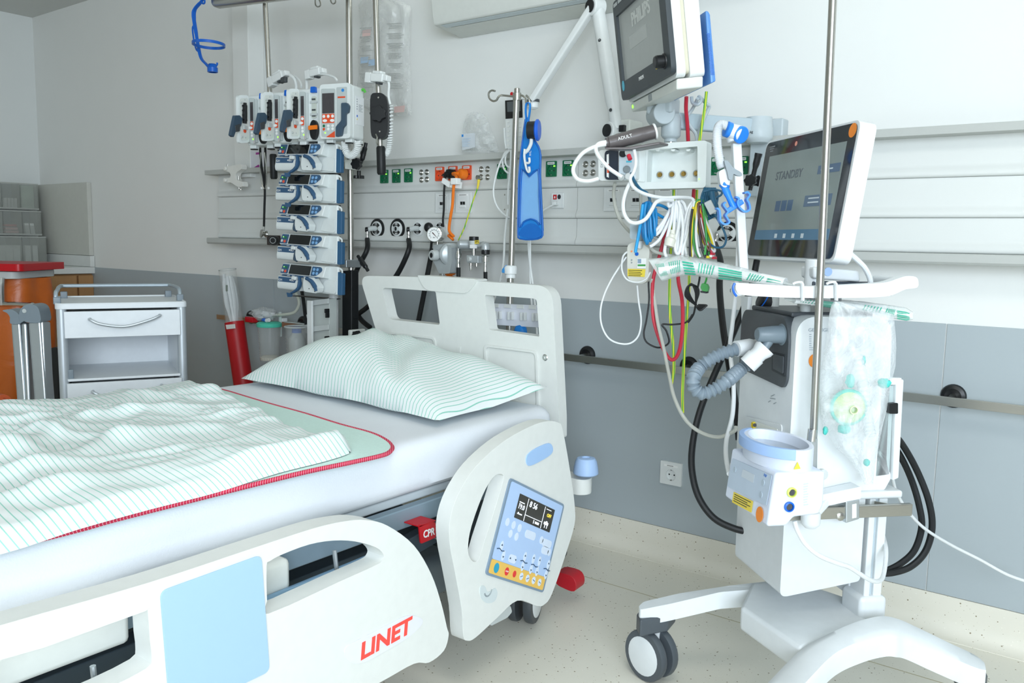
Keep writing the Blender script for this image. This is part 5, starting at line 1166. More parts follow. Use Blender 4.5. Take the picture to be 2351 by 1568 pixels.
# --- white bedside cart, its front turned to the camera
dC = 3.02; sC = FPX/dC; oC = Dp(283, 704, dC); zT = oC.z
cx_, cy_ = V((math.sin(math.radians(24.9)), math.cos(math.radians(24.9)), 0)), V((-math.cos(math.radians(24.9)), math.sin(math.radians(24.9)), 0))
cart = thing('bedside_cart', 'white bedside cart with drawers, open shelf and grey gallery rail beside the bed', 'cart', V((oC.x, oC.y, 0))+cy_*.2)
CW_ = mat('cart_white_lacquer', '#e6ebee', .35); CPOST = mat('cart_post_aluminium', '#c5ccd1', .4, .5)
def CF(u, v, z): return V((oC.x, oC.y, 0))+cx_*u+cy_*v+V((0, 0, z))
cw = ((Np(432, 702, oC, cy_)-Np(127, 702, oC, cy_)).length)/2; cdp = .40
def zpx(y): return zT-(y-705)/sC
def cbox(u0, u1, v0, v1, z0, z1, nm, m, par=cart, bv=.003):
    q = [CF(u0, v0, z0), CF(u1, v0, z0), CF(u1, v1, z0), CF(u0, v1, z0)]
    return MB().prism(q, (0, 0, z1-z0)).build(nm, m, par, bevel=bv)
MB().prism(roundpoly([CF(-cw, 0, zT-.006), CF(cw, 0, zT-.006), CF(cw, cdp, zT-.006), CF(-cw, cdp, zT-.006)], .03, 6), (0, 0, .016)).build('top_tray', CW_, cart, bevel=.004)
rim = roundpoly([CF(-cw+.004, .004, zT+.011), CF(cw-.004, .004, zT+.011), CF(cw-.004, cdp-.004, zT+.011), CF(-cw+.004, cdp-.004, zT+.011)], .03, 6)
MB().tube(rim, .004, 8, 0, True).build('tray_rim', CW_, cart)
for su in (-1, 1):
    for v in (.022, cdp-.022): MB().tube([CF(su*(cw-.020), v, .07), CF(su*(cw-.020), v, zT-.006)], .0165, 18, 0).build('corner_post', CPOST, cart)
MB().tube([CF(-cw+.005, .05, zT+.01), CF(-cw+.005, .05, zT+.045), CF(-cw+.01, .10, zT+.055), CF(-cw+.02, cdp-.05, zT+.055), CF(-cw+.06, cdp-.02, zT+.055), CF(cw-.06, cdp-.02, zT+.055), CF(cw-.02, cdp-.05, zT+.055), CF(cw-.012, .16, zT+.055), CF(cw-.012, .12, zT+.04), CF(cw-.012, .12, zT+.01)], .007, 10, 6).build('gallery_rail', mat('grey_rail', '#a9b6be', .35, .3), cart)
for u, v in ((-cw+.008, .05), (-cw+.03, cdp-.05), (cw-.03, cdp-.05), (cw-.012, .12)): cbox(u-.012, u+.012, v-.014, v+.014, zT+.009, zT+.035, 'rail_holder', HEADM)
iw = cw-.03
cbox(-iw, iw, cdp-.03, cdp-.02, .12, zT-.012, 'back_panel', CW_)
for su in (-1, 1): cbox(su*iw-.004, su*iw+.004, .03, cdp-.03, .12, zT-.012, 'side_panel', CW_)
def drawer(y0, y1):
    z1, z0 = zpx(y0), zpx(y1)
    f = cbox(-cw+.027, cw-.027, -.006, .012, z0, z1, 'drawer', CW_, bv=.002)
    cbox(-iw+.012, iw-.012, .0125, cdp-.05, z0+.01, z1-.012, 'drawer_box', CW_, f, .002)
    zc_ = z1-(z1-z0)*.28; zd = z1-(z1-z0)*.58
    MB().tube([CF(-.108, -.008, zc_), CF(-.108, -.024, zc_-.002), CF(-.075, -.030, zc_-.018), CF(0, -.032, zd), CF(.075, -.030, zc_-.010), CF(.115, -.024, zc_+.006), CF(.118, -.008, zc_+.008)], .0052, 10, 6).build('handle', CPOST, f)
    return f
drawer(714, 774); drawer(877, 945); drawer(947, 1020)
cbox(-iw, iw, .0, cdp-.03, zpx(873), zpx(867), 'shelf', CW_)
cbox(-iw+.002, -iw+.02, .01, .022, zpx(868), zpx(846), 'shelf_stop', HEADM)
for su in (-1, 1):
    for v in (.03, cdp-.03):
        c = CF(su*(cw-.03), v, 0)
        MB().lathe(c+cx_*-.012+V((0, 0, .028)), cx_, [(.02, 0), (.028, .002), (.028, .022), (.02, .024)], 20).build('castor', GREYD, cart)
        MB().bb(c+V((-.012, -.012, .035)), c+V((.012, .012, .075))).build('castor_fork', GREYL, cart, bevel=.003)
# --- red tube with catheters, canisters on the rail
ct2 = thing('catheter_tube', 'slanting red tube with a clear cylinder full of wrapped catheters, hung on the rail', 'catheter holder', Yp(560, 890, -.17))
YC = -.17
a0, a1, a2 = Yp(522, 619, YC), Yp(538, 739, YC), Yp(566, 930, YC)
MB().tube([a2, a1], [.047, .047], 32, 0).build('red_tube', mat('red_painted_tube', '#b5121b', .45), ct2)
MB().lathe(a1, a0-a1, [(.042, -.004), (.042, (a0-a1).length), (.0405, (a0-a1).length), (.0405, 0)], 32, False).build('clear_cylinder', film('clear_cylinder_plastic', '#d7dad8', .12, .22, 3, .08, .2), ct2)
MB().torus(a0, a0-a1, .0415, .0018, 32, 6).build('rim', GREYL, ct2); MB().torus(a1, a0-a1, .043, .002, 32, 6).build('rim', GREYL, ct2)
MB().prism([Yp(x, y, YC-.05) for x, y in [(518, 746), (538, 744), (539, 754), (520, 756)]], (0, .004, 0)).build('white_label', LABEL, ct2)
MB().bb(Yp(562, 727, -.13), Yp(592, 740, -.10)).build('red_bracket', RED, ct2, bevel=.002)
axd = (a0-a1).normalized(); px_, py_ = perp(axd)
random.seed(3)
for k in range(8):
    a = k*PI/4; q = px_*math.cos(a)*.022+py_*math.sin(a)*.022; tw_ = random.uniform(-.4, .4); L_ = (a0-a1).length*random.uniform(.80, .95)
    pts = [a1+q*.6+axd*.004, a1+q+axd*L_*.4+px_*tw_*.01, a1+q*1.05+axd*L_*.75, a1+q*.8+axd*L_]
    t = MB().tube(pts, [.008, .011, .011, .009], 8, 5, flat=.35).build('wrapped_catheter', mat('catheter_wrapper', '#dfe4e4', .4, bump=.4, bscale=60)); tag(t, 'white wrapped catheter standing in the clear cylinder above the red tube', 'catheter', 'wrapped catheters in the clear cylinder')
    if k in (0, 5, 7): MB().bar(pts[2]-V((0, .012, .018)), pts[2]-V((0, .012, -.012)), .012, .003, (0, 1, 0)).build('print', mat('green_print', '#3d5a3f', .5) if k else INK, t)
def canister(label, x, y0, y1, R, lid, Y=-.20):
    r = thing('suction_canister', label, 'canister', Yp(x, y1, Y), 'suction canisters')
    b, t = Yp(x, y1, Y), Yp(x-2, y0, Y); b = V((t.x, t.y, b.z)); h = t.z-b.z
    MB().lathe(b, (0, 0, 1), [(.0001, 0), (R*.78, 0), (R*.82, .004), (R, h), (R*.965, h), (R*.78, .006), (.0001, .005)], 32).build('jar', film('clear_jar_plastic', '#cdd2cf', .16, .26, 3, .1, .2), r)
    mk_ = MB()
    for i in range(12):
        a = math.radians(205); z = h*(.12+.06*i); rr = R*(.82+.18*z/h)+.0006; p0 = b+V((rr*math.cos(a), rr*math.sin(a), z)); p1 = b+V((rr*math.cos(a+.22), rr*math.sin(a+.22), z)); mk_.bar(p0, p1, .001, .0022, V((0, 0, 1)))
    mk_.build('scale_marking', LABEL, r)
    if lid:
        MB().lathe(b+V((0, 0, h)), (0, 0, 1), [(R*1.05, -.012), (R*1.07, -.010), (R*1.07, .004), (R*.9, .010), (.0001, .012)], 32).build('aqua_lid', mat('aqua_lid_plastic', '#4fc7ab', .4), r)
        MB().lathe(b+V((0, 0, .008)), (0, 0, 1), [(.0001, 0), (R*.78, 0), (R*.8, .012), (R*.6, .02), (.0001, .022)], 24).build('filter_pad', mat('cotton_pad', '#d8d2c2', .9, bump=.6), r)
        MB().tube([b+V((-.02, -.02, h+.02)), b+V((.005, -.03, h+.022)), b+V((.02, -.03, h+.020))], .008, 10, 4).build('blue_connector', BLUE, r)
        MB().tube([b+V((.02, -.03, h+.020)), b+V((.04, -.03, h+.024))], .009, 10, 0).build('white_port', WHITE, r)
    else:
        MB().torus(b+V((0, 0, h)), (0, 0, 1), R*1.0, .004, 32, 6).build('rim', GREYL, r)
    return r, b, h
c1, b1, hh1 = canister('clear suction canister with an aqua lid and blue connector, nearest the red tube', 620, 744, 830, .054, True)
c2, b2, hh2 = canister('clear open canister holding a plastic bottle, right of the aqua-lidded one', 683, 750, 862, .052, False)
bt = thing('plastic_bottle', 'cloudy plastic bottle with a blue cap standing inside the right canister', 'bottle', b2+V((0, 0, .006)))
MB().lathe(b2+V((0, 0, .006)), (0, 0, 1), [(.0001, 0), (.035, 0), (.036, .005), (.036, .16), (.032, .172), (.022, .185), (.020, .195)], 28).build('bottle', mat('cloudy_bottle', '#c6cbc9', .35), bt)
MB().lathe(b2+V((0, 0, .196)), (0, 0, 1), [(.0215, 0), (.0215, .010), (.020, .011), (.0215, .012), (.0215, .025), (.0001, .026)], 24).build('cap', mat('blue_cap_plastic', '#3c6fc4', .4), bt)
MB().bb(b2+V((-.030, -.0375, .03)), b2+V((-.004, -.0365, .10))).build('label', LABEL, bt)
bag_m = film('thin_clear_bag', '#dfe4e4', .22, .62, 16, .12, 1.2)
def crumple(c, rx_, ry_, rz_, seed, n=28, m=16, amp=.28):
    def fn(u, v):
        a = 2*PI*u; b = PI*(v*.98+.01); d = V((math.sin(b)*math.cos(a), math.sin(b)*math.sin(a), math.cos(b)))
        k = 1+amp*NZ.noise(d*2.3+V((seed, 0, 0)))+amp*.5*NZ.noise(d*6+V((0, seed, 0)))
        return V(c)+V((d.x*rx_*k, d.y*ry_*k, d.z*rz_*k))
    return fn
t = MB().grid(crumple(b1+V((-.04, 0, hh1+.045)), .075, .05, .030, 3), 28, 16, True).build('crumpled_bag', bag_m); tag(t, 'crumpled clear bag lying on top of the aqua-lidded canister', 'plastic bag')
hl = thing('canister_holder', 'white clip holder on the rail between the two canisters', 'holder', Yp(645, 750, -.13))
MB().bb(Yp(639, 716, -.14), Yp(648, 773, -.13)).build('clip_plate', mat('mint_white_plastic', '#cfdbd6', .45), hl, bevel=.002)
MB().bb(Yp(640, 730, -.13), Yp(660, 738, -.10)).build('clip_arm', WHITE, hl, bevel=.002)
MB().bb(Yp(700, 722, -.14), Yp(708, 765, -.13)).build('clip_plate', WHITE, hl, bevel=.002)
MB().bb(Yp(652, 738, -.13), Yp(712, 746, -.115)).build('cross_strip', GREYL, hl, bevel=.002)
t = MB().tube([Yp(x, y, -.16) for x, y in [(628, 724), (655, 722), (676, 717), (686, 702), (686, 688), (680, 674), (672, 664)]], .007, 8, 6).build('suction_tube', mat('milky_tubing', '#cdd1c4', .35)); tag(t, 'milky suction tube curving up from the aqua-lidded canister behind the lowest syringe pump', 'tube')
t = MB().tube([Yp(x, y, -.14) for x, y in [(693, 668), (698, 700), (703, 745)]], .008, 8, 5).build('black_cable', RUBBER); tag(t, 'black cable running down behind the lowest syringe pump beside the white panel edge', 'cable')
# ================================================================ DRIP STAND, HANDSET, BAGS BEHIND THE HEADBOARD
YI = -.30
iv = thing('drip_stand', 'chrome drip stand with two curled hooks, standing behind the headboard', 'drip stand', Yp(1172, 760, YI).xy.to_3d())
MB().tube([Yp(1186, 218, YI), Yp(1174, 605, YI), Yp(1172, 640, YI)], .0105, 18, 0).build('inner_pole', STEEL, iv)
MB().lathe(Yp(1187, 222, YI), (0, 0, 1), [(.0145, -.012), (.0145, .012), (.010, .014), (.010, .026), (.008, .028), (.0001, .028)], 20).build('top_collar', STEEL, iv)
for q in ([(1181, 222), (1165, 220), (1150, 219), (1144, 223), (1140, 230), (1132, 232), (1124, 226), (1122, 215), (1128, 208), (1137, 209)], [(1193, 218), (1202, 221), (1207, 228), (1208, 236), (1211, 240), (1216, 236), (1214, 226), (1208, 219)]):
    MB().tube([Yp(x, y, YI-.012*(i > 2)) for i, (x, y) in enumerate(q)], .0036, 8, 6).build('hook', STEEL, iv)
pl0 = Yp(1172, 640, YI); MB().tube([V((pl0.x, YI, .09)), pl0], .0125, 18, 0).build('outer_pole', STEEL, iv)
MB().lathe(Yp(1172, 622, YI), (0, 0, 1), [(.018, -.024), (.018, -.012), (.022, -.010), (.0235, .012), (.020, .018), (.012, .020)], 20).build('height_clamp', WHITE, iv)
MB().prism([Yp(x, y, YI-.02) for x, y in [(1161, 608), (1152, 618), (1151, 626), (1157, 627), (1161, 620)]], (0, .012, 0)).build('clamp_lever', mat('light_blue_lever', '#3f93d6', .4), iv, bevel=.002)
for k in range(5):
    a = k*2*PI/5+.3; d = V((math.cos(a), math.sin(a), 0)); b0 = V((pl0.x, YI, .09))
    MB().bar(b0, b0+d*.21-V((0, 0, .035)), .03, .022).build('base_leg', STEEL, iv, bevel=.004)
    e = b0+d*.205; MB().lathe(V((e.x, e.y, .024))-d.cross(V((0, 0, 1)))*.009, d.cross(V((0, 0, 1))), [(.016, 0), (.024, .002), (.024, .016), (.016, .018)], 18).build('castor', GREYD, iv)
    MB().cyl(V((e.x, e.y, .03)), V((e.x, e.y, .052)), .006).build('castor_pin', STEEL, iv)
# white comb tray clipped on the stand
tr = thing('cable_comb', 'white slotted cable holder plate on the drip stand, seen through the right headboard opening', 'cable holder', Yp(1178, 745, YI-.03))
YM = YI-.03
MB().prism([Yp(x, y, YM) for x, y in [(1117, 696), (1235, 701), (1237, 752), (1121, 745)]], (0, .008, 0)).build('plate', mat('cool_white_plastic', '#dfe3ec', .4), tr, bevel=.001)
for i, x in enumerate((1127, 1148, 1176, 1205, 1232)):
    for dx in (-5, 3.5):
        MB().prism([Yp(x+dx-2, 713+i*1.4, YM), Yp(x+dx+2, 713+i*1.4, YM), Yp(x+dx+2, 731+i*1.5, YM), Yp(x+dx-2, 731+i*1.5, YM)], (0, -.012, 0)).build('comb_tooth', WHITE, tr, bevel=.001)
for i, x in enumerate((1138, 1166, 1195, 1223)): MB().prism([Yp(x-8, 697+i*1.2, YM), Yp(x+8, 698+i*1.2, YM), Yp(x+8, 706+i*1.4, YM), Yp(x-8, 705+i*1.4, YM)], (0, -.003, 0)).build('tab', WHITE, tr, bevel=.0005)
MB().prism([Yp(x, y, YM-.001) for x, y in [(1118, 700), (1125, 701), (1124, 741), (1120, 740)]], (0, -.002, 0)).build('grey_label', GREYM, tr)
bb1 = MB().grid(crumple(Yp(1195, 764, YI-.02), .026, .02, .032, 5, amp=.12), 24, 14, True).build('blue_pouch', mat('blue_nylon', '#1c7fd0', .5, bump=.3), sub=1); tag(bb1, 'blue pouch hanging beside the stand pole below the white slotted plate', 'pouch')
for q, lb in (([(1217, 548), (1217, 600), (1218, 660), (1221, 700), (1224, 740)], 'white cable with a connector sleeve, left one below the blue mesh bag'), ([(1213, 552), (1216, 600), (1224, 660), (1230, 720), (1233, 770)], 'second white cable below the blue mesh bag, further right'), ([(1166, 480), (1159, 540), (1156, 600), (1147, 650), (1133, 692)], 'pale cable slanting down left of the drip stand')):
    t = MB().tube([Yp(x, y, -.20) for x, y in q], .0042, 8, 6).build('patient_cable', WHITE); tag(t, lb, 'cable', 'white cables around the drip stand')
# --- bedside handset on its jointed arm
hs = thing('bedside_handset', 'white bedside phone handset with a small screen, hanging behind the drip stand pole', 'handset', Yp(1182, 345, -.2))
YS_ = -.20
hq = [(1159, 232), (1202, 228), (1203, 340), (1195, 344), (1163, 341)]
MB().prism(roundpoly([Yp(x, y, YS_) for x, y in hq], .008), (0, .03, 0)).build('shell', WHITE, hs, bevel=.004)
MB().prism([Yp(x, y, YS_-.0005) for x, y in [(1160, 231), (1199, 228), (1200, 270), (1161, 273)]], (0, -.0012, 0)).build('screen_panel', BLACK, hs)
MB().prism([Yp(x, y, YS_-.002) for x, y in [(1164, 234), (1195, 231), (1195, 255), (1165, 257)]], (0, -.0006, 0)).build('display', mat('grey_lcd', '#5a6063', .2), hs)
for r_ in range(6):
    for c_ in range(3):
        p = Yp(1167+c_*13, 279+r_*11, YS_-.0005); MB().prism(roundpoly(rect(p, (1, 0, 0), (0, 0, 1), .014, .0076), .003), (0, -.0012, 0)).build('key', mat('handset_key', '#e4e7e4', .5), hs)
MB().tube([Yp(1158, 294, YS_+.006), Yp(1160, 325, YS_+.006), Yp(1163, 342, YS_+.006)], .005, 8, 3).build('cradle_lip', WHITE, hs)
MB().bb(Yp(1193, 286, YS_+.02), Yp(1203, 330, YS_+.05)).build('rear_battery', WHITE, hs, bevel=.003)
MB().prism(oval(Yp(1176, 216, YS_-.001), (1, 0, 0), (0, 0, 1), .013, .013), (0, -.004, 0)).build('red_call_button', RED, hs)
MB().prism(roundpoly([Yp(1160, 231, YS_), Yp(1171, 211, YS_), Yp(1190, 210, YS_), Yp(1202, 228, YS_)], .01), (0, .015, 0)).build('top_bracket', WHITE, hs, bevel=.002)
for i, q in enumerate(([(1171, 344), (1160, 350), (1154, 365), (1156, 385), (1166, 397), (1176, 398)], [(1171, 344), (1163, 352), (1160, 370), (1165, 382), (1176, 385)], [(1170, 344), (1150, 370), (1137, 410), (1133, 445), (1142, 475), (1162, 496), (1175, 500)], [(1173, 344), (1172, 380), (1167, 430), (1166, 470)])):
    MB().tube([Yp(x, y, -.19-.006*i) for x, y in q], .0035, 8, 6).build('handset_cord', WHITE, hs)
ja = thing('jointed_arm', 'white jointed support arm with a black-capped elbow, between wall rail and handset', 'support arm', Yp(1412, 320, -.1))
e0, e1, e2 = Yp(1416, 296, -.13), Yp(1372, 16, -.17), Yp(1222, 232, -.19)
MB().tube([e0, e0.lerp(e1, .25), e0.lerp(e1, .8), e1], [.020, .024, .023, .022], 16, 4).build('lower_arm', WHITE, ja)
MB().bar(e1+V((-.01, -.012, .0)), e2, .024, .032, (0, -1, 0)).build('upper_arm', WHITE, ja, bevel=.006)
for p, r_ in ((e1, .030), (e0+V((-.008, 0, -.006)), .030)):
    MB().lathe(p+V((0, .02, 0)), (-.35, -1, .0), [(r_, 0), (r_, .04), (r_*.9, .044), (.0001, .046)], 22).build('elbow', WHITE, ja)
    MB().lathe(p+V((0, .02, 0)), (-.35, -1, .0), [(r_*.72, .046), (r_*.7, .05), (.0001, .051)], 20).build('elbow_cap', BLACK, ja)
MB().lathe(e2+V((0, .006, .012)), (0, 0, -1), [(.010, -.008), (.021, 0), (.021, .016), (.018, .02), (.018, .034), (.010, .04)], 20).build('swivel', WHITE, ja)
MB().lathe(e2+V((0, .006, .012)), (0, 0, -1), [(.0215, .006), (.022, .008), (.022, .014), (.0215, .016)], 20, False).build('swivel_band', GREYD, ja)
MB().bb(e0+V((-.01, 0, -.06)), e0+V((.05, .09, .03))).build('wall_bracket', OFFW, ja, bevel=.006)
MB().bb(e0+V((.015, -.014, -.012)), e0+V((.036, .002, .010))).build('black_switch', BLACK, ja, bevel=.002)
for t_ in (.15, .72): MB().lathe(e0.lerp(e1, t_)+V((0, -.022, 0)), (0, -1, 0), [(.006, 0), (.005, .0015), (.0001, .001)], 12).build('screw', GREYD, ja)
# --- blue mesh bag on the drip hook
mbg = thing('mesh_bag', 'blue nylon bag with pale mesh window and white clip, hanging from the drip stand', 'bag', Yp(1215, 550, -.34))
YG = -.335
NYL = mat('blue_nylon', '#1c7fd0', .5, bump=.3)
oL = [(1206, 275), (1200, 320), (1195, 360), (1191, 410), (1190, 470), (1189, 530)]
oA = [(1206, 275), (1200, 320), (1195, 360), (1191, 410), (1190, 470), (1189, 535), (1194, 548), (1222, 550), (1243, 545), (1246, 528), (1243, 470), (1240, 400), (1241, 356), (1236, 336), (1224, 316), (1213, 275)]
wd = [(1198, 388), (1215, 405), (1236, 388), (1238, 450), (1241, 515), (1232, 508), (1218, 503), (1202, 510), (1193, 522), (1194, 460)]
MB().prism([Yp(x, y, YG) for x, y in oA], (0, .008, 0), [[Yp(x, y, YG) for x, y in wd]]).build('body', NYL, mbg, bevel=.002)
MB().prism([p+V((0, .004, 0)) for p in [Yp(x, y, YG) for x, y in wd]], (0, .002, 0)).build('mesh_window', mat('pale_blue_mesh', '#7fb4e6', .4, bump=.6, bscale=40), mbg)
for q in (oA, wd): MB().tube([Yp(x, y, YG-.001) for x, y in q], .003, 6, 2, True).build('piping', mat('blue_piping', '#1763b8', .45), mbg)
MB().prism(catmull([Yp(x, y, YG-.002) for x, y in [(1192, 540), (1200, 522), (1218, 513), (1236, 520), (1244, 540), (1222, 548)]], 3, True), (0, .002, 0)).build('bottom_pocket', mat('blue_pocket', '#1468bd', .5, bump=.4, bscale=30), mbg)
MB().tube([Yp(x, y, YG) for x, y in [(1209, 280), (1207, 258), (1208, 240), (1213, 236), (1217, 240), (1216, 258), (1212, 282)]], .006, 8, 5, flat=.35).build('strap', NYL, mbg)
bA = Yp(1212, 299, YG-.02); bR = (V((RT.x, RT.y, 0))-V((FW.x, FW.y, 0))*.25).normalized()
MB().tube([bA, bA+bR*.026], [.028, .029], 26, 0).build('black_bell', RUBBER, mbg)
MB().lathe(bA+bR*.026, bR, [(.0001, 0), (.030, 0), (.035, .004), (.035, .009), (.030, .013), (.0001, .013)], 28).build('blue_disc', mat('blue_disc_plastic', '#1f62d4', .35), mbg)
MB().tube([Yp(x, y, YG-.014) for x, y in [(1220, 318), (1219, 330), (1213, 343), (1205, 351)]], .006, 8, 5).build('white_tube', WHITE, mbg)
MB().tube([Yp(x, y, YG-.016) for x, y in [(1205, 342), (1204, 360), (1208, 384), (1213, 395), (1216, 392), (1215, 383)]], .005, 8, 5, flat=.7).tube([Yp(x, y, YG-.016) for x, y in [(1207, 374), (1214, 374), (1216, 370), (1215, 362)]], .004, 8, 4).build('white_clip', WHITE, mbg)
text('lettering', 'mL', LABEL, mbg, frame(Yp(1217, 352, YG-.001), (0, 0, 1), (-1, 0, 0), (0, -1, 0)), .014)
# --- clear bags on the wall
bg = thing('printed_clear_bag', 'large clear plastic bag printed with lines of small text, hanging on the upper wall', 'plastic bag', Yp(885, 260, -.10))
bagfilm = film('printed_bag_film', '#e3e6e4', .30, .62, 7, .15, 1)
bo = [(838, -30), (833, 10), (812, 30), (832, 48), (824, 80), (820, 120), (826, 160), (818, 190), (822, 240), (850, 235), (882, 262), (906, 256), (944, 267), (944, 180), (938, 100), (943, 12), (890, -2), (884, -30)]
def bagsurf(rows, Y, dep, seed):
    def fn(u, v):
        k = v*(len(rows)-1); i = min(int(k), len(rows)-2); f = k-i
        l = rows[i][0]+(rows[i+1][0]-rows[i][0])*f; r_ = rows[i][1]+(rows[i+1][1]-rows[i][1])*f; y = rows[i][2]+(rows[i+1][2]-rows[i][2])*f
        yy = Y-dep*(math.sin(PI*u)**.7)*(.5+.5*math.sin(PI*min(1, v*1.1)))+NZ.noise(V((u*5, v*9, seed)))*dep*.5
        return Yp(l+(r_-l)*u, y, min(yy, -.006))
    return fn
rows = [(852, 882, -40), (835, 898, -8), (822, 944, 14), (830, 942, 60), (821, 939, 120), (824, 942, 165), (818, 944, 210), (824, 944, 240), (872, 945, 266)]
MB().grid(bagsurf(rows, -.05, .05, 1), 26, 34).build('film', bagfilm, bg)
PG = mat('pale_print_ink', '#aeb1af', .6); PR = mat('pale_red_ink', '#dcc0bb', .6); PBL = mat('pale_blue_ink', '#aec8e0', .6)
for cols, m, nm in (([(888, 928, 55, 215, 23)], PG, 'lettering'), ([(826, 858, 65, 200, 21)], PG, 'lettering')):
    for (xa, xb, ya, yb, stp) in cols:
        t = MB(); y = ya
        while y < yb:
            for k in range(4):
                p0 = Yp(xa+(4 if k else 0), y+k*3.4, -.107); p1 = Yp(xb-random.uniform(0, 9), y+k*3.4-1.5, -.107); t.bar(p0, p1, .0006, .0022 if k else .0028, (0, 0, 1))
            y += stp
        t.build(nm, m, bg)
for (xa, xb, ya, m) in ((832, 852, 70, PR), (828, 846, 132, PBL), (846, 862, 138, PBL), (905, 930, 245, PR)):
    MB().prism([Yp(xa, ya, -.1065), Yp(xb, ya-3, -.1065), Yp(xb-2, ya+12, -.1065), Yp(xa, ya+14, -.1065)], (0, -.0005, 0)).build('tinted_print', m, bg)
MB().tube([Yp(866, -2, -.10), Yp(870, -14, -.08), Yp(874, -2, -.10)], .002, 6, 3).build('hanging_loop', WHITE, bg)
sb = thing('small_clear_bag', 'small crumpled clear bag with a printed label, standing on the panel shelf', 'plastic bag', Yp(1095, 352, -.06))
rows = [(1085, 1100, 257), (1072, 1112, 262), (1064, 1124, 285), (1060, 1134, 312), (1058, 1142, 335), (1060, 1146, 350)]
MB().grid(bagsurf(rows, -.055, .03, 4), 22, 18).build('film', film('thin_clear_bag', '#dfe4e4', .22, .62, 16, .12, 1.2), sb)
lb_ = MB().prism([Yp(x, y, -.088) for x, y in [(1059, 308), (1090, 305), (1091, 338), (1062, 345)]], (0, -.0006, 0)).build('label', film('label_film', '#dfe6ec', .55, .7, 5), sb)
MB().prism([Yp(x, y, -.089) for x, y in [(1060, 309), (1064, 308.6), (1064, 314), (1060, 314.4)]], (0, -.0006, 0)).build('blue_mark', mat('sticker_blue', '#2f86d2', .5), lb_)
t = MB()
for k in range(7): t.bar(Yp(1061, 318+k*3, -.0892), Yp(1080-(k*5) % 9, 317.3+k*3, -.0892), .0005, .0016, (0, 0, 1))
t.build('lettering', PBL, lb_)
# ================================================================ PATIENT MONITOR, MODULE RACK
MU = V((.72, -.694, 0)).normalized(); MBK = V((.694, .72, 0)).normalized()
MO = Dp(1428, 233, 2.52)
_t = math.radians(8); MV = V((0, 0, 1))*math.cos(_t)-MBK*math.sin(_t); MBK = MBK*math.cos(_t)+V((0, 0, 1))*math.sin(_t)
def MP(x, y, off=0): return Np(x, y, MO-MBK*off, MBK)
mon = thing('patient_monitor', 'large white patient monitor with a dark bezel, its dim screen turned to the bed', 'monitor', MO)
tl, bl, br = MP(1402, 22), MP(1428, 233), MP(1545, 197)
Wm = (br-bl).dot(MU); Hm = (tl-bl).dot(MV)
def ML(u, z, d=0): return bl+MU*u+MV*z+MBK*d
scr = [MP(1413, 39), MP(1429, 189), MP(1526, 147)]
su0, su1 = (scr[1]-bl).dot(MU), (scr[2]-bl).dot(MU); sz0, sz1 = (scr[1]-bl).dot(MV), (scr[0]-bl).dot(MV); su0 = max(su0, .018); sz1 = min(sz1, Hm-.012)
Hb = Hm+.012
BZ = mat('monitor_bezel', '#3c4347', .42)
bezel = MB().prism(roundpoly([ML(0, 0), ML(Wm, 0), ML(Wm, Hb), ML(0, Hb)], .022, 6), MBK*.014, [[ML(su0, sz0), ML(su1, sz0), ML(su1, sz1), ML(su0, sz1)]]).build('bezel', BZ, mon, bevel=.004)
lcd = mat('powering_up_lcd', '#8b918f', .25, emit=.22)
MB().prism([ML(su0-.002, sz0-.002, .008), ML(su1+.002, sz0-.002, .008), ML(su1+.002, sz1+.002, .008), ML(su0-.002, sz1+.002, .008)], MBK*.003).build('screen', lcd, mon)
DIM = mat('dim_logo_pixels', '#a9afac', .4, emit=.25)
text('lettering', 'PHILIPS', DIM, mon, frame(ML((su0+su1)/2+.012, sz0+.145, .0072), MU, MV, -MBK), .05, .16, bold=.0012)
MB().prism([ML(su0+.08, sz0+.075, .0076), ML(su0+.235, sz0+.075, .0076), ML(su0+.235, sz0+.11, .0076), ML(su0+.08, sz0+.11, .0076)], MBK*-.0004).build('progress_bar', mat('progress_bar_pixels', '#9aa09e', .4, emit=.23), mon)
text('lettering', 'PHILIPS', LABEL, mon, frame(ML(Wm*.46, .032, -.0006), MU, MV, -MBK), .013, .042)
MB().lathe(ML(Wm-.045, .038), -MBK, [(.020, 0), (.019, .003), (.016, .004), (.016, .022), (.013, .026), (.0001, .026)], 24).build('knob', BLACK, mon)
for i in range(2): MB().prism(roundpoly(rect(ML(Wm-.105+i*.020, .040, -.0004), MU, MV, .014, .02), .003), -MBK*.0006).build('yellow_key', YELLOW, mon)
MB().prism(oval(ML(.03, .040, -.0004), MU, MV, .022, .03), -MBK*.0006).build('round_sticker', mat('cyan_sticker', '#5fc4de', .5), mon)
for i in range(4): MB().prism(rect(ML(.03+i*.045, Hb-.012, -.0004), MU, MV, .034, .009), -MBK*.0006).build('light_bar', GREYL, mon)
MB().prism(roundpoly([ML(.02, -.01, .0145), ML(Wm-.004, -.01, .0145), ML(Wm-.004, Hb-.004, .0145), ML(.02, Hb-.004, .0145)], .02), MBK*.024).build('front_housing', WHITE, mon, bevel=.008)
MB().prism(roundpoly([ML(.03, -.002, .0385), ML(Wm-.012, -.002, .0385), ML(Wm-.012, Hb-.01, .0385), ML(.03, Hb-.01, .0385)], .015), MBK*.0115).build('groove_core', mat('groove_beige', '#cfcbb6', .5), mon)
MB().prism(roundpoly([ML(.02, -.012, .05), ML(Wm-.006, -.012, .05), ML(Wm-.006, Hb-.004, .05), ML(.02, Hb-.004, .05)], .015), MBK*.038).build('rear_housing', WHITE, mon, bevel=.006)
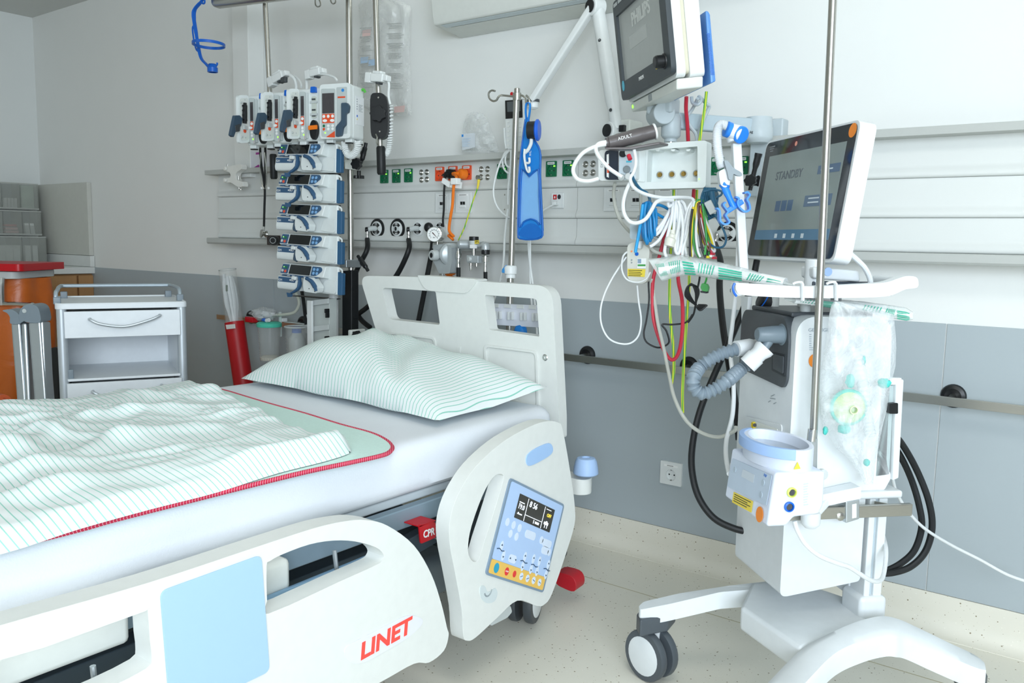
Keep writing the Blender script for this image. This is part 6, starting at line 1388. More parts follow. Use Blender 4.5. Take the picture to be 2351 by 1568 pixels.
MB().prism([ML(.035, -.038, .016), ML(Wm-.02, -.038, .016), ML(Wm-.012, -.012, .016), ML(.03, -.012, .016)], MBK*.07).build('base_module', OFFW, mon, bevel=.004)
MB().cyl(ML(.05, -.024, .0155), ML(.05, -.024, .0145), .005).build('power_light', LED, mon)
t = MB()
for i in range(4): t.prism(rect(ML(.20+i*.008, -.024, .0157), MU, MV, .004, .018), -MBK*.0005)
t.build('marking', GREYM, mon)
# tilt-and-swivel neck
nk = thing('monitor_mount', 'pale grey swivel mount and wall arm under the patient monitor', 'monitor mount', Yp(1740, 330, -.12))
GM = mat('mount_grey_plastic', '#b9c4c8', .42)
dN = 2.40
c0 = Dp(1518, 262, dN)
MB().tube([c0-MU*.045, c0+MU*.03], .032, 22, 0).build('tilt_joint', GM, nk, bevel=.004)
MB().bb(c0+V((-.04, -.02, .0)), c0+V((.04, .04, .045))).build('tilt_plate', GM, nk, bevel=.008)
c1 = Dp(1541, 285, dN+.02); cz = Dp(1541, 316, dN+.02)
MB().lathe(V((c1.x, c1.y, cz.z)), (0, 0, 1), [(.018, -.012), (.018, -.004), (.024, 0), (.028, .006), (.028, .055), (.022, .066), (.0001, .068)], 24).build('swivel', GM, nk)
MB().lathe(V((c1.x, c1.y, cz.z-.024)), (0, 0, 1), [(.013, 0), (.013, .014)], 16).build('chrome_collar', CHROME, nk)
wa = Yp(1742, 292, -.16)
MB().bar(V((c1.x, c1.y, wa.z+.0)), wa, .032, .046).build('horizontal_arm', mat('arm_blue_grey', '#b4c4cc', .4, .1), nk, bevel=.006)
MB().lathe(wa+V((0, 0, -.03)), (0, 0, 1), [(.030, -.016), (.040, -.006), (.042, .0), (.042, .026), (.040, .03), (.038, .058), (.0001, .06)], 28).build('arm_hub', GM, nk)
MB().bb(wa+V((-.045, .05, -.19)), wa+V((.055, .10, .03))).build('wall_block', GM, nk, bevel=.006)
MB().prism([wa+V((-.04, .04, -.20)), wa+V((.03, .04, -.20)), wa+V((.03, .04, -.03)), wa+V((-.04, .04, -.03))], (0, .03, 0)).build('bracket_web', GM, nk, bevel=.003)
t = text('lettering', '22 kg', INK, nk, frame(wa+V((-.012, -.0425, -.018)), (1, 0, 0), (0, 0, 1)), .011)
MB().prism(rect(wa+V((-.032, -.0415, -.016)), (1, 0, 0), (0, 0, 1), .010, .014), (0, -.0012, 0)).build('weight_symbol', INK, nk)
lv0, lv1 = Yp(1742, 352, -.2), Yp(1729, 405, -.2)
MB().tube([lv0, lv0.lerp(lv1, .3), lv1], [.011, .010, .007], 10, 4).build('black_lever', BLACK, nk)
star_knob(Yp(1725, 415, -.21), (.1, -1, 0), .017, nk, .016); star_knob(Yp(1741, 416, -.17), (.1, -1, 0), .015, nk, .014)
MB().cyl(Yp(1726, 420, -.2), Yp(1722, 437, -.2), .006).build('knob_stem', BLACK, nk)
# blue folder behind the monitor
fd_ = thing('blue_folder', 'translucent blue plastic folder standing behind the monitor', 'folder', Dp(1628, 190, 2.5))
BLF = mat('translucent_blue_plastic', '#6aa2e8', .25, trans=.25)
q = [ML(.06, .02, .185), ML(Wm+.012, .02, .185), ML(Wm+.012, Hb+.0, .185), ML(.06, Hb, .185)]
fq = [Np(x, y, ML(Wm, 0, .19), MU) for x, y in [(1620, 24), (1626, 25), (1631, 34), (1644, 186), (1632, 192)]]
MB().prism(fq, -MU*.30).build('cover', BLF, fd_, bevel=.003)
t = MB()
for k in range(30):
    p = fq[1].lerp(fq[3], .32+.02*k)+MU*.0008; t.bar(p-MBK*.012, p-MBK*.003, .003, .0012, (0, 0, 1))
t.build('spine_ridges', mat('blue_ridge', '#3d74c9', .3), fd_)
# module rack
RX = V((.987, .158, 0)); RY = V((-.158, .987, 0)); RO = Dp(1540, 380, 2.33)
def RP(x, y, off=0): return Np(x, y, RO-RY*off, RY)
rk = thing('module_rack', 'open white plastic module rack with four brass contacts, below the monitor', 'module rack', RP(1540, 432))
ou = roundpoly([RP(1469, 331), RP(1623, 322), RP(1620, 431), RP(1462, 435)], .01); inn = [RP(1488, 345), RP(1601, 336), RP(1601, 417), RP(1484, 418)]
RKM = mat('rack_plastic', '#dfe6e4', .42)
MB().prism(ou, RY*.05, [inn]).build('housing', RKM, rk, bevel=.003)
MB().prism([p+RY*.042 for p in inn], RY*.008).build('rack_back', RKM, rk)
MB().prism(roundpoly([RP(1462, 339, .004), RP(1482, 338, .004), RP(1481, 418, .004), RP(1460, 416, .004)], .004), RY*.05).build('side_latch_panel', RKM, rk, bevel=.002)
for x, y in ((1504.7, 398.7), (1532.8, 397.8), (1560, 396.6), (1589.7, 395.6)):
    p = RP(x, y)+RY*.042; c = CAM+(p-CAM)
    MB().lathe(p, -RY, [(.0105, 0), (.0105, .003), (.0085, .005), (.0085, .002)], 18).build('contact_ring', GREYL, rk)
    MB().lathe(p, -RY, [(.0068, .002), (.0068, .006), (.004, .009), (.0001, .009)], 16).build('brass_contact', mat('brass', '#c9a35a', .25, 1), rk)
for x in (1510, 1545, 1580): MB().prism([RP(x-5, 343), RP(x+5, 342.4), RP(x+3, 347), RP(x-3, 347.4)], RY*.05).build('guide_rib', RKM, rk)
MB().cyl(RP(1605, 411), RP(1605, 411, .001), .0018).build('green_light', LED, rk)
# patient module with cables
pm = thing('patient_module', 'white patient measuring module with dark recess at the left side of the rack', 'patient module', RP(1420, 415, .03))
MB().prism(roundpoly([RP(1373, 345, .03), RP(1460, 340, .03), RP(1461, 414, .03), RP(1374, 415, .03)], .012), RY*.07).build('body', WHITE, pm, bevel=.006)
MB().prism(roundpoly([RP(1390, 346, .031), RP(1420, 344, .031), RP(1420, 413, .031), RP(1390, 413, .031)], [.012, 0, 0, .012]), -RY*.006).build('dark_recess', mat('slate_recess', '#2c3440', .4), pm, bevel=.001)
MB().prism([RP(1393, 355, .0375), RP(1398, 353, .0375), RP(1398, 408, .0375), RP(1393, 406, .0375)], -RY*.001).build('white_slot', LABEL, pm)
MB().prism([RP(1394, 378, .039), RP(1398, 377, .039), RP(1398, 397, .039), RP(1394, 397, .039)], -RY*.001).build('orange_tab', ORRED, pm)
MB().prism([RP(1422, 343, .031), RP(1459, 341, .031), RP(1460, 412, .031), RP(1422, 413, .031)], -RY*.004).build('connector_panel', mat('module_blue_white', '#d5e2ea', .4), pm, bevel=.001)
for x, y, m in ((1431, 353, INK), (1440, 389, GREYM), (1443, 350, WHITE), (1428, 407, GREYL), (1444, 405, WHITE)):
    MB().lathe(RP(x, y, .035), -RY, [(.010, 0), (.010, .006), (.008, .008), (.0001, .008)], 16).build('connector', m, pm)
MB().prism(rect(RP(1444, 371, .0352), RX, (0, 0, 1), .016, .005), -RY*.0005).build('cyan_label', mat('cyan_sticker', '#5fc4de', .5), pm)
text('lettering', 'X3', GREYM, pm, frame(RP(1381, 380, .0304), (0, 0, -1), RX, -RY), .010)
# cuff
cf = thing('blood_pressure_cuff', 'rolled taupe-grey blood pressure cuff lying on the module rack', 'blood pressure cuff', Dp(1450, 335, 2.27))
CUF = mat('taupe_cuff_fabric', '#5f5a5a', .35, bump=.4, bscale=60)
dCf = 2.27
cp = [Dp(x, y, dCf) for x, y in [(1390, 329), (1400, 328), (1430, 321), (1465, 312), (1500, 303)]]
MB().tube(cp, [.020, .024, .026, .027, .026], 20, 6, flat=.75).build('rolled_cuff', CUF, cf)
en = cp[-1]; ed = (cp[-1]-cp[-2]).normalized()
for r_ in (.019, .0125, .006): MB().torus(en+ed*.004, ed, r_, .0035, 20, 6).build('white_roll', LABEL, cf)
MB().prism([Dp(x, y, dCf-.02) for x, y in [(1388, 338), (1445, 337), (1515, 325), (1515, 331), (1450, 343), (1390, 343)]], V((0, .05, 0))).build('lower_flap', CUF, cf, bevel=.002)
text('lettering', 'ADULT', LABEL, cf, frame(Dp(1435, 315, dCf-.031), Dp(1450, 311, dCf)-Dp(1420, 319, dCf), (0, 0, 1)), .012)
for q, lb in (([(1391, 331), (1368, 336), (1340, 350), (1322, 372), (1316, 393), (1326, 411), (1350, 416), (1374, 410)], 'white cuff hose making a wide loop left of the patient module'),
              ([(1392, 326), (1375, 330), (1368, 340), (1374, 358), (1396, 384), (1415, 398), (1428, 406)], 'white cuff hose crossing the dark recess of the patient module')):
    t = MB().tube([Dp(x, y, 2.24) for x, y in q], .0055, 8, 6).build('cuff_hose', WHITE); tag(t, lb, 'hose', 'white cuff hoses')
# ================================================================ CABLES HANGING FROM THE RACK
dB = 2.30
CWH = mat('white_cable', '#dfe3e4', .4); CGR = mat('grey_cable', '#b4b6ae', .45); CBL = mat('sky_blue_cable', '#1c84c0', .4); CDB = mat('petrol_blue_cable', '#2a5f7c', .4)
CRD = mat('red_cable', '#c32a3e', .4); CBK = mat('black_cable', '#1b1d1f', .4); CGN = mat('green_cable', '#3c9a48', .4); CYE = mat('yellow_cable', '#e4cf2c', .4); CBR = mat('brown_cable', '#5a2f2b', .4)
def cable(label, q, m, r, d=dB, name='cable', group=None, parent=None, cat='cable'):
    pts = [Dp(p[0], p[1], p[2] if len(p) > 2 else d) for p in q]
    o = MB().tube(pts, r, 8, 6).build(name, m, parent)
    if parent is None: tag(o, label, cat, group)
    return o
cable('white patient lead swinging from the module under the rack to the hanging bundle', [(1456, 344, 2.26), (1460, 372, 2.25), (1455, 395, 2.25), (1447, 410, 2.25), (1455, 430, 2.25), (1480, 445, 2.26), (1520, 454, 2.27), (1560, 453, 2.28), (1585, 455), (1594, 462)], CWH, .0048)
cable('white patient lead making a big loop in front of the blue coiled cable', [(1446, 420, 2.26), (1437, 440, 2.25), (1431, 465, 2.24), (1433, 490, 2.24), (1445, 508, 2.24), (1462, 512, 2.24), (1482, 503, 2.24), (1496, 482, 2.24), (1506, 465, 2.24), (1522, 459, 2.25), (1545, 460, 2.27)], CWH, .0052)
rt = cable('', [(1443, 356, 2.255), (1447, 366, 2.25)], CRD, .006, name='red_sleeve'); tag(rt, 'short red sleeve on the lead plugged into the top of the patient module', 'sleeve')
cable('sky blue lead falling from the patient module to the coiled blue cable', [(1449, 396, 2.26), (1456, 415, 2.27), (1470, 434, 2.29), (1484, 442), (1491, 455), (1494, 475)], CDB, .004)
cable('beige-grey cable arching left from under the patient module', [(1412, 420, 2.40), (1409, 445, 2.42), (1413, 475, 2.42), (1424, 505, 2.42), (1440, 526, 2.38), (1452, 536, 2.34)], CGR, .0052)
cable('thin beige-grey cable hanging from behind the rack corner', [(1471, 434, 2.42), (1471, 460, 2.43), (1472, 500, 2.43), (1470, 560, 2.4)], CGR, .0048)
def bundle(name, label, specs, cat='cable bundle', extra=None):
    r = thing(name, label, cat, Dp(*specs[0][0][0][:2], dB))
    for q, m, rad, nm in specs: cable('', q, m, rad, name=nm, parent=r)
    return r
random.seed(11)
# blue coil
sp = []
for k in range(8):
    x = 1479+k*3.4; y0 = 464+abs(k-3)*1.5; y1 = 545+(k*7 % 3)*6-(12 if k > 4 else 0); dd = 2.31-.008*(k % 3)
    sp.append(([(x, y0+10, dd), (x-2, y0, dd-.01), (x-6+k*.3, y0+22, dd-.014), (x-7+k*.8, (y0+y1)/2, dd-.016), (x-4+k*.6, y1-8, dd-.012), (x+1, y1, dd), (x+4, (y0+y1)/2, dd+.006), (x+2, y0+8, dd)], CBL if k % 3 else mat('blue_cable', '#3a6fae', .4), .0042, 'coil'))
bc_ = bundle('coiled_blue_cable', 'bundle of coiled sky blue cable hanging left of the white leads', sp)
cable('', [(1476, 470, 2.285), (1472, 505, 2.28), (1466, 540, 2.28), (1460, 572, 2.28), (1459, 580, 2.28)], mat('cyan_cable', '#2c9bd6', .4), .0044, name='tail', parent=bc_)
cable('', [(1500, 472, 2.3), (1515, 471, 2.31), (1534, 480, 2.32), (1550, 495, 2.33), (1554, 505, 2.33), (1545, 507, 2.33), (1528, 502, 2.32), (1510, 492, 2.31), (1500, 486, 2.3)], CBL, .0042, name='side_loop', parent=bc_)
gc1 = thing('grey_connector_block', 'translucent grey plastic connector block beside the coiled blue cable', 'connector', Dp(1460, 555, 2.33))
MB().prism(roundpoly([Dp(x, y, 2.33) for x, y in [(1446, 513), (1474, 516), (1473, 553), (1446, 548)]], .006), RY*.03).build('block', mat('smoky_grey_plastic', '#8fa0a6', .3), gc1, bevel=.004)
MB().prism([Dp(x, y, 2.32) for x, y in [(1462, 552), (1474, 553), (1470, 572), (1462, 570)]], RY*.02).build('lower_plug', GREYL, gc1, bevel=.003)
MB().prism([Dp(x, y, 2.335) for x, y in [(1463, 495), (1470, 494), (1474, 516), (1460, 514)]], RY*.015).build('strain_relief', GREYM, gc1, bevel=.002)
# white loops
sp = []
W1 = [[(1541, 462), (1538, 480), (1528, 505), (1514, 532), (1503, 540), (1506, 530), (1525, 505), (1540, 478)],
      [(1546, 462), (1545, 485), (1530, 520), (1515, 548), (1500, 562), (1492, 566)],
      [(1553, 461), (1550, 490), (1547, 530), (1549, 560), (1553, 578), (1556, 560), (1557, 520), (1556, 480), (1558, 462)],
      [(1557, 461), (1562, 480), (1558, 520), (1552, 550), (1551, 575), (1558, 582), (1565, 555), (1568, 520), (1563, 480)],
      [(1560, 462), (1568, 475), (1572, 505), (1565, 530), (1556, 545)],
      [(1562, 460), (1571, 470), (1577, 500), (1570, 530)],
      [(1545, 461), (1542, 500), (1533, 540), (1526, 575), (1531, 592)],
      [(1538, 460), (1534, 466), (1536, 474), (1542, 470)]]
for i, q in enumerate(W1): sp.append(([(x, y, 2.30-.007*(i % 4)) for x, y in q], CWH, .0045, 'loop'))
wb = bundle('white_lead_bundle', 'hanging loops of white monitoring leads with a white plug in the middle', sp)
MB().tube([Dp(x, y, 2.285) for x, y in [(1545, 528), (1544, 540), (1540, 552), (1536, 566)]], [.007, .011, .0165, .0155], 14, 4).build('white_plug', mat('ivory_plug', '#dcdccf', .45), wb)
sp = []
W2 = [[(1592, 462), (1580, 478), (1572, 510), (1567, 545), (1571, 575), (1580, 590)],
      [(1593, 463), (1584, 485), (1577, 520), (1572, 555), (1576, 583)],
      [(1594, 462), (1590, 490), (1578, 540), (1569, 570), (1566, 590)],
      [(1596, 462), (1594, 500), (1596, 540), (1592, 570), (1588, 590)]]
for i, q in enumerate(W2): sp.append(([(x, y, 2.29-.006*(i % 3)) for x, y in q], CWH, .0043, 'loop'))
bundle('white_lead_bundle', 'long pale leads dropping just left of the multicoloured wire bundle', sp)
sp = []
E_ = [([(1610, 462), (1602, 460), (1596, 475), (1592, 505), (1592, 545), (1597, 575), (1606, 592)], CGN), ([(1609, 463), (1600, 468), (1597, 490), (1601, 520), (1609, 545), (1622, 565), (1634, 569), (1636, 560), (1626, 530), (1613, 500), (1606, 475)], CYE),
      ([(1606, 464), (1604, 490), (1606, 530), (1612, 570), (1620, 592)], CBK), ([(1604, 466), (1605, 500), (1613, 540), (1622, 565), (1628, 575), (1630, 560)], CBR), ([(1612, 466), (1614, 490), (1620, 530), (1622, 575), (1622, 590)], CBK),
      ([(1610, 470), (1618, 500), (1632, 535), (1640, 565), (1640, 578), (1630, 568), (1620, 550), (1608, 500)], CWH), ([(1592, 475), (1588, 520), (1586, 560), (1587, 590)], CYE), ([(1590, 480), (1585, 520), (1584, 560), (1585, 590)], CBK), ([(1615, 472), (1622, 500), (1627, 540), (1628, 590)], CGN), ([(1608, 465), (1611, 500), (1620, 545), (1632, 575), (1634, 590)], CRD),
      ([(1606, 468), (1600, 500), (1598, 540), (1602, 575), (1608, 590)], CWH), ([(1613, 468), (1618, 510), (1622, 550), (1618, 585)], CGN), ([(1607, 462), (1611, 458), (1614, 464)], CGN)]
for i, (q, m) in enumerate(E_): sp.append(([(x, y, 2.275-.006*(i % 4)) for x, y in q], m, .0034, 'wire'))
eb = bundle('electrode_lead_bundle', 'bundle of multicoloured electrode wires with coloured clips, right of the white leads', sp)
for x, y, m in ((1625, 590, CYE), (1634, 583, CRD), (1638, 592, CRD), (1632, 588, LABEL)): MB().bb(Dp(x-4, y-3, 2.26), Dp(x+4, y+3, 2.26)+V((0, .012, 0))).build('electrode_clip', m, eb, bevel=.001)
sp = []
for k in range(7):
    x = 1618+k*4; sp.append(([(x, 432, 2.30), (x-8+k, 455, 2.28), (x-7+2*k, 490-k*3, 2.275), (x+6, 505-k*2, 2.28), (x+14-k*2, 480, 2.285), (x+6, 450, 2.29), (x, 434, 2.30)], CDB, .003, 'loop'))
sp.append(([(1612, 452, 2.27), (1612, 470, 2.262), (1630, 470, 2.262), (1642, 455, 2.262), (1655, 448, 2.262), (1657, 440, 2.262), (1645, 436, 2.262), (1630, 436, 2.262), (1616, 440, 2.265)], CDB, .003, 'loop'))
sp.append(([(1634, 480, 2.26), (1650, 508, 2.25), (1662, 530, 2.24), (1667, 550, 2.24), (1660, 566, 2.24), (1643, 568, 2.25), (1630, 560, 2.26)], CDB, .003, 'tail'))
pb3 = bundle('petrol_cable_bundle', 'tangle of dark petrol-blue thin cable at the lower right corner of the rack', sp)
MB().tube([Dp(x, y, 2.25) for x, y in [(1634, 440), (1637, 462), (1641, 478)]], [.008, .010, .006], 10, 3).build('petrol_plug', CDB, pb3)
MB().bb(Dp(1638, 440, 2.27), Dp(1648, 458, 2.29)).build('petrol_connector', mat('dark_petrol', '#1d4a5c', .4), pb3, bevel=.003)
MB().bar(Dp(1624, 462, 2.24), Dp(1638, 490, 2.24), .020, .010, RY).build('grey_clip', GREYL, pb3, bevel=.003)
MB().bb(Dp(1637, 480, 2.238), Dp(1644, 491, 2.25)).build('white_clip', LABEL, pb3, bevel=.002)
# long verticals
cable('red cable running down from the patient monitor behind the rack', [(1576, 222, 2.36), (1575, 250, 2.38), (1578, 285, 2.4), (1580, 325, 2.42)], CRD, .0055, group='red cables')
cable('thin grey cable crossing behind the red one under the monitor', [(1602, 226, 2.36), (1590, 250, 2.4), (1577, 270, 2.41), (1585, 290, 2.41), (1598, 308, 2.41), (1600, 328, 2.41)], GM, .005)
cable('grey cable looped in a knot under the monitor, going down beside the yellow-green one', [(1588, 222, 2.38), (1590, 236, 2.38), (1602, 240, 2.37), (1610, 230, 2.37), (1605, 222, 2.38), (1622, 238, 2.38), (1628, 245, 2.39), (1618, 268, 2.4), (1606, 300, 2.41), (1602, 328, 2.41)], GM, .005)
cable('yellow-green earth cable running down from the monitor right of the red cable', [(1622, 210, 2.36), (1619, 240, 2.37), (1613, 280, 2.38), (1606, 325, 2.39)], gy_m, .0042, group='yellow-green earth cables')
cable('long red cable dropping past the gas outlets into a loop below the clear package', [(1538, 462, 2.36), (1536, 490, 2.36), (1526, 540, 2.36), (1513, 592, 2.36), (1500, 640, 2.36), (1498, 690, 2.36), (1502, 740, 2.36), (1520, 795, 2.36), (1537, 823, 2.36), (1550, 823, 2.36), (1561, 800, 2.36), (1567, 750, 2.36), (1566, 690, 2.36), (1557, 640, 2.36), (1560, 590, 2.36), (1568, 555, 2.36), (1580, 505, 2.37), (1590, 470, 2.38), (1593, 436, 2.4)], CRD, .0052, group='red cables')
cable('yellow-green earth cable hanging straight in the middle of the white leads', [(1547, 436, 2.40), (1546, 480, 2.40), (1543, 530, 2.40), (1539, 600, 2.40), (1537, 680, 2.40), (1540, 740, 2.40), (1546, 800, 2.40), (1547, 850, 2.40), (1541, 885, 2.40)], gy_m, .0042, group='yellow-green earth cables')
cable('yellow-green earth cable reaching furthest down, beside the red loop', [(1600, 436, 2.41), (1598, 470, 2.41), (1590, 540, 2.4), (1583, 610, 2.4), (1582, 660, 2.4), (1576, 740, 2.4), (1571, 820, 2.4), (1567, 900, 2.4), (1568, 948, 2.4)], gy_m, .0042, group='yellow-green earth cables')
cable('black cable hanging behind the yellow-labelled call unit', [(1491, 612, 2.38), (1489, 650, 2.38), (1490, 690, 2.38), (1484, 735, 2.38), (1478, 765, 2.38), (1484, 785, 2.38), (1505, 797, 2.38), (1522, 796, 2.38), (1536, 785, 2.38), (1530, 760, 2.38), (1520, 745, 2.38), (1545, 745, 2.38), (1575, 740, 2.38), (1590, 722, 2.38)], CBK, .0026)
sp = []
for k in range(6): sp.append(([(1597, 700, 2.3), (1585-k*2.2, 680, 2.29-.004*k), (1580-k*1.5+k*k*.3, 662-k, 2.285-.004*k), (1588+k*2, 652+k, 2.28), (1597+k*1.5, 672, 2.285), (1598, 700, 2.3), (1606+k*3, 712-k*2, 2.29), (1614+k*1.2, 708-k*1.5, 2.29), (1603, 700, 2.3)], CBK, .0026, 'loop'))
sp.append(([(1597, 700, 2.3), (1600, 670, 2.32), (1606, 640, 2.33), (1610, 600, 2.34)], CBK, .0028, 'tail')); sp.append(([(1597, 700, 2.3), (1592, 722, 2.32), (1580, 740, 2.34)], CBK, .0028, 'tail'))
bundle('coiled_black_cable', 'thin black cable tied in a bow-like coil below the clear package', sp)
gc2 = thing('green_clip', 'green and black finger clip dangling below the clear package', 'clip', Dp(1617, 673, 2.27))
MB().prism(roundpoly([Dp(x, y, 2.27) for x, y in [(1611, 650), (1622, 652), (1626, 660), (1624, 670), (1612, 668), (1608, 660)]], .003), RY*.016).build('green_jaw', CGN, gc2, bevel=.002)
MB().prism([Dp(x, y, 2.268) for x, y in [(1607, 668), (1624, 670), (1622, 674), (1608, 672)]], RY*.018).build('black_pad', BLACK, gc2, bevel=.001)
MB().tube([Dp(1618, 652, 2.275), Dp(1622, 640, 2.28), Dp(1624, 620, 2.29), Dp(1626, 600, 2.29)], .003, 6, 4).build('green_lead', CGN, gc2)
cable('long pale grey cable sweeping down and right to the ventilator housing', [(1497, 640, 2.36), (1502, 680, 2.36), (1510, 740, 2.34), (1524, 800, 2.3), (1536, 860, 2.26), (1549, 915, 2.22), (1575, 965, 2.18), (1610, 993, 2.14), (1650, 1003, 2.1), (1685, 990, 2.06), (1690, 980, 2.05)], CGR, .0048)
cable('grey cable snaking behind the call unit to the clear package', [(1474, 555, 2.35), (1490, 566, 2.34), (1505, 578, 2.33), (1535, 586, 2.32), (1560, 588, 2.32)], CGR, .0045)
# call unit
cu = thing('call_unit', 'pale grey unit with blue button and yellow label, hanging left of the clear package', 'control unit', Dp(1462, 640, 2.36))
dU = 2.36
def DU(x, y, o=0): return Np(x, y, Dp(1462, 600, dU-o), RY)
MB().prism(roundpoly([DU(1440, 562), DU(1456, 555), DU(1480, 556), DU(1491, 565), DU(1488, 645), DU(1470, 653), DU(1440, 640)], .012), RY*.025).build('body', mat('call_unit_plastic', '#d3d4cc', .45), cu, bevel=.004)
MB().lathe(DU(1462, 583, .001), -RY, [(.0055, 0), (.005, .002), (.0001, .0025)], 14).build('blue_button', BLUE, cu)
MB().cyl(DU(1450, 577, .001), DU(1450, 577, .003), .0025).build('amber_light', ORANGE, cu)
MB().prism([DU(1441, 617, .001), DU(1482, 618, .001), DU(1480, 636, .001), DU(1441, 634, .001)], -RY*.0006).build('yellow_label', YELLOW, cu)
t = MB()
for k in range(4): t.bar(DU(1443, 620.5+k*4, .002), DU(1474-3*(k % 2), 621.3+k*4, .002), .0006, .0016, (0, 0, 1))
t.build('lettering', INK, cu)
wl_ = MB().prism([DU(1463, 593, .001), DU(1484, 593, .001), DU(1483, 616, .001), DU(1463, 616, .001)], -RY*.0006).build('white_label', LABEL, cu)
MB().prism([DU(1464, 607, .002), DU(1482, 607, .002), DU(1482, 611, .002), DU(1464, 611, .002)], -RY*.0004).build('green_print', CGN, wl_)
MB().prism([DU(1464, 594.5, .002), DU(1472, 594.5, .002), DU(1472, 604.5, .002), DU(1464, 604.5, .002)], -RY*.0004).build('blue_print', mat('cool_print', '#8aa0b8', .5), wl_)
for x, y in ((1450, 597), (1450, 603)): MB().lathe(DU(x, y, .001), -RY, [(.0022, 0), (.002, .001), (.0001, .001)], 8).build('small_light', GREYM, cu)
cable('', [(1440, 578, 2.37), (1430, 590, 2.37), (1428, 620, 2.36), (1440, 642, 2.35), (1465, 648, 2.35), (1484, 640, 2.35), (1493, 625, 2.35)], CWH, .0026, parent=cu, name='lead')
cable('', [(1438, 590, 2.38), (1424, 610, 2.38), (1405, 640, 2.38), (1388, 675, 2.38), (1379, 710, 2.38), (1381, 745, 2.38), (1396, 775, 2.38), (1420, 788, 2.38), (1447, 788, 2.38), (1466, 770, 2.38), (1472, 735, 2.38), (1466, 690, 2.38), (1463, 655, 2.37)], CWH, .0026, parent=cu, name='lead')
# ================================================================ VENTILATOR
U = V((.727, -.678, 0)).normalized(); B = V((.678, .727, 0)).normalized()
K = 1.08; E0 = Dp(1820, 900, 1.75*K)
def FP(x, y, o=0): return Np(x, y, E0-B*o, B)          # on the front face, o metres proud of it
def SP(x, y, o=0): return Np(x, y, E0+U*o, U)          # on the right-hand side face
def GP(u, b, z): return V((E0.x, E0.y, 0))+U*u*K+B*b*K+V((0, 0, z))
VW = mat('ventilator_white', '#dfe4e6', .35, bump=.01); VG = mat('ventilator_anthracite', '#4a4f53', .38)
def zF(x, y): return FP(x, y).z
def zS(x, y): return SP(x, y).z
ven = thing('ventilator', 'white intensive care ventilator on a wheeled base with a big tilted touch screen', 'ventilator', GP(-.125, .12, 0))
def vbox(u0, u1, b0, b1, z0, z1, nm, m, par=None, bv=.01, seg=3):
    return MB().prism([GP(u0, b0, z0), GP(u1, b0, z0), GP(u1, b1, z0), GP(u0, b1, z0)], (0, 0, z1-z0)).build(nm, m, par or ven, bevel=bv, seg=seg)
ztop, zmid = SP(1880, 727).z, SP(1870, 1130).z
body = MB().prism(roundpoly([GP(0, 0, zmid), GP(0, .225, zmid), GP(0, .24, zmid+.03), GP(0, .225, zmid+.06), GP(0, .215, ztop), GP(0, 0, ztop)], [.005, .004, .01, .03, .045, .05], 7), -U*.25*K).build('main_housing', VW, ven, bevel=.012, seg=4)
zdf = FP(1800, 890).z
MB().prism(roundpoly([GP(-.246, -.006, zdf+.012), GP(-.03, -.006, zdf), GP(-.018, -.006, zdf+.02), GP(-.018, -.006, ztop-.045), GP(-.04, -.006, ztop-.004), GP(-.23, -.006, ztop-.004), GP(-.246, -.006, ztop-.03)], [.004, .02, .01, .02, .03, .03, .02]), B*.10).build('dark_front', VG, body, bevel=.008)
vbox(-.235, -.045, .012, .20, ztop-.006, ztop+.006, 'dark_top', VG, body, .004)
# expiratory outlet, recess, lower panel
op = FP(1800, 768)
MB().lathe(op, -B, [(.026, -.004), (.026, .006), (.021, .008), (.020, .03), (.0165, .062), (.013, .066), (.0001, .066)], 26).build('outlet_nozzle', mat('slate_grey_nozzle', '#76848d', .4), body)
MB().tube([op-B*.035+V((0, 0, -.012)), op-B*.045+V((0, 0, -.03)), op-B*.055+V((0, 0, -.042))], [.011, .010, .009], 14, 4).build('outlet_elbow', mat('slate_grey_nozzle', '#76848d', .4), body)
MB().prism(roundpoly([FP(1774, 808, .0065), FP(1804, 815, .0065), FP(1803, 865, .0065), FP(1773, 850, .0065)], .004), -B*.002).build('recess_cover', mat('recess_dark', '#2d3236', .4), body, bevel=.001)
MB().prism(roundpoly([FP(1776, 812, .0085), FP(1800, 818, .0085), FP(1799, 858, .0085), FP(1776, 846, .0085)], .003), -B*.002).build('filter_door', VG, body, bevel=.001)
MB().prism(roundpoly([FP(1712, 955, .0005), FP(1797, 975, .0005), FP(1797, 1035, .0005), FP(1709, 1020, .0005)], .008), -B*.003).build('module_door', VW, body, bevel=.0015)
MB().prism([FP(1723, 963, .004), FP(1786, 985, .004), FP(1786, 1001, .004), FP(1723, 976, .004)], -B*.002).build('module_slot', OFFW, body, bevel=.0005)
MB().lathe(FP(1733, 976, .005), -B, [(.0085, 0), (.0085, .006), (.006, .007), (.0058, .003), (.0001, .003)], 18).build('yellow_port', YELLOW, body)
MB().cyl(FP(1733, 976, .008), FP(1733, 976, .0095), .0045).build('port_hole', BLACK, body)
for q in ((1770, 910, 1778, 906), (1768, 914, 1780, 916), (1764, 923, 1769, 920), (1776, 927, 1782, 924)): MB().bar(FP(q[0], q[1], .0008), FP(q[2], q[3], .0008), .0008, .0014, (0, 0, 1)).build('marking', GREYM, body)
for x, y in ((1697, 760), ): pass
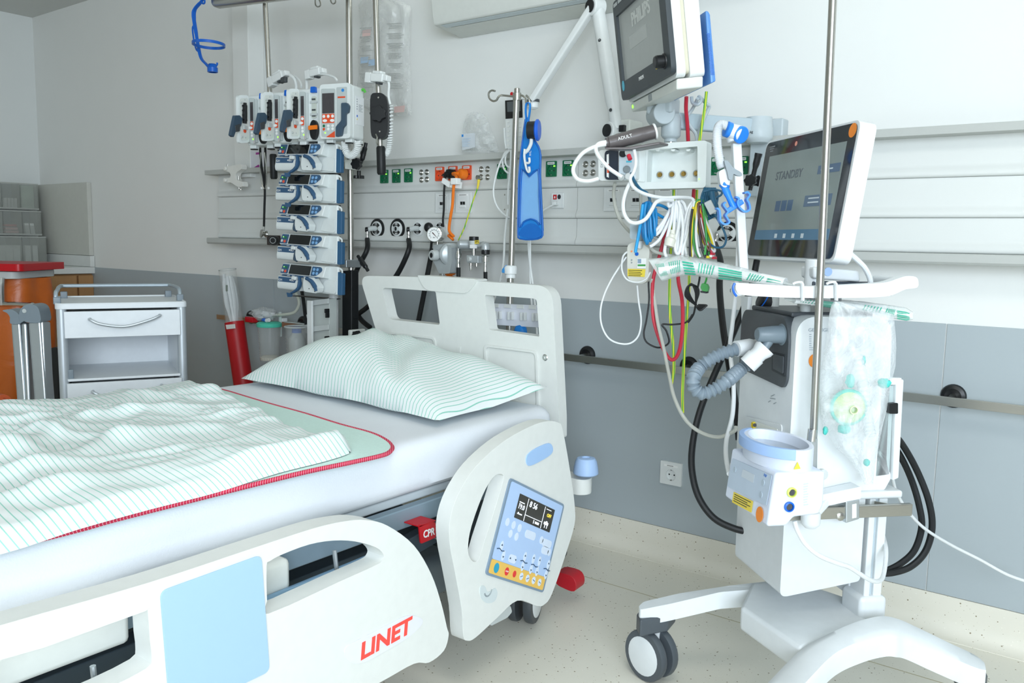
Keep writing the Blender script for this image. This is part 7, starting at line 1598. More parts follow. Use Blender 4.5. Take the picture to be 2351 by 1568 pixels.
# side print and sticker
text('lettering', 'GETINGE', mat('pale_print', '#a8b4bc', .5), body, frame(SP(1880, 758, .0008), B, (0, 0, 1), U), .011, .05)
t = MB()
for k in range(6): t.bar(SP(1858, 768+k*5, .0008), SP(1863, 768+k*5, .0008), .0005, .0018, (0, 0, 1))
for k in range(2): t.bar(SP(1858, 798+k*5, .0008), SP(1876, 798+k*5, .0008), .0005, .0012, (0, 0, 1))
t.build('marking', mat('pale_print', '#a8b4bc', .5), body)
MB().prism(oval(SP(1869, 828, .0008), B, (0, 0, 1), .026, .030), U*.0006).build('orange_sticker', mat('orange_sticker_paper', '#ee8a2a', .5), body)
# platform, lower column, drawer box
zp1, zp0 = zmid, SP(1870, 1130).z-.018
vbox(-.26, .012, -.012, .262, zp0, zp1, 'platform', VW, ven, .006)
MB().bar(GP(.03, -.03, zp0-.020), GP(.03, .27, zp0-.020), .012, .028).build('side_rail', STEEL, ven, bevel=.002)
for b_ in (.01, .2): MB().bb(GP(.005, b_, zp0-.034), GP(.028, b_+.02, zp0-.006)).build('rail_block', STEEL, ven, bevel=.002)
MB().prism(roundpoly([SP(1878, 1138, .04), SP(1977, 1117, .04), SP(1977, 1145, .04), SP(1880, 1166, .04)], .004), -U*.035).build('holder_plate', VW, ven, bevel=.003)
MB().prism([SP(1918, 1141, .0405), SP(1952, 1134, .0405), SP(1952, 1144, .0405), SP(1918, 1151, .0405)], U*.0006).build('label', LABEL, ven)
MB().prism([SP(1942, 1152, .042), SP(1974, 1146, .042), SP(1974, 1192, .042), SP(1942, 1202, .042)], -U*.03).build('rail_clamp_block', ALU, ven, bevel=.003)
MB().prism([SP(1956, 1158, .0425), SP(1966, 1156, .0425), SP(1966, 1188, .0425), SP(1956, 1190, .0425)], U*.0006).build('label', LABEL, ven)
MB().lathe(SP(1925, 1183, .03), U, [(.010, 0), (.010, .010), (.007, .012), (.0001, .012)], 12).build('clamp_screw', STEEL, ven)
zb0 = FP(1808, 1392).z
MB().prism(roundpoly([GP(-.012, .004, zb0), GP(-.012, .19, zb0+.03), GP(-.012, .19, zp0-.004), GP(-.012, .004, zp0-.004)], [.02, .01, .004, .004]), -U*.225*K).build('battery_box', VW, ven, bevel=.010, seg=3)
cz0 = .275
for q0, q1, nm in ((.198, .212, 'column_front'), (.220, .240, 'column_rear')): vbox(-.06, -.006, q0, q1, cz0, zp0-.005, nm, VW, ven, .003)
vbox(-.055, -.014, .2005, .2385, cz0, zp0-.006, 'column_core', mat('column_grey', '#b9c6cc', .4), ven, .002)
vbox(-.20, -.06, .196, .24, cz0, zp0-.006, 'column_back', VW, ven, .004)
# base, traced on its upper plane
zB = .20
def bp3(q, z=zB): return [Zp(x, y, z) for x, y in q]
inn_ = catmull([Zp(x, y, z_) for x, y, z_ in [(1620, 1712, .2), (1757, 1568, .215), (1838, 1487, .25), (1900, 1453, .27), (1965, 1425, .28), (2020, 1412, .28), (2060, 1418, .275), (2110, 1440, .25), (2180, 1474, .22), (2235, 1500, .203), (2258, 1518, .2)]], 8)
out_ = catmull([Zp(x, y, z_) for x, y, z_ in [(1700, 1735, .2), (1780, 1652, .215), (1860, 1562, .245), (1920, 1502, .265), (1985, 1472, .272), (2035, 1460, .272), (2060, 1461, .268), (2085, 1467, .255), (2150, 1497, .22), (2235, 1533, .203), (2264, 1540, .2)]], 8)
m = MB(); N5 = len(inn_)
def lrow(p, q):
    c = [p.lerp(q, t) for t in (0, .06, .3, .7, .94, 1)]; dz = (-.008, 0, .003, .003, 0, -.008)
    return m.vs([a+V((0, 0, d)) for a, d in zip(c, dz)]+[q+V((0, 0, -.048)), p+V((0, 0, -.048))])
m.skin([lrow(p, q) for p, q in zip(inn_, out_)])
m.build('base_leg', VW, ven, ang=50)
b2 = [Zp(x, y, z_) for x, y, z_ in [(1466, 1392, .2), (1478, 1381, .2), (1560, 1362, .215), (1670, 1345, .24), (1800, 1330, .25), (1800, 1348, .25), (1655, 1359, .24), (1540, 1386, .21), (1470, 1400, .2)]]
MB().prism(roundpoly(b2, .008), (0, 0, -.045)).build('base_leg', VW, ven, bevel=.006)
b3 = bp3([(1700, 1392), (1725, 1338), (1820, 1330), (1985, 1385), (1992, 1432), (1900, 1456), (1838, 1488)], .252)
MB().prism(b3, (0, 0, -.06)).build('base_bridge', VW, ven, bevel=.01)
vbox(-.075, .004, .185, .25, .24, .30, 'column_foot', VW, ven, .012)
capm = mat('anthracite_cap', '#4f565c', .4)
ca = [Zp(x, y, .178) for x, y in [(1462, 1408), (1475, 1392), (1545, 1378), (1552, 1392), (1535, 1412), (1470, 1424)]]
MB().prism(ca, (0, 0, -.045)).build('leg_cap', capm, ven, bevel=.005)
cc_ = [Zp(x, y, .178) for x, y in [(2190, 1518), (2210, 1505), (2258, 1528), (2268, 1548), (2255, 1560), (2200, 1545)]]
MB().prism(cc_, (0, 0, -.045)).build('leg_cap', capm, ven, bevel=.005)
cA = sum(ca, V())/len(ca); cC = sum(cc_, V())/len(cc_)
for c, yaw in ((cA, math.atan2(-.963, -.27)), (cC, math.atan2(-.6, -.8))):
    castor(ven, (c.x+.012*math.cos(yaw), c.y-.012, 0), .066, .064, yaw, None, capm, VW)
    ax = V((math.cos(yaw), math.sin(yaw), 0)); px__ = V((-ax.y, ax.x, 0))
    MB().tube([c+V((0, 0, -.04)), V((c.x, c.y, .115)), V((c.x, c.y, .062))+px__*.0], [.022, .018, .012], 12, 4).build('castor_fork', VW, ven)
    MB().bar(V((c.x, c.y, .05))-px__*.06, V((c.x, c.y, .052))-px__*.08, .045, .012).build('brake_pedal', VW, ven, bevel=.004)
    MB().tube([V((c.x, c.y, .12))-px__*.02, V((c.x, c.y, .10))-px__*.055, V((c.x, c.y, .055))-px__*.066], [.014, .013, .011], 10, 4, flat=.6).build('fork_guard', VW, ven)
# handle ring and tray
zt1, zt0 = SP(1830, 657, .05).z, SP(1830, 684, .05).z
hq = [(1690, 652), (1702, 650), (1830, 657), (1900, 656), (1985, 652), (2035, 648), (2060, 640), (2080, 634), (2100, 635), (2108, 643), (2106, 660), (2080, 664), (2055, 675), (2030, 681), (1960, 684), (1830, 684), (1712, 678), (1692, 670)]
hb_ = MB().prism(catmull([SP(x, y, .05) for x, y in hq], 3, True), -U*.026).build('handle_bar', VW, ven, bevel=.008, seg=3)
bF = (SP(1690, 660, .05)-V((E0.x, E0.y, 0))).dot(B); bR = (SP(2104, 650, .05)-V((E0.x, E0.y, 0))).dot(B); zr_ = SP(2104, 650, .05).z
vbox(.015, .045, bF/K, bF/K+.02, zt0+.002, zt1-.002, 'handle_front', VW, ven, .009)
vbox(-.07, .03, bR/K-.028, bR/K, zr_-.014, zr_+.012, 'handle_rear', VW, ven, .008)
vbox(-.05, .015, bF/K+.03, bR/K-.03, zt0+.004, zt0+.014, 'tray_floor', mat('tray_anthracite', '#454e57', .45), ven, .003)
vbox(-.07, -.055, bR/K-.17, bR/K-.03, zt0+.010, zt1+.006, 'tray_lip', mat('tray_anthracite', '#454e57', .45), ven, .003)
MB().tube([SP(x, y, .052) for x, y in [(1687, 650), (1683, 660), (1685, 671), (1691, 680)]], .0025, 6, 4).build('blue_trim', BLUE, ven)
for u_, b_ in ((-.06, .05), (-.06, .12), (-.2, .05), (-.2, .12)): MB().cyl(GP(u_, b_, ztop), GP(u_, b_, zt0+.006), .012).build('tray_post', GREYL, ven)
MB().prism([FP(1700, 680, -.01), FP(1718, 680, -.01), FP(1712, 760, -.01), FP(1703, 800, -.01)], B*.012).build('left_post', VW, ven, bevel=.003)
kn_ = GP(-.22, .045, ztop+.018); MB().lathe(kn_, (-U*.2-B+V((0, 0, .5))), [(.030, -.01), (.030, .012), (.028, .014), (.028, .018), (.022, .022), (.0001, .022)], 26).build('black_knob', BLACK, ven)
MB().torus(kn_+(-U*.2-B+V((0, 0, .5))).normalized()*.013, (-U*.2-B+V((0, 0, .5))), .029, .0015, 30, 6).build('blue_ring', BLUE, ven)
# screen
tau = math.radians(8); SV = V((0, 0, 1))*math.cos(tau)+B*math.sin(tau); SN = (-B*math.cos(tau)+V((0, 0, 1))*math.sin(tau))
SB = Dp(1912, 595, 1.73*K)
def SC(u, v, d=0): return SB-U*u+SV*v-SN*d   # u to the left, v up, d back
SWd, SHt = .395*K, .278*K
sh_ = MB().prism(roundpoly([SC(-.008, -.008), SC(SWd+.008, -.008), SC(SWd+.008, SHt+.006), SC(-.008, SHt+.006)], .024, 6), -SN*.040).build('screen_housing', VW, ven, bevel=.006, seg=3)
gl = MB().prism(roundpoly([SC(0, 0, -.0005), SC(SWd, 0, -.0005), SC(SWd, SHt, -.0005), SC(0, SHt, -.0005)], .02, 6), SN*.0015).build('screen_glass', mat('black_screen_glass', '#23262a', .12, coat=.3), sh_)
lcd2 = mat('standby_lcd_reflections', '#6f7a78', .18, var=.12, scale=7, emit=.28)  # dim display; blurred room reflections are put into its grey glow
su = lambda x, y, e=.0025: Np(x, y, SB+SN*e, SN)
L0, L1, v0, v1 = .030, SWd-.030, .042, SHt-.038
MB().prism([SC(L0, v0, -.0012), SC(L1, v0, -.0012), SC(L1, v1, -.0012), SC(L0, v1, -.0012)], SN*.0012).build('display', lcd2, sh_)
def scr_rect(nm, f0, f1, g0, g1, m, e=-.0026):
    a, b_ = L1-(L1-L0)*f0, L1-(L1-L0)*f1; c, d_ = v0+(v1-v0)*g0, v0+(v1-v0)*g1
    return MB().prism([SC(a, c, e), SC(b_, c, e), SC(b_, d_, e), SC(a, d_, e)], SN*.0004).build(nm, m, sh_)
UIB = mat('ui_slate_blue', '#4d6178', .2, emit=.16); UIT = mat('ui_pale_text', '#aab6bc', .3, emit=.25); UID = mat('ui_dark_text', '#545c62', .3, emit=.1)
scr_rect('ui_toolbar', .0, 1, .0, .115, mat('ui_blue_bar', '#4a6d87', .2, emit=.18))
for k in range(3): scr_rect('ui_tile', .23+.085*k, .30+.085*k, .33, .45, UIB)
scr_rect('ui_tile', .62, .95, .36, .48, UIB); scr_rect('ui_tile', .72, .98, .70, .79, UIB)
for k in range(4): scr_rect('ui_number', .30+.12*k, .335+.12*k, .02, .07, UIT, -.0031)
for q in ((.67, .80, .44, .455), (.67, .80, .395, .41), (.76, .90, .735, .75)): scr_rect('ui_text', *q, UIT, -.0031)
WX = frame
text('lettering', 'STANDBY', UID, sh_, frame(SC(L1-(L1-L0)*.37, v0+(v1-v0)*.74, -.0028), -(-U)*1, SV, SN) if False else frame(SC(L1-(L1-L0)*.34, v0+(v1-v0)*.74, -.0028), U, SV, SN), .03, .135)
text('lettering', 'PEEP und DUCK', UIT, sh_, frame(SC(L1-(L1-L0)*.42, .026, -.0015), U, SV, SN), .011, .085)
MB().prism(oval(SC(.016, SHt-.016, -.0016), U, SV, .030, .032), SN*.0006).build('orange_sticker', mat('orange_sticker_paper', '#ee8a2a', .5), sh_)
MB().prism(oval(SC(SWd*.62, SHt-.018, -.0016), U, SV, .012, .012), SN*.0006).build('pink_sticker', mat('pink_sticker', '#e59a86', .5), sh_)
t = MB()
for k in range(3): t.prism(rect(SC(SWd-.035, SHt-.012-.006*k, -.0016), U, SV, .03-.006*k, .003), SN*.0004)
t.build('lettering', UIT, sh_)
# screen neck, cradle and cable
an = SP(1870, 625, -.08)
MB().tube([an+V((0, 0, -.035)), an+V((0, 0, .03))], .022, 20, 0).build('screen_pivot', VW, ven, bevel=.003)
MB().prism([SP(1868, 612, -.05), SP(1975, 622, -.05), SP(1977, 648, -.05), SP(1868, 640, -.05)], -U*.06).build('screen_arm', VW, ven, bevel=.006)
MB().lathe(SP(1901, 624, -.049), U, [(.010, 0), (.010, .001), (.0001, .001)], 16).build('arm_cap', PALEBLUE, ven)
MB().tube([SC(.02, .02, .045), SP(1945, 577, -.03), SP(1968, 597, -.02), SP(1985, 615, -.02), SP(1996, 636, -.02), SP(1999, 650, -.02)], .006, 10, 6).build('screen_cable', VW, ven)
for b_ in (1828, 1905):
    MB().tube([SP(b_-8, 652, .058), SP(b_+2, 648, .06), SP(b_+14, 652, .058), SP(b_+15, 690, .058)], .005, 8, 3, flat=.6).build('tray_hook', VW, ven)
# vertical rail plate at the back
MB().prism([SP(2024, 890, .0), SP(2052, 884, .0), SP(2042, 1090, .0), SP(2010, 1094, .0)], -U*.006).build('rear_plate', mat('rear_plate_grey', '#b5c3c3', .45), ven, bevel=.001)
MB().prism([SP(2058, 868, .01), SP(2076, 872, .01), SP(2064, 1098, .01), SP(2050, 1104, .01)], -U*.02).build('rear_plate_edge', VW, ven, bevel=.003)
MB().prism([SP(2044, 867, .008), SP(2072, 868, .008), SP(2060, 884, .008), SP(2044, 884, .008)], -U*.012).build('rear_plate_hook', VW, ven, bevel=.002)
MB().prism(roundpoly([SP(2042, 927, .012), SP(2062, 925, .012), SP(2062, 950, .012), SP(2042, 950, .012)], .003), -U*.012).build('black_knob', BLACK, ven, bevel=.002)
# --- breathing hose, a thing of its own
bh = thing('breathing_hose', 'grey corrugated breathing hose with white end connectors, looped at the ventilator outlet', 'breathing hose', FP(1650, 900, .1))
def HP(x, y): return Dp(x, y, 1.94+(.0 if y > 850 else .04))
path = catmull([HP(x, y) for x, y in [(1727, 828), (1700, 848), (1670, 874), (1640, 894), (1612, 903), (1594, 890), (1592, 868), (1605, 845), (1630, 826), (1660, 811), (1693, 801)]], 24)
L_ = [0]
for a, b_ in zip(path, path[1:]): L_.append(L_[-1]+(b_-a).length)
N_ = 30; pts, rad = [], []
step = L_[-1]/(N_*4)
j = 0
for i in range(N_*4+1):
    s_ = i*step
    while j < len(L_)-2 and L_[j+1] < s_: j += 1
    f = (s_-L_[j])/max(1e-9, L_[j+1]-L_[j]); pts.append(path[j].lerp(path[j+1], min(1, f))); rad.append([.0122, .0135, .0168, .0158][i % 4])
MB().tube(pts, rad, 18, 0).build('corrugated_tube', mat('corrugated_grey', '#7f8d98', .35), bh)
w1_ = Dp(1716, 838, 1.935); w2_ = Dp(1758, 797, 1.925)
MB().tube([w1_, w1_.lerp(w2_, .45), w1_.lerp(w2_, .5), w2_], [.0215, .0215, .019, .0235], 20, 3).build('white_connector', mat('soft_white_connector', '#e6e9ea', .5), bh)
w3, w4 = Dp(1690, 801, 1.98), Dp(1738, 793, 2.0)
MB().tube([w3, w3.lerp(w4, .5), w4], [.019, .019, .015], 18, 3).build('white_connector', mat('soft_white_connector', '#e6e9ea', .5), bh)
# --- humidifier
hm_ = thing('humidifier', 'bluish white humidifier with yellow and orange stickers, on the pole before the ventilator', 'humidifier', Dp(1790, 1160, 1.58))
HW = mat('humidifier_blue_white', '#d9e1f0', .4); HO = Dp(1781, 1086, 1.56*K)
def HF(x, y, o=0): return Np(x, y, HO-B*o, B)
def HS(x, y, o=0): return Np(x, y, HO+U*o, U)
front = [HF(1680, 1040), HF(1781, 1086), HF(1761, 1210, .012), HF(1661, 1156, .012)]
z1 = HF(1781, 1086).z; z0 = HF(1761, 1210, .012).z; hw_ = (HF(1680, 1040)-HF(1781, 1086)).length
def HG(u, b, z): return HO+U*u+B*b+V((0, 0, z))
hgt = z1-z0
prof = [(0, 0), (-.012, -hgt), (.03, -hgt), (.045, -hgt+.018), (.10, -hgt+.022), (.108, -hgt+.04), (.108, .0)]
MB().prism([HG(0, b, z) for b, z in prof], -U*hw_).build('body', HW, hm_, bevel=.006, seg=3)
cen = HG(-hw_/2, .054, 0)
ring = [cen+U*(hw_/2*math.cos(a))+B*(.060*math.sin(a)) for a in [2*PI*i/40 for i in range(40)]]
rin = [cen+U*((hw_/2-.010)*math.cos(a))+B*(.050*math.sin(a)) for a in [2*PI*i/40 for i in range(40)]]
MB().prism([p+V((0, 0, -.002)) for p in ring], (0, 0, .046), [[p+V((0, 0, -.002)) for p in rin]]).build('chamber_collar', HW, hm_, bevel=.003)
MB().prism([p+V((0, 0, .018)) for p in rin], (0, 0, .004)).build('heater_plate', mat('heater_plate_metal', '#c2c8cc', .3, .9, var=.1), hm_)
arc = [cen+U*((hw_/2+.004)*math.cos(a))+B*(.072*math.sin(a)) for a in [PI*(1.06+.88*i/16) for i in range(17)]]
arc2 = [cen+U*((hw_/2-.006)*math.cos(a))+B*(.060*math.sin(a)) for a in [PI*(1.94-.88*i/16) for i in range(17)]]
MB().prism([p+V((0, 0, .024)) for p in arc+arc2], (0, 0, .022)).build('blue_guard', mat('humidifier_blue', '#9dbbe8', .4), hm_, bevel=.004)
def hpan(nm, pts, m, o=.0015, t=.0008, r=.004):
    n = (HF(1680, 1040)-HF(1781, 1086)).cross(HF(1761, 1210, .012)-HF(1781, 1086)).normalized(); n = n if n.dot(B) < 0 else -n
    q = [Np(x, y, HO+n*o, n) for x, y in pts]; return MB().prism(roundpoly(q, r) if r else q, n*t).build(nm, m, hm_), n
mp_, hn = hpan('control_panel', [(1682, 1052), (1773, 1092), (1760, 1161), (1670, 1116)], mat('humidifier_panel', '#bccbdc', .35))
hpan('panel_display', [(1706, 1077), (1733, 1090), (1730, 1109), (1702, 1094)], mat('panel_lcd_grey', '#c9d3dd', .3), .0025, .0004, .001)
for x, y in ((1687, 1078), (1752, 1108), (1747, 1136)): MB().lathe(Np(x, y, HO+hn*.0025, hn), hn, [(.007, 0), (.0065, .001), (.0001, .001)], 16).build('panel_key', mat('panel_key_grey', '#aebdcb', .4), mp_)
text('lettering', 'F&P', mat('blue_print', '#5c83c6', .5), mp_, frame(Np(1757, 1092, HO+hn*.0026, hn), U, hn.cross(U), hn), .008)
yl, _ = hpan('yellow_sticker', [(1685, 1129), (1729, 1151), (1725, 1177), (1681, 1153)], YELLOW, .0015, .0006, .001)
t = MB()
for k in range(4):
    f = .15+.2*k; a = V((1687-f*4, 1133+f*24)); b_ = V((1722-f*4-6*(k % 2), 1150+f*24)) if False else None
    p0 = Np(1687-f*4, 1131+f*24, HO+hn*.0024, hn); p1 = Np(1724-f*4-7*(k % 2), 1149.5+f*24-3*(k % 2), HO+hn*.0024, hn); t.bar(p0, p1, .0005, .0014, hn.cross(U))
t.build('lettering', INK, yl)
oc = Np(1744, 1181, HO+hn*.0016, hn); MB().prism(oval(oc, U, hn.cross(U), .030, .032), hn*.0007).build('orange_sticker', mat('orange_sticker_paper', '#ee8a2a', .5), hm_)
wt_ = [HS(1831, 1060, .001), HS(1838, 1076, .001), HS(1822, 1078, .001)]
MB().prism(wt_, U*.0006).build('warning_sign', YELLOW, hm_)
for x, y, m in ((1817, 1130, mat('lime_ring', '#d3e36a', .4)), (1811, 1163, BLUE)):
    MB().lathe(HS(x, y, .0005), U, [(.0105, 0), (.0105, .004), (.0075, .005), (.007, .001), (.0001, .001)], 20).build('socket_ring', m, hm_)
    MB().cyl(HS(x, y, .002), HS(x, y, .0032), .0068).build('socket_hole', BLACK, hm_)
t = MB()
for k in range(9): t.bar(HS(1845, 1112+k*6, .0006), HS(1856-(k*5 % 4), 1110+k*6, .0006), .0004, .002, (0, 0, 1))
t.build('marking', mat('faint_blue_print', '#c2cde0', .5), hm_)
# --- pole with bracket carrying the humidifier
vp = thing('ventilator_pole', 'thin steel drip pole rising at the right side of the ventilator out of the picture', 'drip pole', SP(1864, 1190, .06))
MB().tube([SP(1867, 1008, .062), SP(1912, 0, .062), SP(1914.5, -60, .062)], .0083, 14, 0).build('pole', STEEL, vp)
MB().tube([SP(1863, 1012, .062), SP(1866, 985, .062)], .010, 14, 0).build('pole_sleeve', CHROME, vp)
MB().prism([SP(1862, 1010, .07), SP(1878, 1006, .07), SP(1875, 1176, .07), SP(1857, 1182, .07)], -U*.014).build('bracket_bar', ALU, vp, bevel=.002)
fz = SP(1862, 1175, .055); MB().lathe(fz+V((0, 0, -.028)), (0, 0, 1), [(.012, -.008), (.020, 0), (.021, .004), (.021, .024), (.018, .028), (.0001, .028)], 24).build('pole_socket', VW, vp)
MB().bar(fz+V((0, 0, -.012)), SP(1895, 1150, .03), .02, .02).build('socket_arm', VW, vp, bevel=.004)
MB().lathe(SP(1880, 1085, .07), U, [(.007, -.01), (.007, .008), (.012, .009), (.012, .018), (.0001, .019)], 14).build('bracket_screw', GREYL, vp)
# --- packages
PKF = film('package_film', '#e9f1ef', .35, .75, 14, .12, 1.5); PGR = mat('mint_print', '#3fb597', .5)
def package(label, top, bot, pln, thick, prints, core=True):
    r = thing('breathing_tube_package', label, 'package', pln(*bot[len(bot)//2]), 'clear packages with green print')
    n = len(top)
    def fn(u, v):
        k = u*(n-1); i = min(int(k), n-2); f = k-i
        a = V((top[i][0]+(top[i+1][0]-top[i][0])*f, top[i][1]+(top[i+1][1]-top[i][1])*f)); c = V((bot[i][0]+(bot[i+1][0]-bot[i][0])*f, bot[i][1]+(bot[i+1][1]-bot[i][1])*f)) if False else None
        return None
    def pt(u, v, side):
        k = u*(n-1); i = min(int(k), n-2); f = k-i
        tx, ty = [top[i][q]+(top[i+1][q]-top[i][q])*f for q in (0, 1)]; bx, by = [bot[i][q]+(bot[i+1][q]-bot[i][q])*f for q in (0, 1)]
        p = pln(tx+(bx-tx)*v, ty+(by-ty)*v); d = (CAM-p).normalized(); d.z = 0
        w = math.sin(PI*v)**.6*math.sin(PI*min(1, max(0, u*.94+.03)))**.4
        return p+d*(side*thick*w*(1+.5*NZ.noise(V((u*9, v*5, side)))))
    m = MB(); N, M_ = 40, 9
    g1 = [[m.bm.verts.new(pt(i/N, j/M_, 1)) for j in range(M_+1)] for i in range(N+1)]
    g2 = [[m.bm.verts.new(pt(i/N, j/M_, -1)) if 0 < j < M_ else g1[i][j] for j in range(M_+1)] for i in range(N+1)]
    for G_ in (g1, g2):
        for i in range(N):
            for j in range(M_): m.face([G_[i][j], G_[i+1][j], G_[i+1][j+1], G_[i][j+1]])
    m.build('film', PKF, r, ang=180)
    if core:
        MB().tube([pt(i/14, .55, 0) for i in range(1, 14)], thick*.75, 12, 2, flat=.8).build('white_content', mat('package_content', '#eef2f2', .6), r)
    for u0, u1, stripe in prints:
        t = MB()
        if stripe:
            for k in range(5):
                v_ = .30+.14*k; t.skin([t.vs([pt(u0+(u1-u0)*s/4, v_, 1)+ (CAM-pt(u0, v_, 1)).normalized()*.002, pt(u0+(u1-u0)*s/4, v_+.085, 1)+(CAM-pt(u0, v_, 1)).normalized()*.002]) for s in range(5)], cap=False)
        else:
            for k in range(6):
                ua = u0+(u1-u0)*k/6; t.skin([t.vs([pt(min(u1, ua+.012), .22+.1*s, 1)+(CAM-pt(ua, .5, 1)).normalized()*.002, pt(min(u1, ua+.017), .22+.1*s, 1)+(CAM-pt(ua, .5, 1)).normalized()*.002] if False else [pt(ua+.02-.004*s, .25+.11*s, 1)+(CAM-pt(ua, .5, 1)).normalized()*.002, pt(ua+.026-.004*s, .25+.11*s, 1)+(CAM-pt(ua, .5, 1)).normalized()*.002]) for s in range(6)], cap=False)
        t.build('printed_stripes' if stripe else 'hatched_print', PGR, r)
    return r
def P1(x, y): return Dp(x, y, 2.13-(x-1500)*.00060)
package('clear package with green printed stripes jutting left from the ventilator tray', [(1487, 594), (1515, 592), (1560, 584), (1590, 590), (1650, 601), (1720, 618), (1780, 636), (1830, 655)], [(1520, 646), (1540, 640), (1570, 632), (1600, 634), (1650, 642), (1720, 649), (1770, 653), (1832, 657)], P1, .022,
        [(.03, .14, False), (.17, .27, False), (.30, .42, True), (.44, .54, False), (.57, .68, True), (.70, .79, False), (.82, .9, True)])
def P2(x, y): return SP(x, y, -.02)
package('clear package with green printed stripes lying on the ventilator top under the tray, jutting right', [(1800, 684), (1850, 684), (1910, 686), (1980, 692), (2040, 700), (2080, 706), (2096, 716)], [(1804, 690), (1850, 698), (1910, 708), (1980, 716), (2040, 730), (2080, 737), (2096, 734)], P2, .012,
        [(.12, .24, False), (.26, .38, True), (.5, .62, False), (.64, .72, False), (.75, .92, True)])
# --- clear bag with an oxygen mask hanging on the tray
mb_ = thing('mask_bag', 'clear plastic bag with a breathing mask and tubes inside, hanging from the ventilator tray', 'plastic bag', SP(1985, 1112, .09))
rows = [(1915, 1928, 692), (1908, 1990, 702), (1904, 2052, 722), (1896, 2058, 790), (1886, 2056, 840), (1883, 2044, 890), (1884, 2036, 940), (1888, 2026, 980), (1920, 2016, 1030), (1958, 2010, 1062), (1985, 2004, 1112)]
def mbag(side):
    def fn(u, v):
        k = v*(len(rows)-1); i = min(int(k), len(rows)-2); f = k-i
        l, r_, y = [rows[i][q]+(rows[i+1][q]-rows[i][q])*f for q in (0, 1, 2)]
        w = math.sin(PI*u)**.6*math.sin(PI*min(.97, v*.9+.06))**.6
        o = .055+side*w*.040*(1+.5*NZ.noise(V((u*4, v*6, side*3))))+.010*NZ.noise(V((u*11+v*5, v*12, 4+side)))*w
        return SP(l+(r_-l)*u, y, max(o, .006))
    return fn
m = MB()
m.grid(mbag(1), 26, 36); m.grid(mbag(-1), 26, 36)
m.build('film', film('mask_bag_film', '#eef3f5', .20, .62, 11, .1, 2.2), mb_, ang=180)
oc = SP(1948, 935, .062)
mk = thing('oxygen_mask', 'pale green breathing mask cushion inside the hanging clear bag', 'mask', SP(1948, 965, .06))
MB().lathe(oc, U-B*.2, [(.034, -.006), (.036, .0), (.034, .006), (.026, .014), (.012, .022), (.009, .022), (.009, .034), (.007, .034), (.007, .02)], 26).build('mask_shell', mat('pale_green_mask', '#d6e8b8', .35), mk)
MB().torus(oc, U-B*.2, .036, .005, 28, 8).build('cushion', mat('teal_mask_cushion', '#5ec9ba', .4), mk)
TQ = mat('turquoise_plastic', '#4cc8bd', .4)
for i, (x, y, sx, sy) in enumerate(((1952, 875, 14, 20), (1938, 985, 20, 14), (2030, 880, 20, 14), (1895, 988, 8, 12), (1983, 828, 6, 14), (1990, 1062, 10, 10))):
    t = MB().grid(crumple(SP(x, y, .058), sx*.0007, .007, sy*.0008, i+20, 14, 8, .25), 14, 8, True).build('turquoise_part', TQ); tag(t, ['turquoise connector above the mask in the clear bag', 'turquoise connector below the mask in the clear bag', 'turquoise part at the right edge of the clear bag', 'small turquoise tip at the left edge of the clear bag', 'slim turquoise clip near the top of the clear tube in the bag', 'turquoise end piece at the bottom of the clear bag'][i], 'connector', 'turquoise parts in the clear bag')
t = MB().tube([SP(x, y, .066) for x, y in [(1962, 800), (1975, 850), (1985, 910), (1992, 960), (1998, 1000)]], [.011 if i % 2 else .013 for i in range(40)], 12, 10).build('clear_corrugated_tube', film('clear_corrugated', '#e6edef', .35, .6, 6)); tag(t, 'clear ribbed tube lying diagonally inside the hanging bag', 'tube')
# --- hoses and cables round the ventilator
def vh(label, q, r, m=RUBBER, name='gas_hose', cat='gas hose', group='black gas hoses'):
    t = MB().tube([Dp(*p) for p in q], r, 10, 8).build(name, m); tag(t, label, cat, group); return t
a5 = Yp(1671, 536, YP)
vp_ = thing('gas_hose', 'thick black hose falling straight from the AIR outlet behind the ventilator', 'gas hose', a5, 'black gas hoses')
MB().tube([a5+V((0, -.008, 0)), a5+V((-.005, -.04, 0)), a5+V((-.012, -.055, -.006))], [.013, .012, .011], 12, 4).build('angle_probe', GREYL, vp_)
MB().lathe(a5+V((-.012, -.055, -.002)), (-.2, -.1, -1), [(.009, 0), (.009, .016), (.008, .02), (.0095, .024), (.009, .034)], 14).build('ferrule', CHROME, vp_)
MB().tube([a5+V((-.018, -.058, -.032))]+[Dp(x, y, d) for x, y, d in [(1654, 600, 2.52), (1652, 660, 2.45), (1660, 750, 2.36), (1676, 850, 2.3), (1690, 940, 2.26), (1697, 1010, 2.24)]], .0095, 10, 8).build('hose', RUBBER, vp_)
vh('long black hose behind the breathing hose, sweeping down in a wide bow to the cart', [(1738, 597, 2.3), (1724, 660, 2.3), (1690, 750, 2.3), (1640, 860, 2.28), (1605, 950, 2.26), (1589, 1030, 2.24), (1590, 1090, 2.22), (1606, 1145, 2.2), (1640, 1190, 2.18), (1688, 1214, 2.16), (1730, 1222, 2.15)], .0088)
vh('outer one of two black hoses bowing out to the right behind the ventilator', [(2040, 985, 2.132), (2070, 1018, 2.163), (2105, 1080, 2.184), (2132, 1150, 2.184), (2140, 1210, 2.184), (2125, 1265, 2.184), (2092, 1300, 2.184), (2050, 1315, 2.184), (2010, 1317, 2.184)], .0085)
vh('inner one of two black hoses bowing out to the right behind the ventilator', [(2040, 1010, 2.163), (2066, 1045, 2.184), (2092, 1100, 2.205), (2110, 1160, 2.205), (2116, 1210, 2.205), (2100, 1262, 2.205), (2070, 1292, 2.205), (2035, 1310, 2.205), (2005, 1316, 2.205)], .0085)
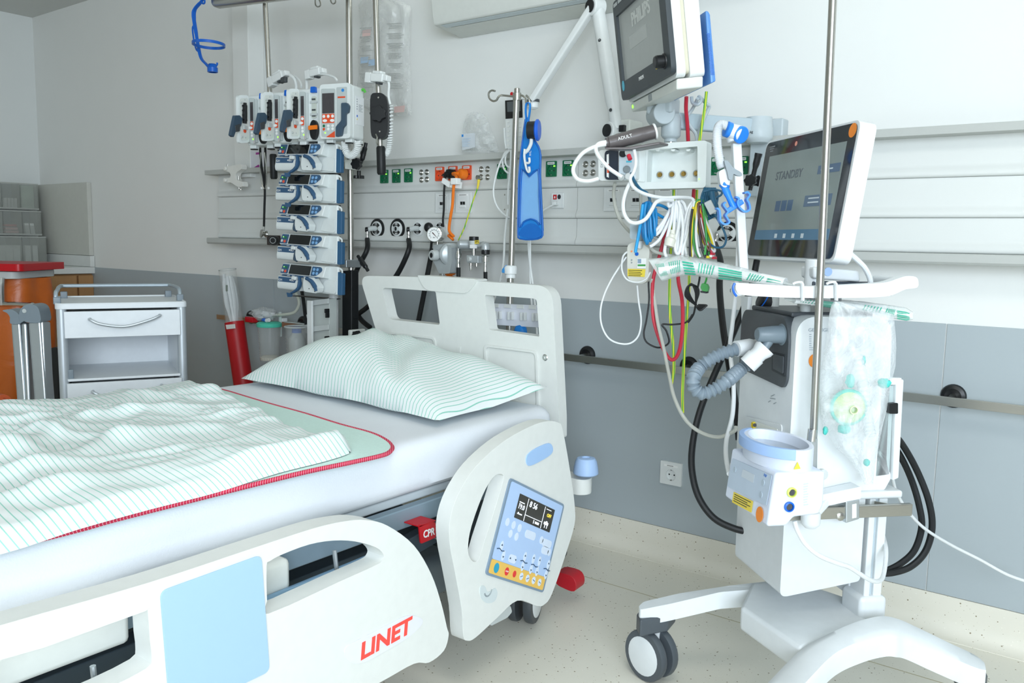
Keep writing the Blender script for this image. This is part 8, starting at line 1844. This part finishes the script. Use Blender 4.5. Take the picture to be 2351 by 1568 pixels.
vh('white tube hanging left of the ventilator between the black hoses', [(1698, 500, 2.25), (1694, 580, 2.24), (1690, 660, 2.22), (1682, 740, 2.2), (1676, 800, 2.18), (1684, 880, 2.14), (1682, 950, 2.1), (1668, 1010, 2.06), (1667, 1050, 2.0), (1674, 1088, 1.9)], .0055, CWH, 'white_tube', 'tube', None)
vh('thin white cable running down to the right along the dado', [(2048, 1092, 2.0), (2058, 1130, 2.05), (2085, 1175, 2.1), (2125, 1215, 2.15), (2185, 1252, 2.2), (2250, 1285, 2.22), (2310, 1318, 2.22), (2360, 1336, 2.22)], .004, CWH, 'white_cable', 'cable', None)
vh('white mains cable looping across the lower front of the ventilator cart to the column', [(1824, 1196, 1.733), (1832, 1220, 1.733), (1850, 1250, 1.733), (1880, 1275, 1.744), (1920, 1292, 1.766), (1950, 1302, 1.787), (1978, 1320, 1.808), (2005, 1334, 1.840), (2024, 1330, 1.883), (2032, 1300, 1.926), (2034, 1260, 1.969), (2026, 1225, 2.033)], .005, CWH, 'mains_cable', 'cable', None)
# --- blue hose clip arm on its white upright
ha = thing('hose_clip_arm', 'white jointed arm with a corrugated wrist and bright blue hose clips, left of the screen', 'support arm', Dp(1700, 650, 2.1))
dH = 2.08
CB = mat('clip_blue', '#2f86ea', .35)
MB().bar(Dp(1690, 330, dH), Dp(1708, 648, dH), .022, .022, V((FW.x, FW.y, 0))).build('upright', VW, ha, bevel=.003)
j0, j1 = Dp(1672, 298, dH-.02), Dp(1697, 308, dH-.02)
MB().tube([j0, j1], [.017, .021], 22, 0).build('joint_body', VW, ha, bevel=.003)
ax_ = (j1-j0).normalized()
MB().tube([Dp(1686, 325, dH-.01), Dp(1680, 300, dH-.01)], .017, 20, 0).build('lower_joint', VW, ha, bevel=.003)
MB().lathe(j1, ax_*.6+(CAM-j1).normalized()*.8, [(.021, .004), (.021, .010), (.019, .012), (.0001, .012)], 24).build('blue_cap', CB, ha)
MB().lathe(j0, -ax_*.9+(CAM-j0).normalized()*.2, [(.019, -.004), (.019, .006), (.016, .008), (.0001, .008)], 22).build('blue_cap', CB, ha)
fl_ = [Dp(x, y, dH-.05) for x, y in [(1668, 289), (1655, 286), (1648, 296), (1646, 315), (1648, 345), (1654, 375), (1658, 386)]]
fp = catmull(fl_, 14)
MB().tube(fp, [.0098 if i % 2 else .0112 for i in range(len(fp))], 14, 0).build('corrugated_wrist', mat('wrist_grey_white', '#d5dade', .4), ha)
MB().prism(roundpoly([Dp(x, y, dH-.06) for x, y in [(1650, 394), (1664, 386), (1676, 400), (1676, 424), (1664, 432), (1654, 424)]], .006), V((FW.x, FW.y, 0))*.025).build('clamp_body', mat('wrist_grey_white', '#d5dade', .4), ha, bevel=.003)
MB().prism(catmull([Dp(x, y, dH-.07) for x, y in [(1663, 370), (1672, 370), (1684, 385), (1702, 396), (1703, 404), (1692, 403), (1684, 400), (1682, 412), (1674, 412), (1670, 395)]], 3, True), V((FW.x, FW.y, 0))*.012).build('wing_knob', mat('wing_knob_grey', '#8b979e', .4), ha, bevel=.003)
MB().tube([Dp(1666, 424, dH-.05), Dp(1664, 430, dH-.05), Dp(1676, 458, dH-.055), Dp(1684, 475, dH-.055)], [.013, .009, .0075, .008], 12, 4).build('blue_stem', CB, ha)
MB().bar(Dp(1668, 486, dH-.055), Dp(1705, 462, dH-.055), .012, .010, V((FW.x, FW.y, 0))).build('blue_crossbar', CB, ha, bevel=.002)
def clip(pts, nm): 
    P = catmull([Dp(x, y, dH-.055) for x, y in pts], 5)
    MB().tube(P, .0042, 8, 0).build(nm, CB, ha)
def clipb(pts):
    P = catmull([Dp(x, y, dH-.07) for x, y in pts], 5); d = V((FW.x, FW.y, 0))*.022; m = MB(); h_ = .0022; prev = None
    nrm = []
    for i in range(len(P)):
        t_ = (P[min(i+1, len(P)-1)]-P[max(i-1, 0)]); t_ = t_-FW*t_.dot(FW); nrm.append(t_.cross(FW).normalized()*h_)
    m.skin([m.vs([p-n_, p+n_, p+n_+d, p-n_+d]) for p, n_ in zip(P, nrm)])
    m.build('hose_clip', CB, ha, bevel=.0008)
clipb([(1667, 464), (1662, 470), (1667, 478), (1672, 486), (1667, 494), (1670, 500), (1675, 510), (1666, 515), (1655, 508), (1654, 496), (1652, 482), (1646, 478)])
clipb([(1690, 452), (1697, 456), (1694, 466), (1700, 478), (1712, 486), (1722, 480), (1720, 466), (1716, 458), (1722, 448), (1717, 441), (1710, 443)])
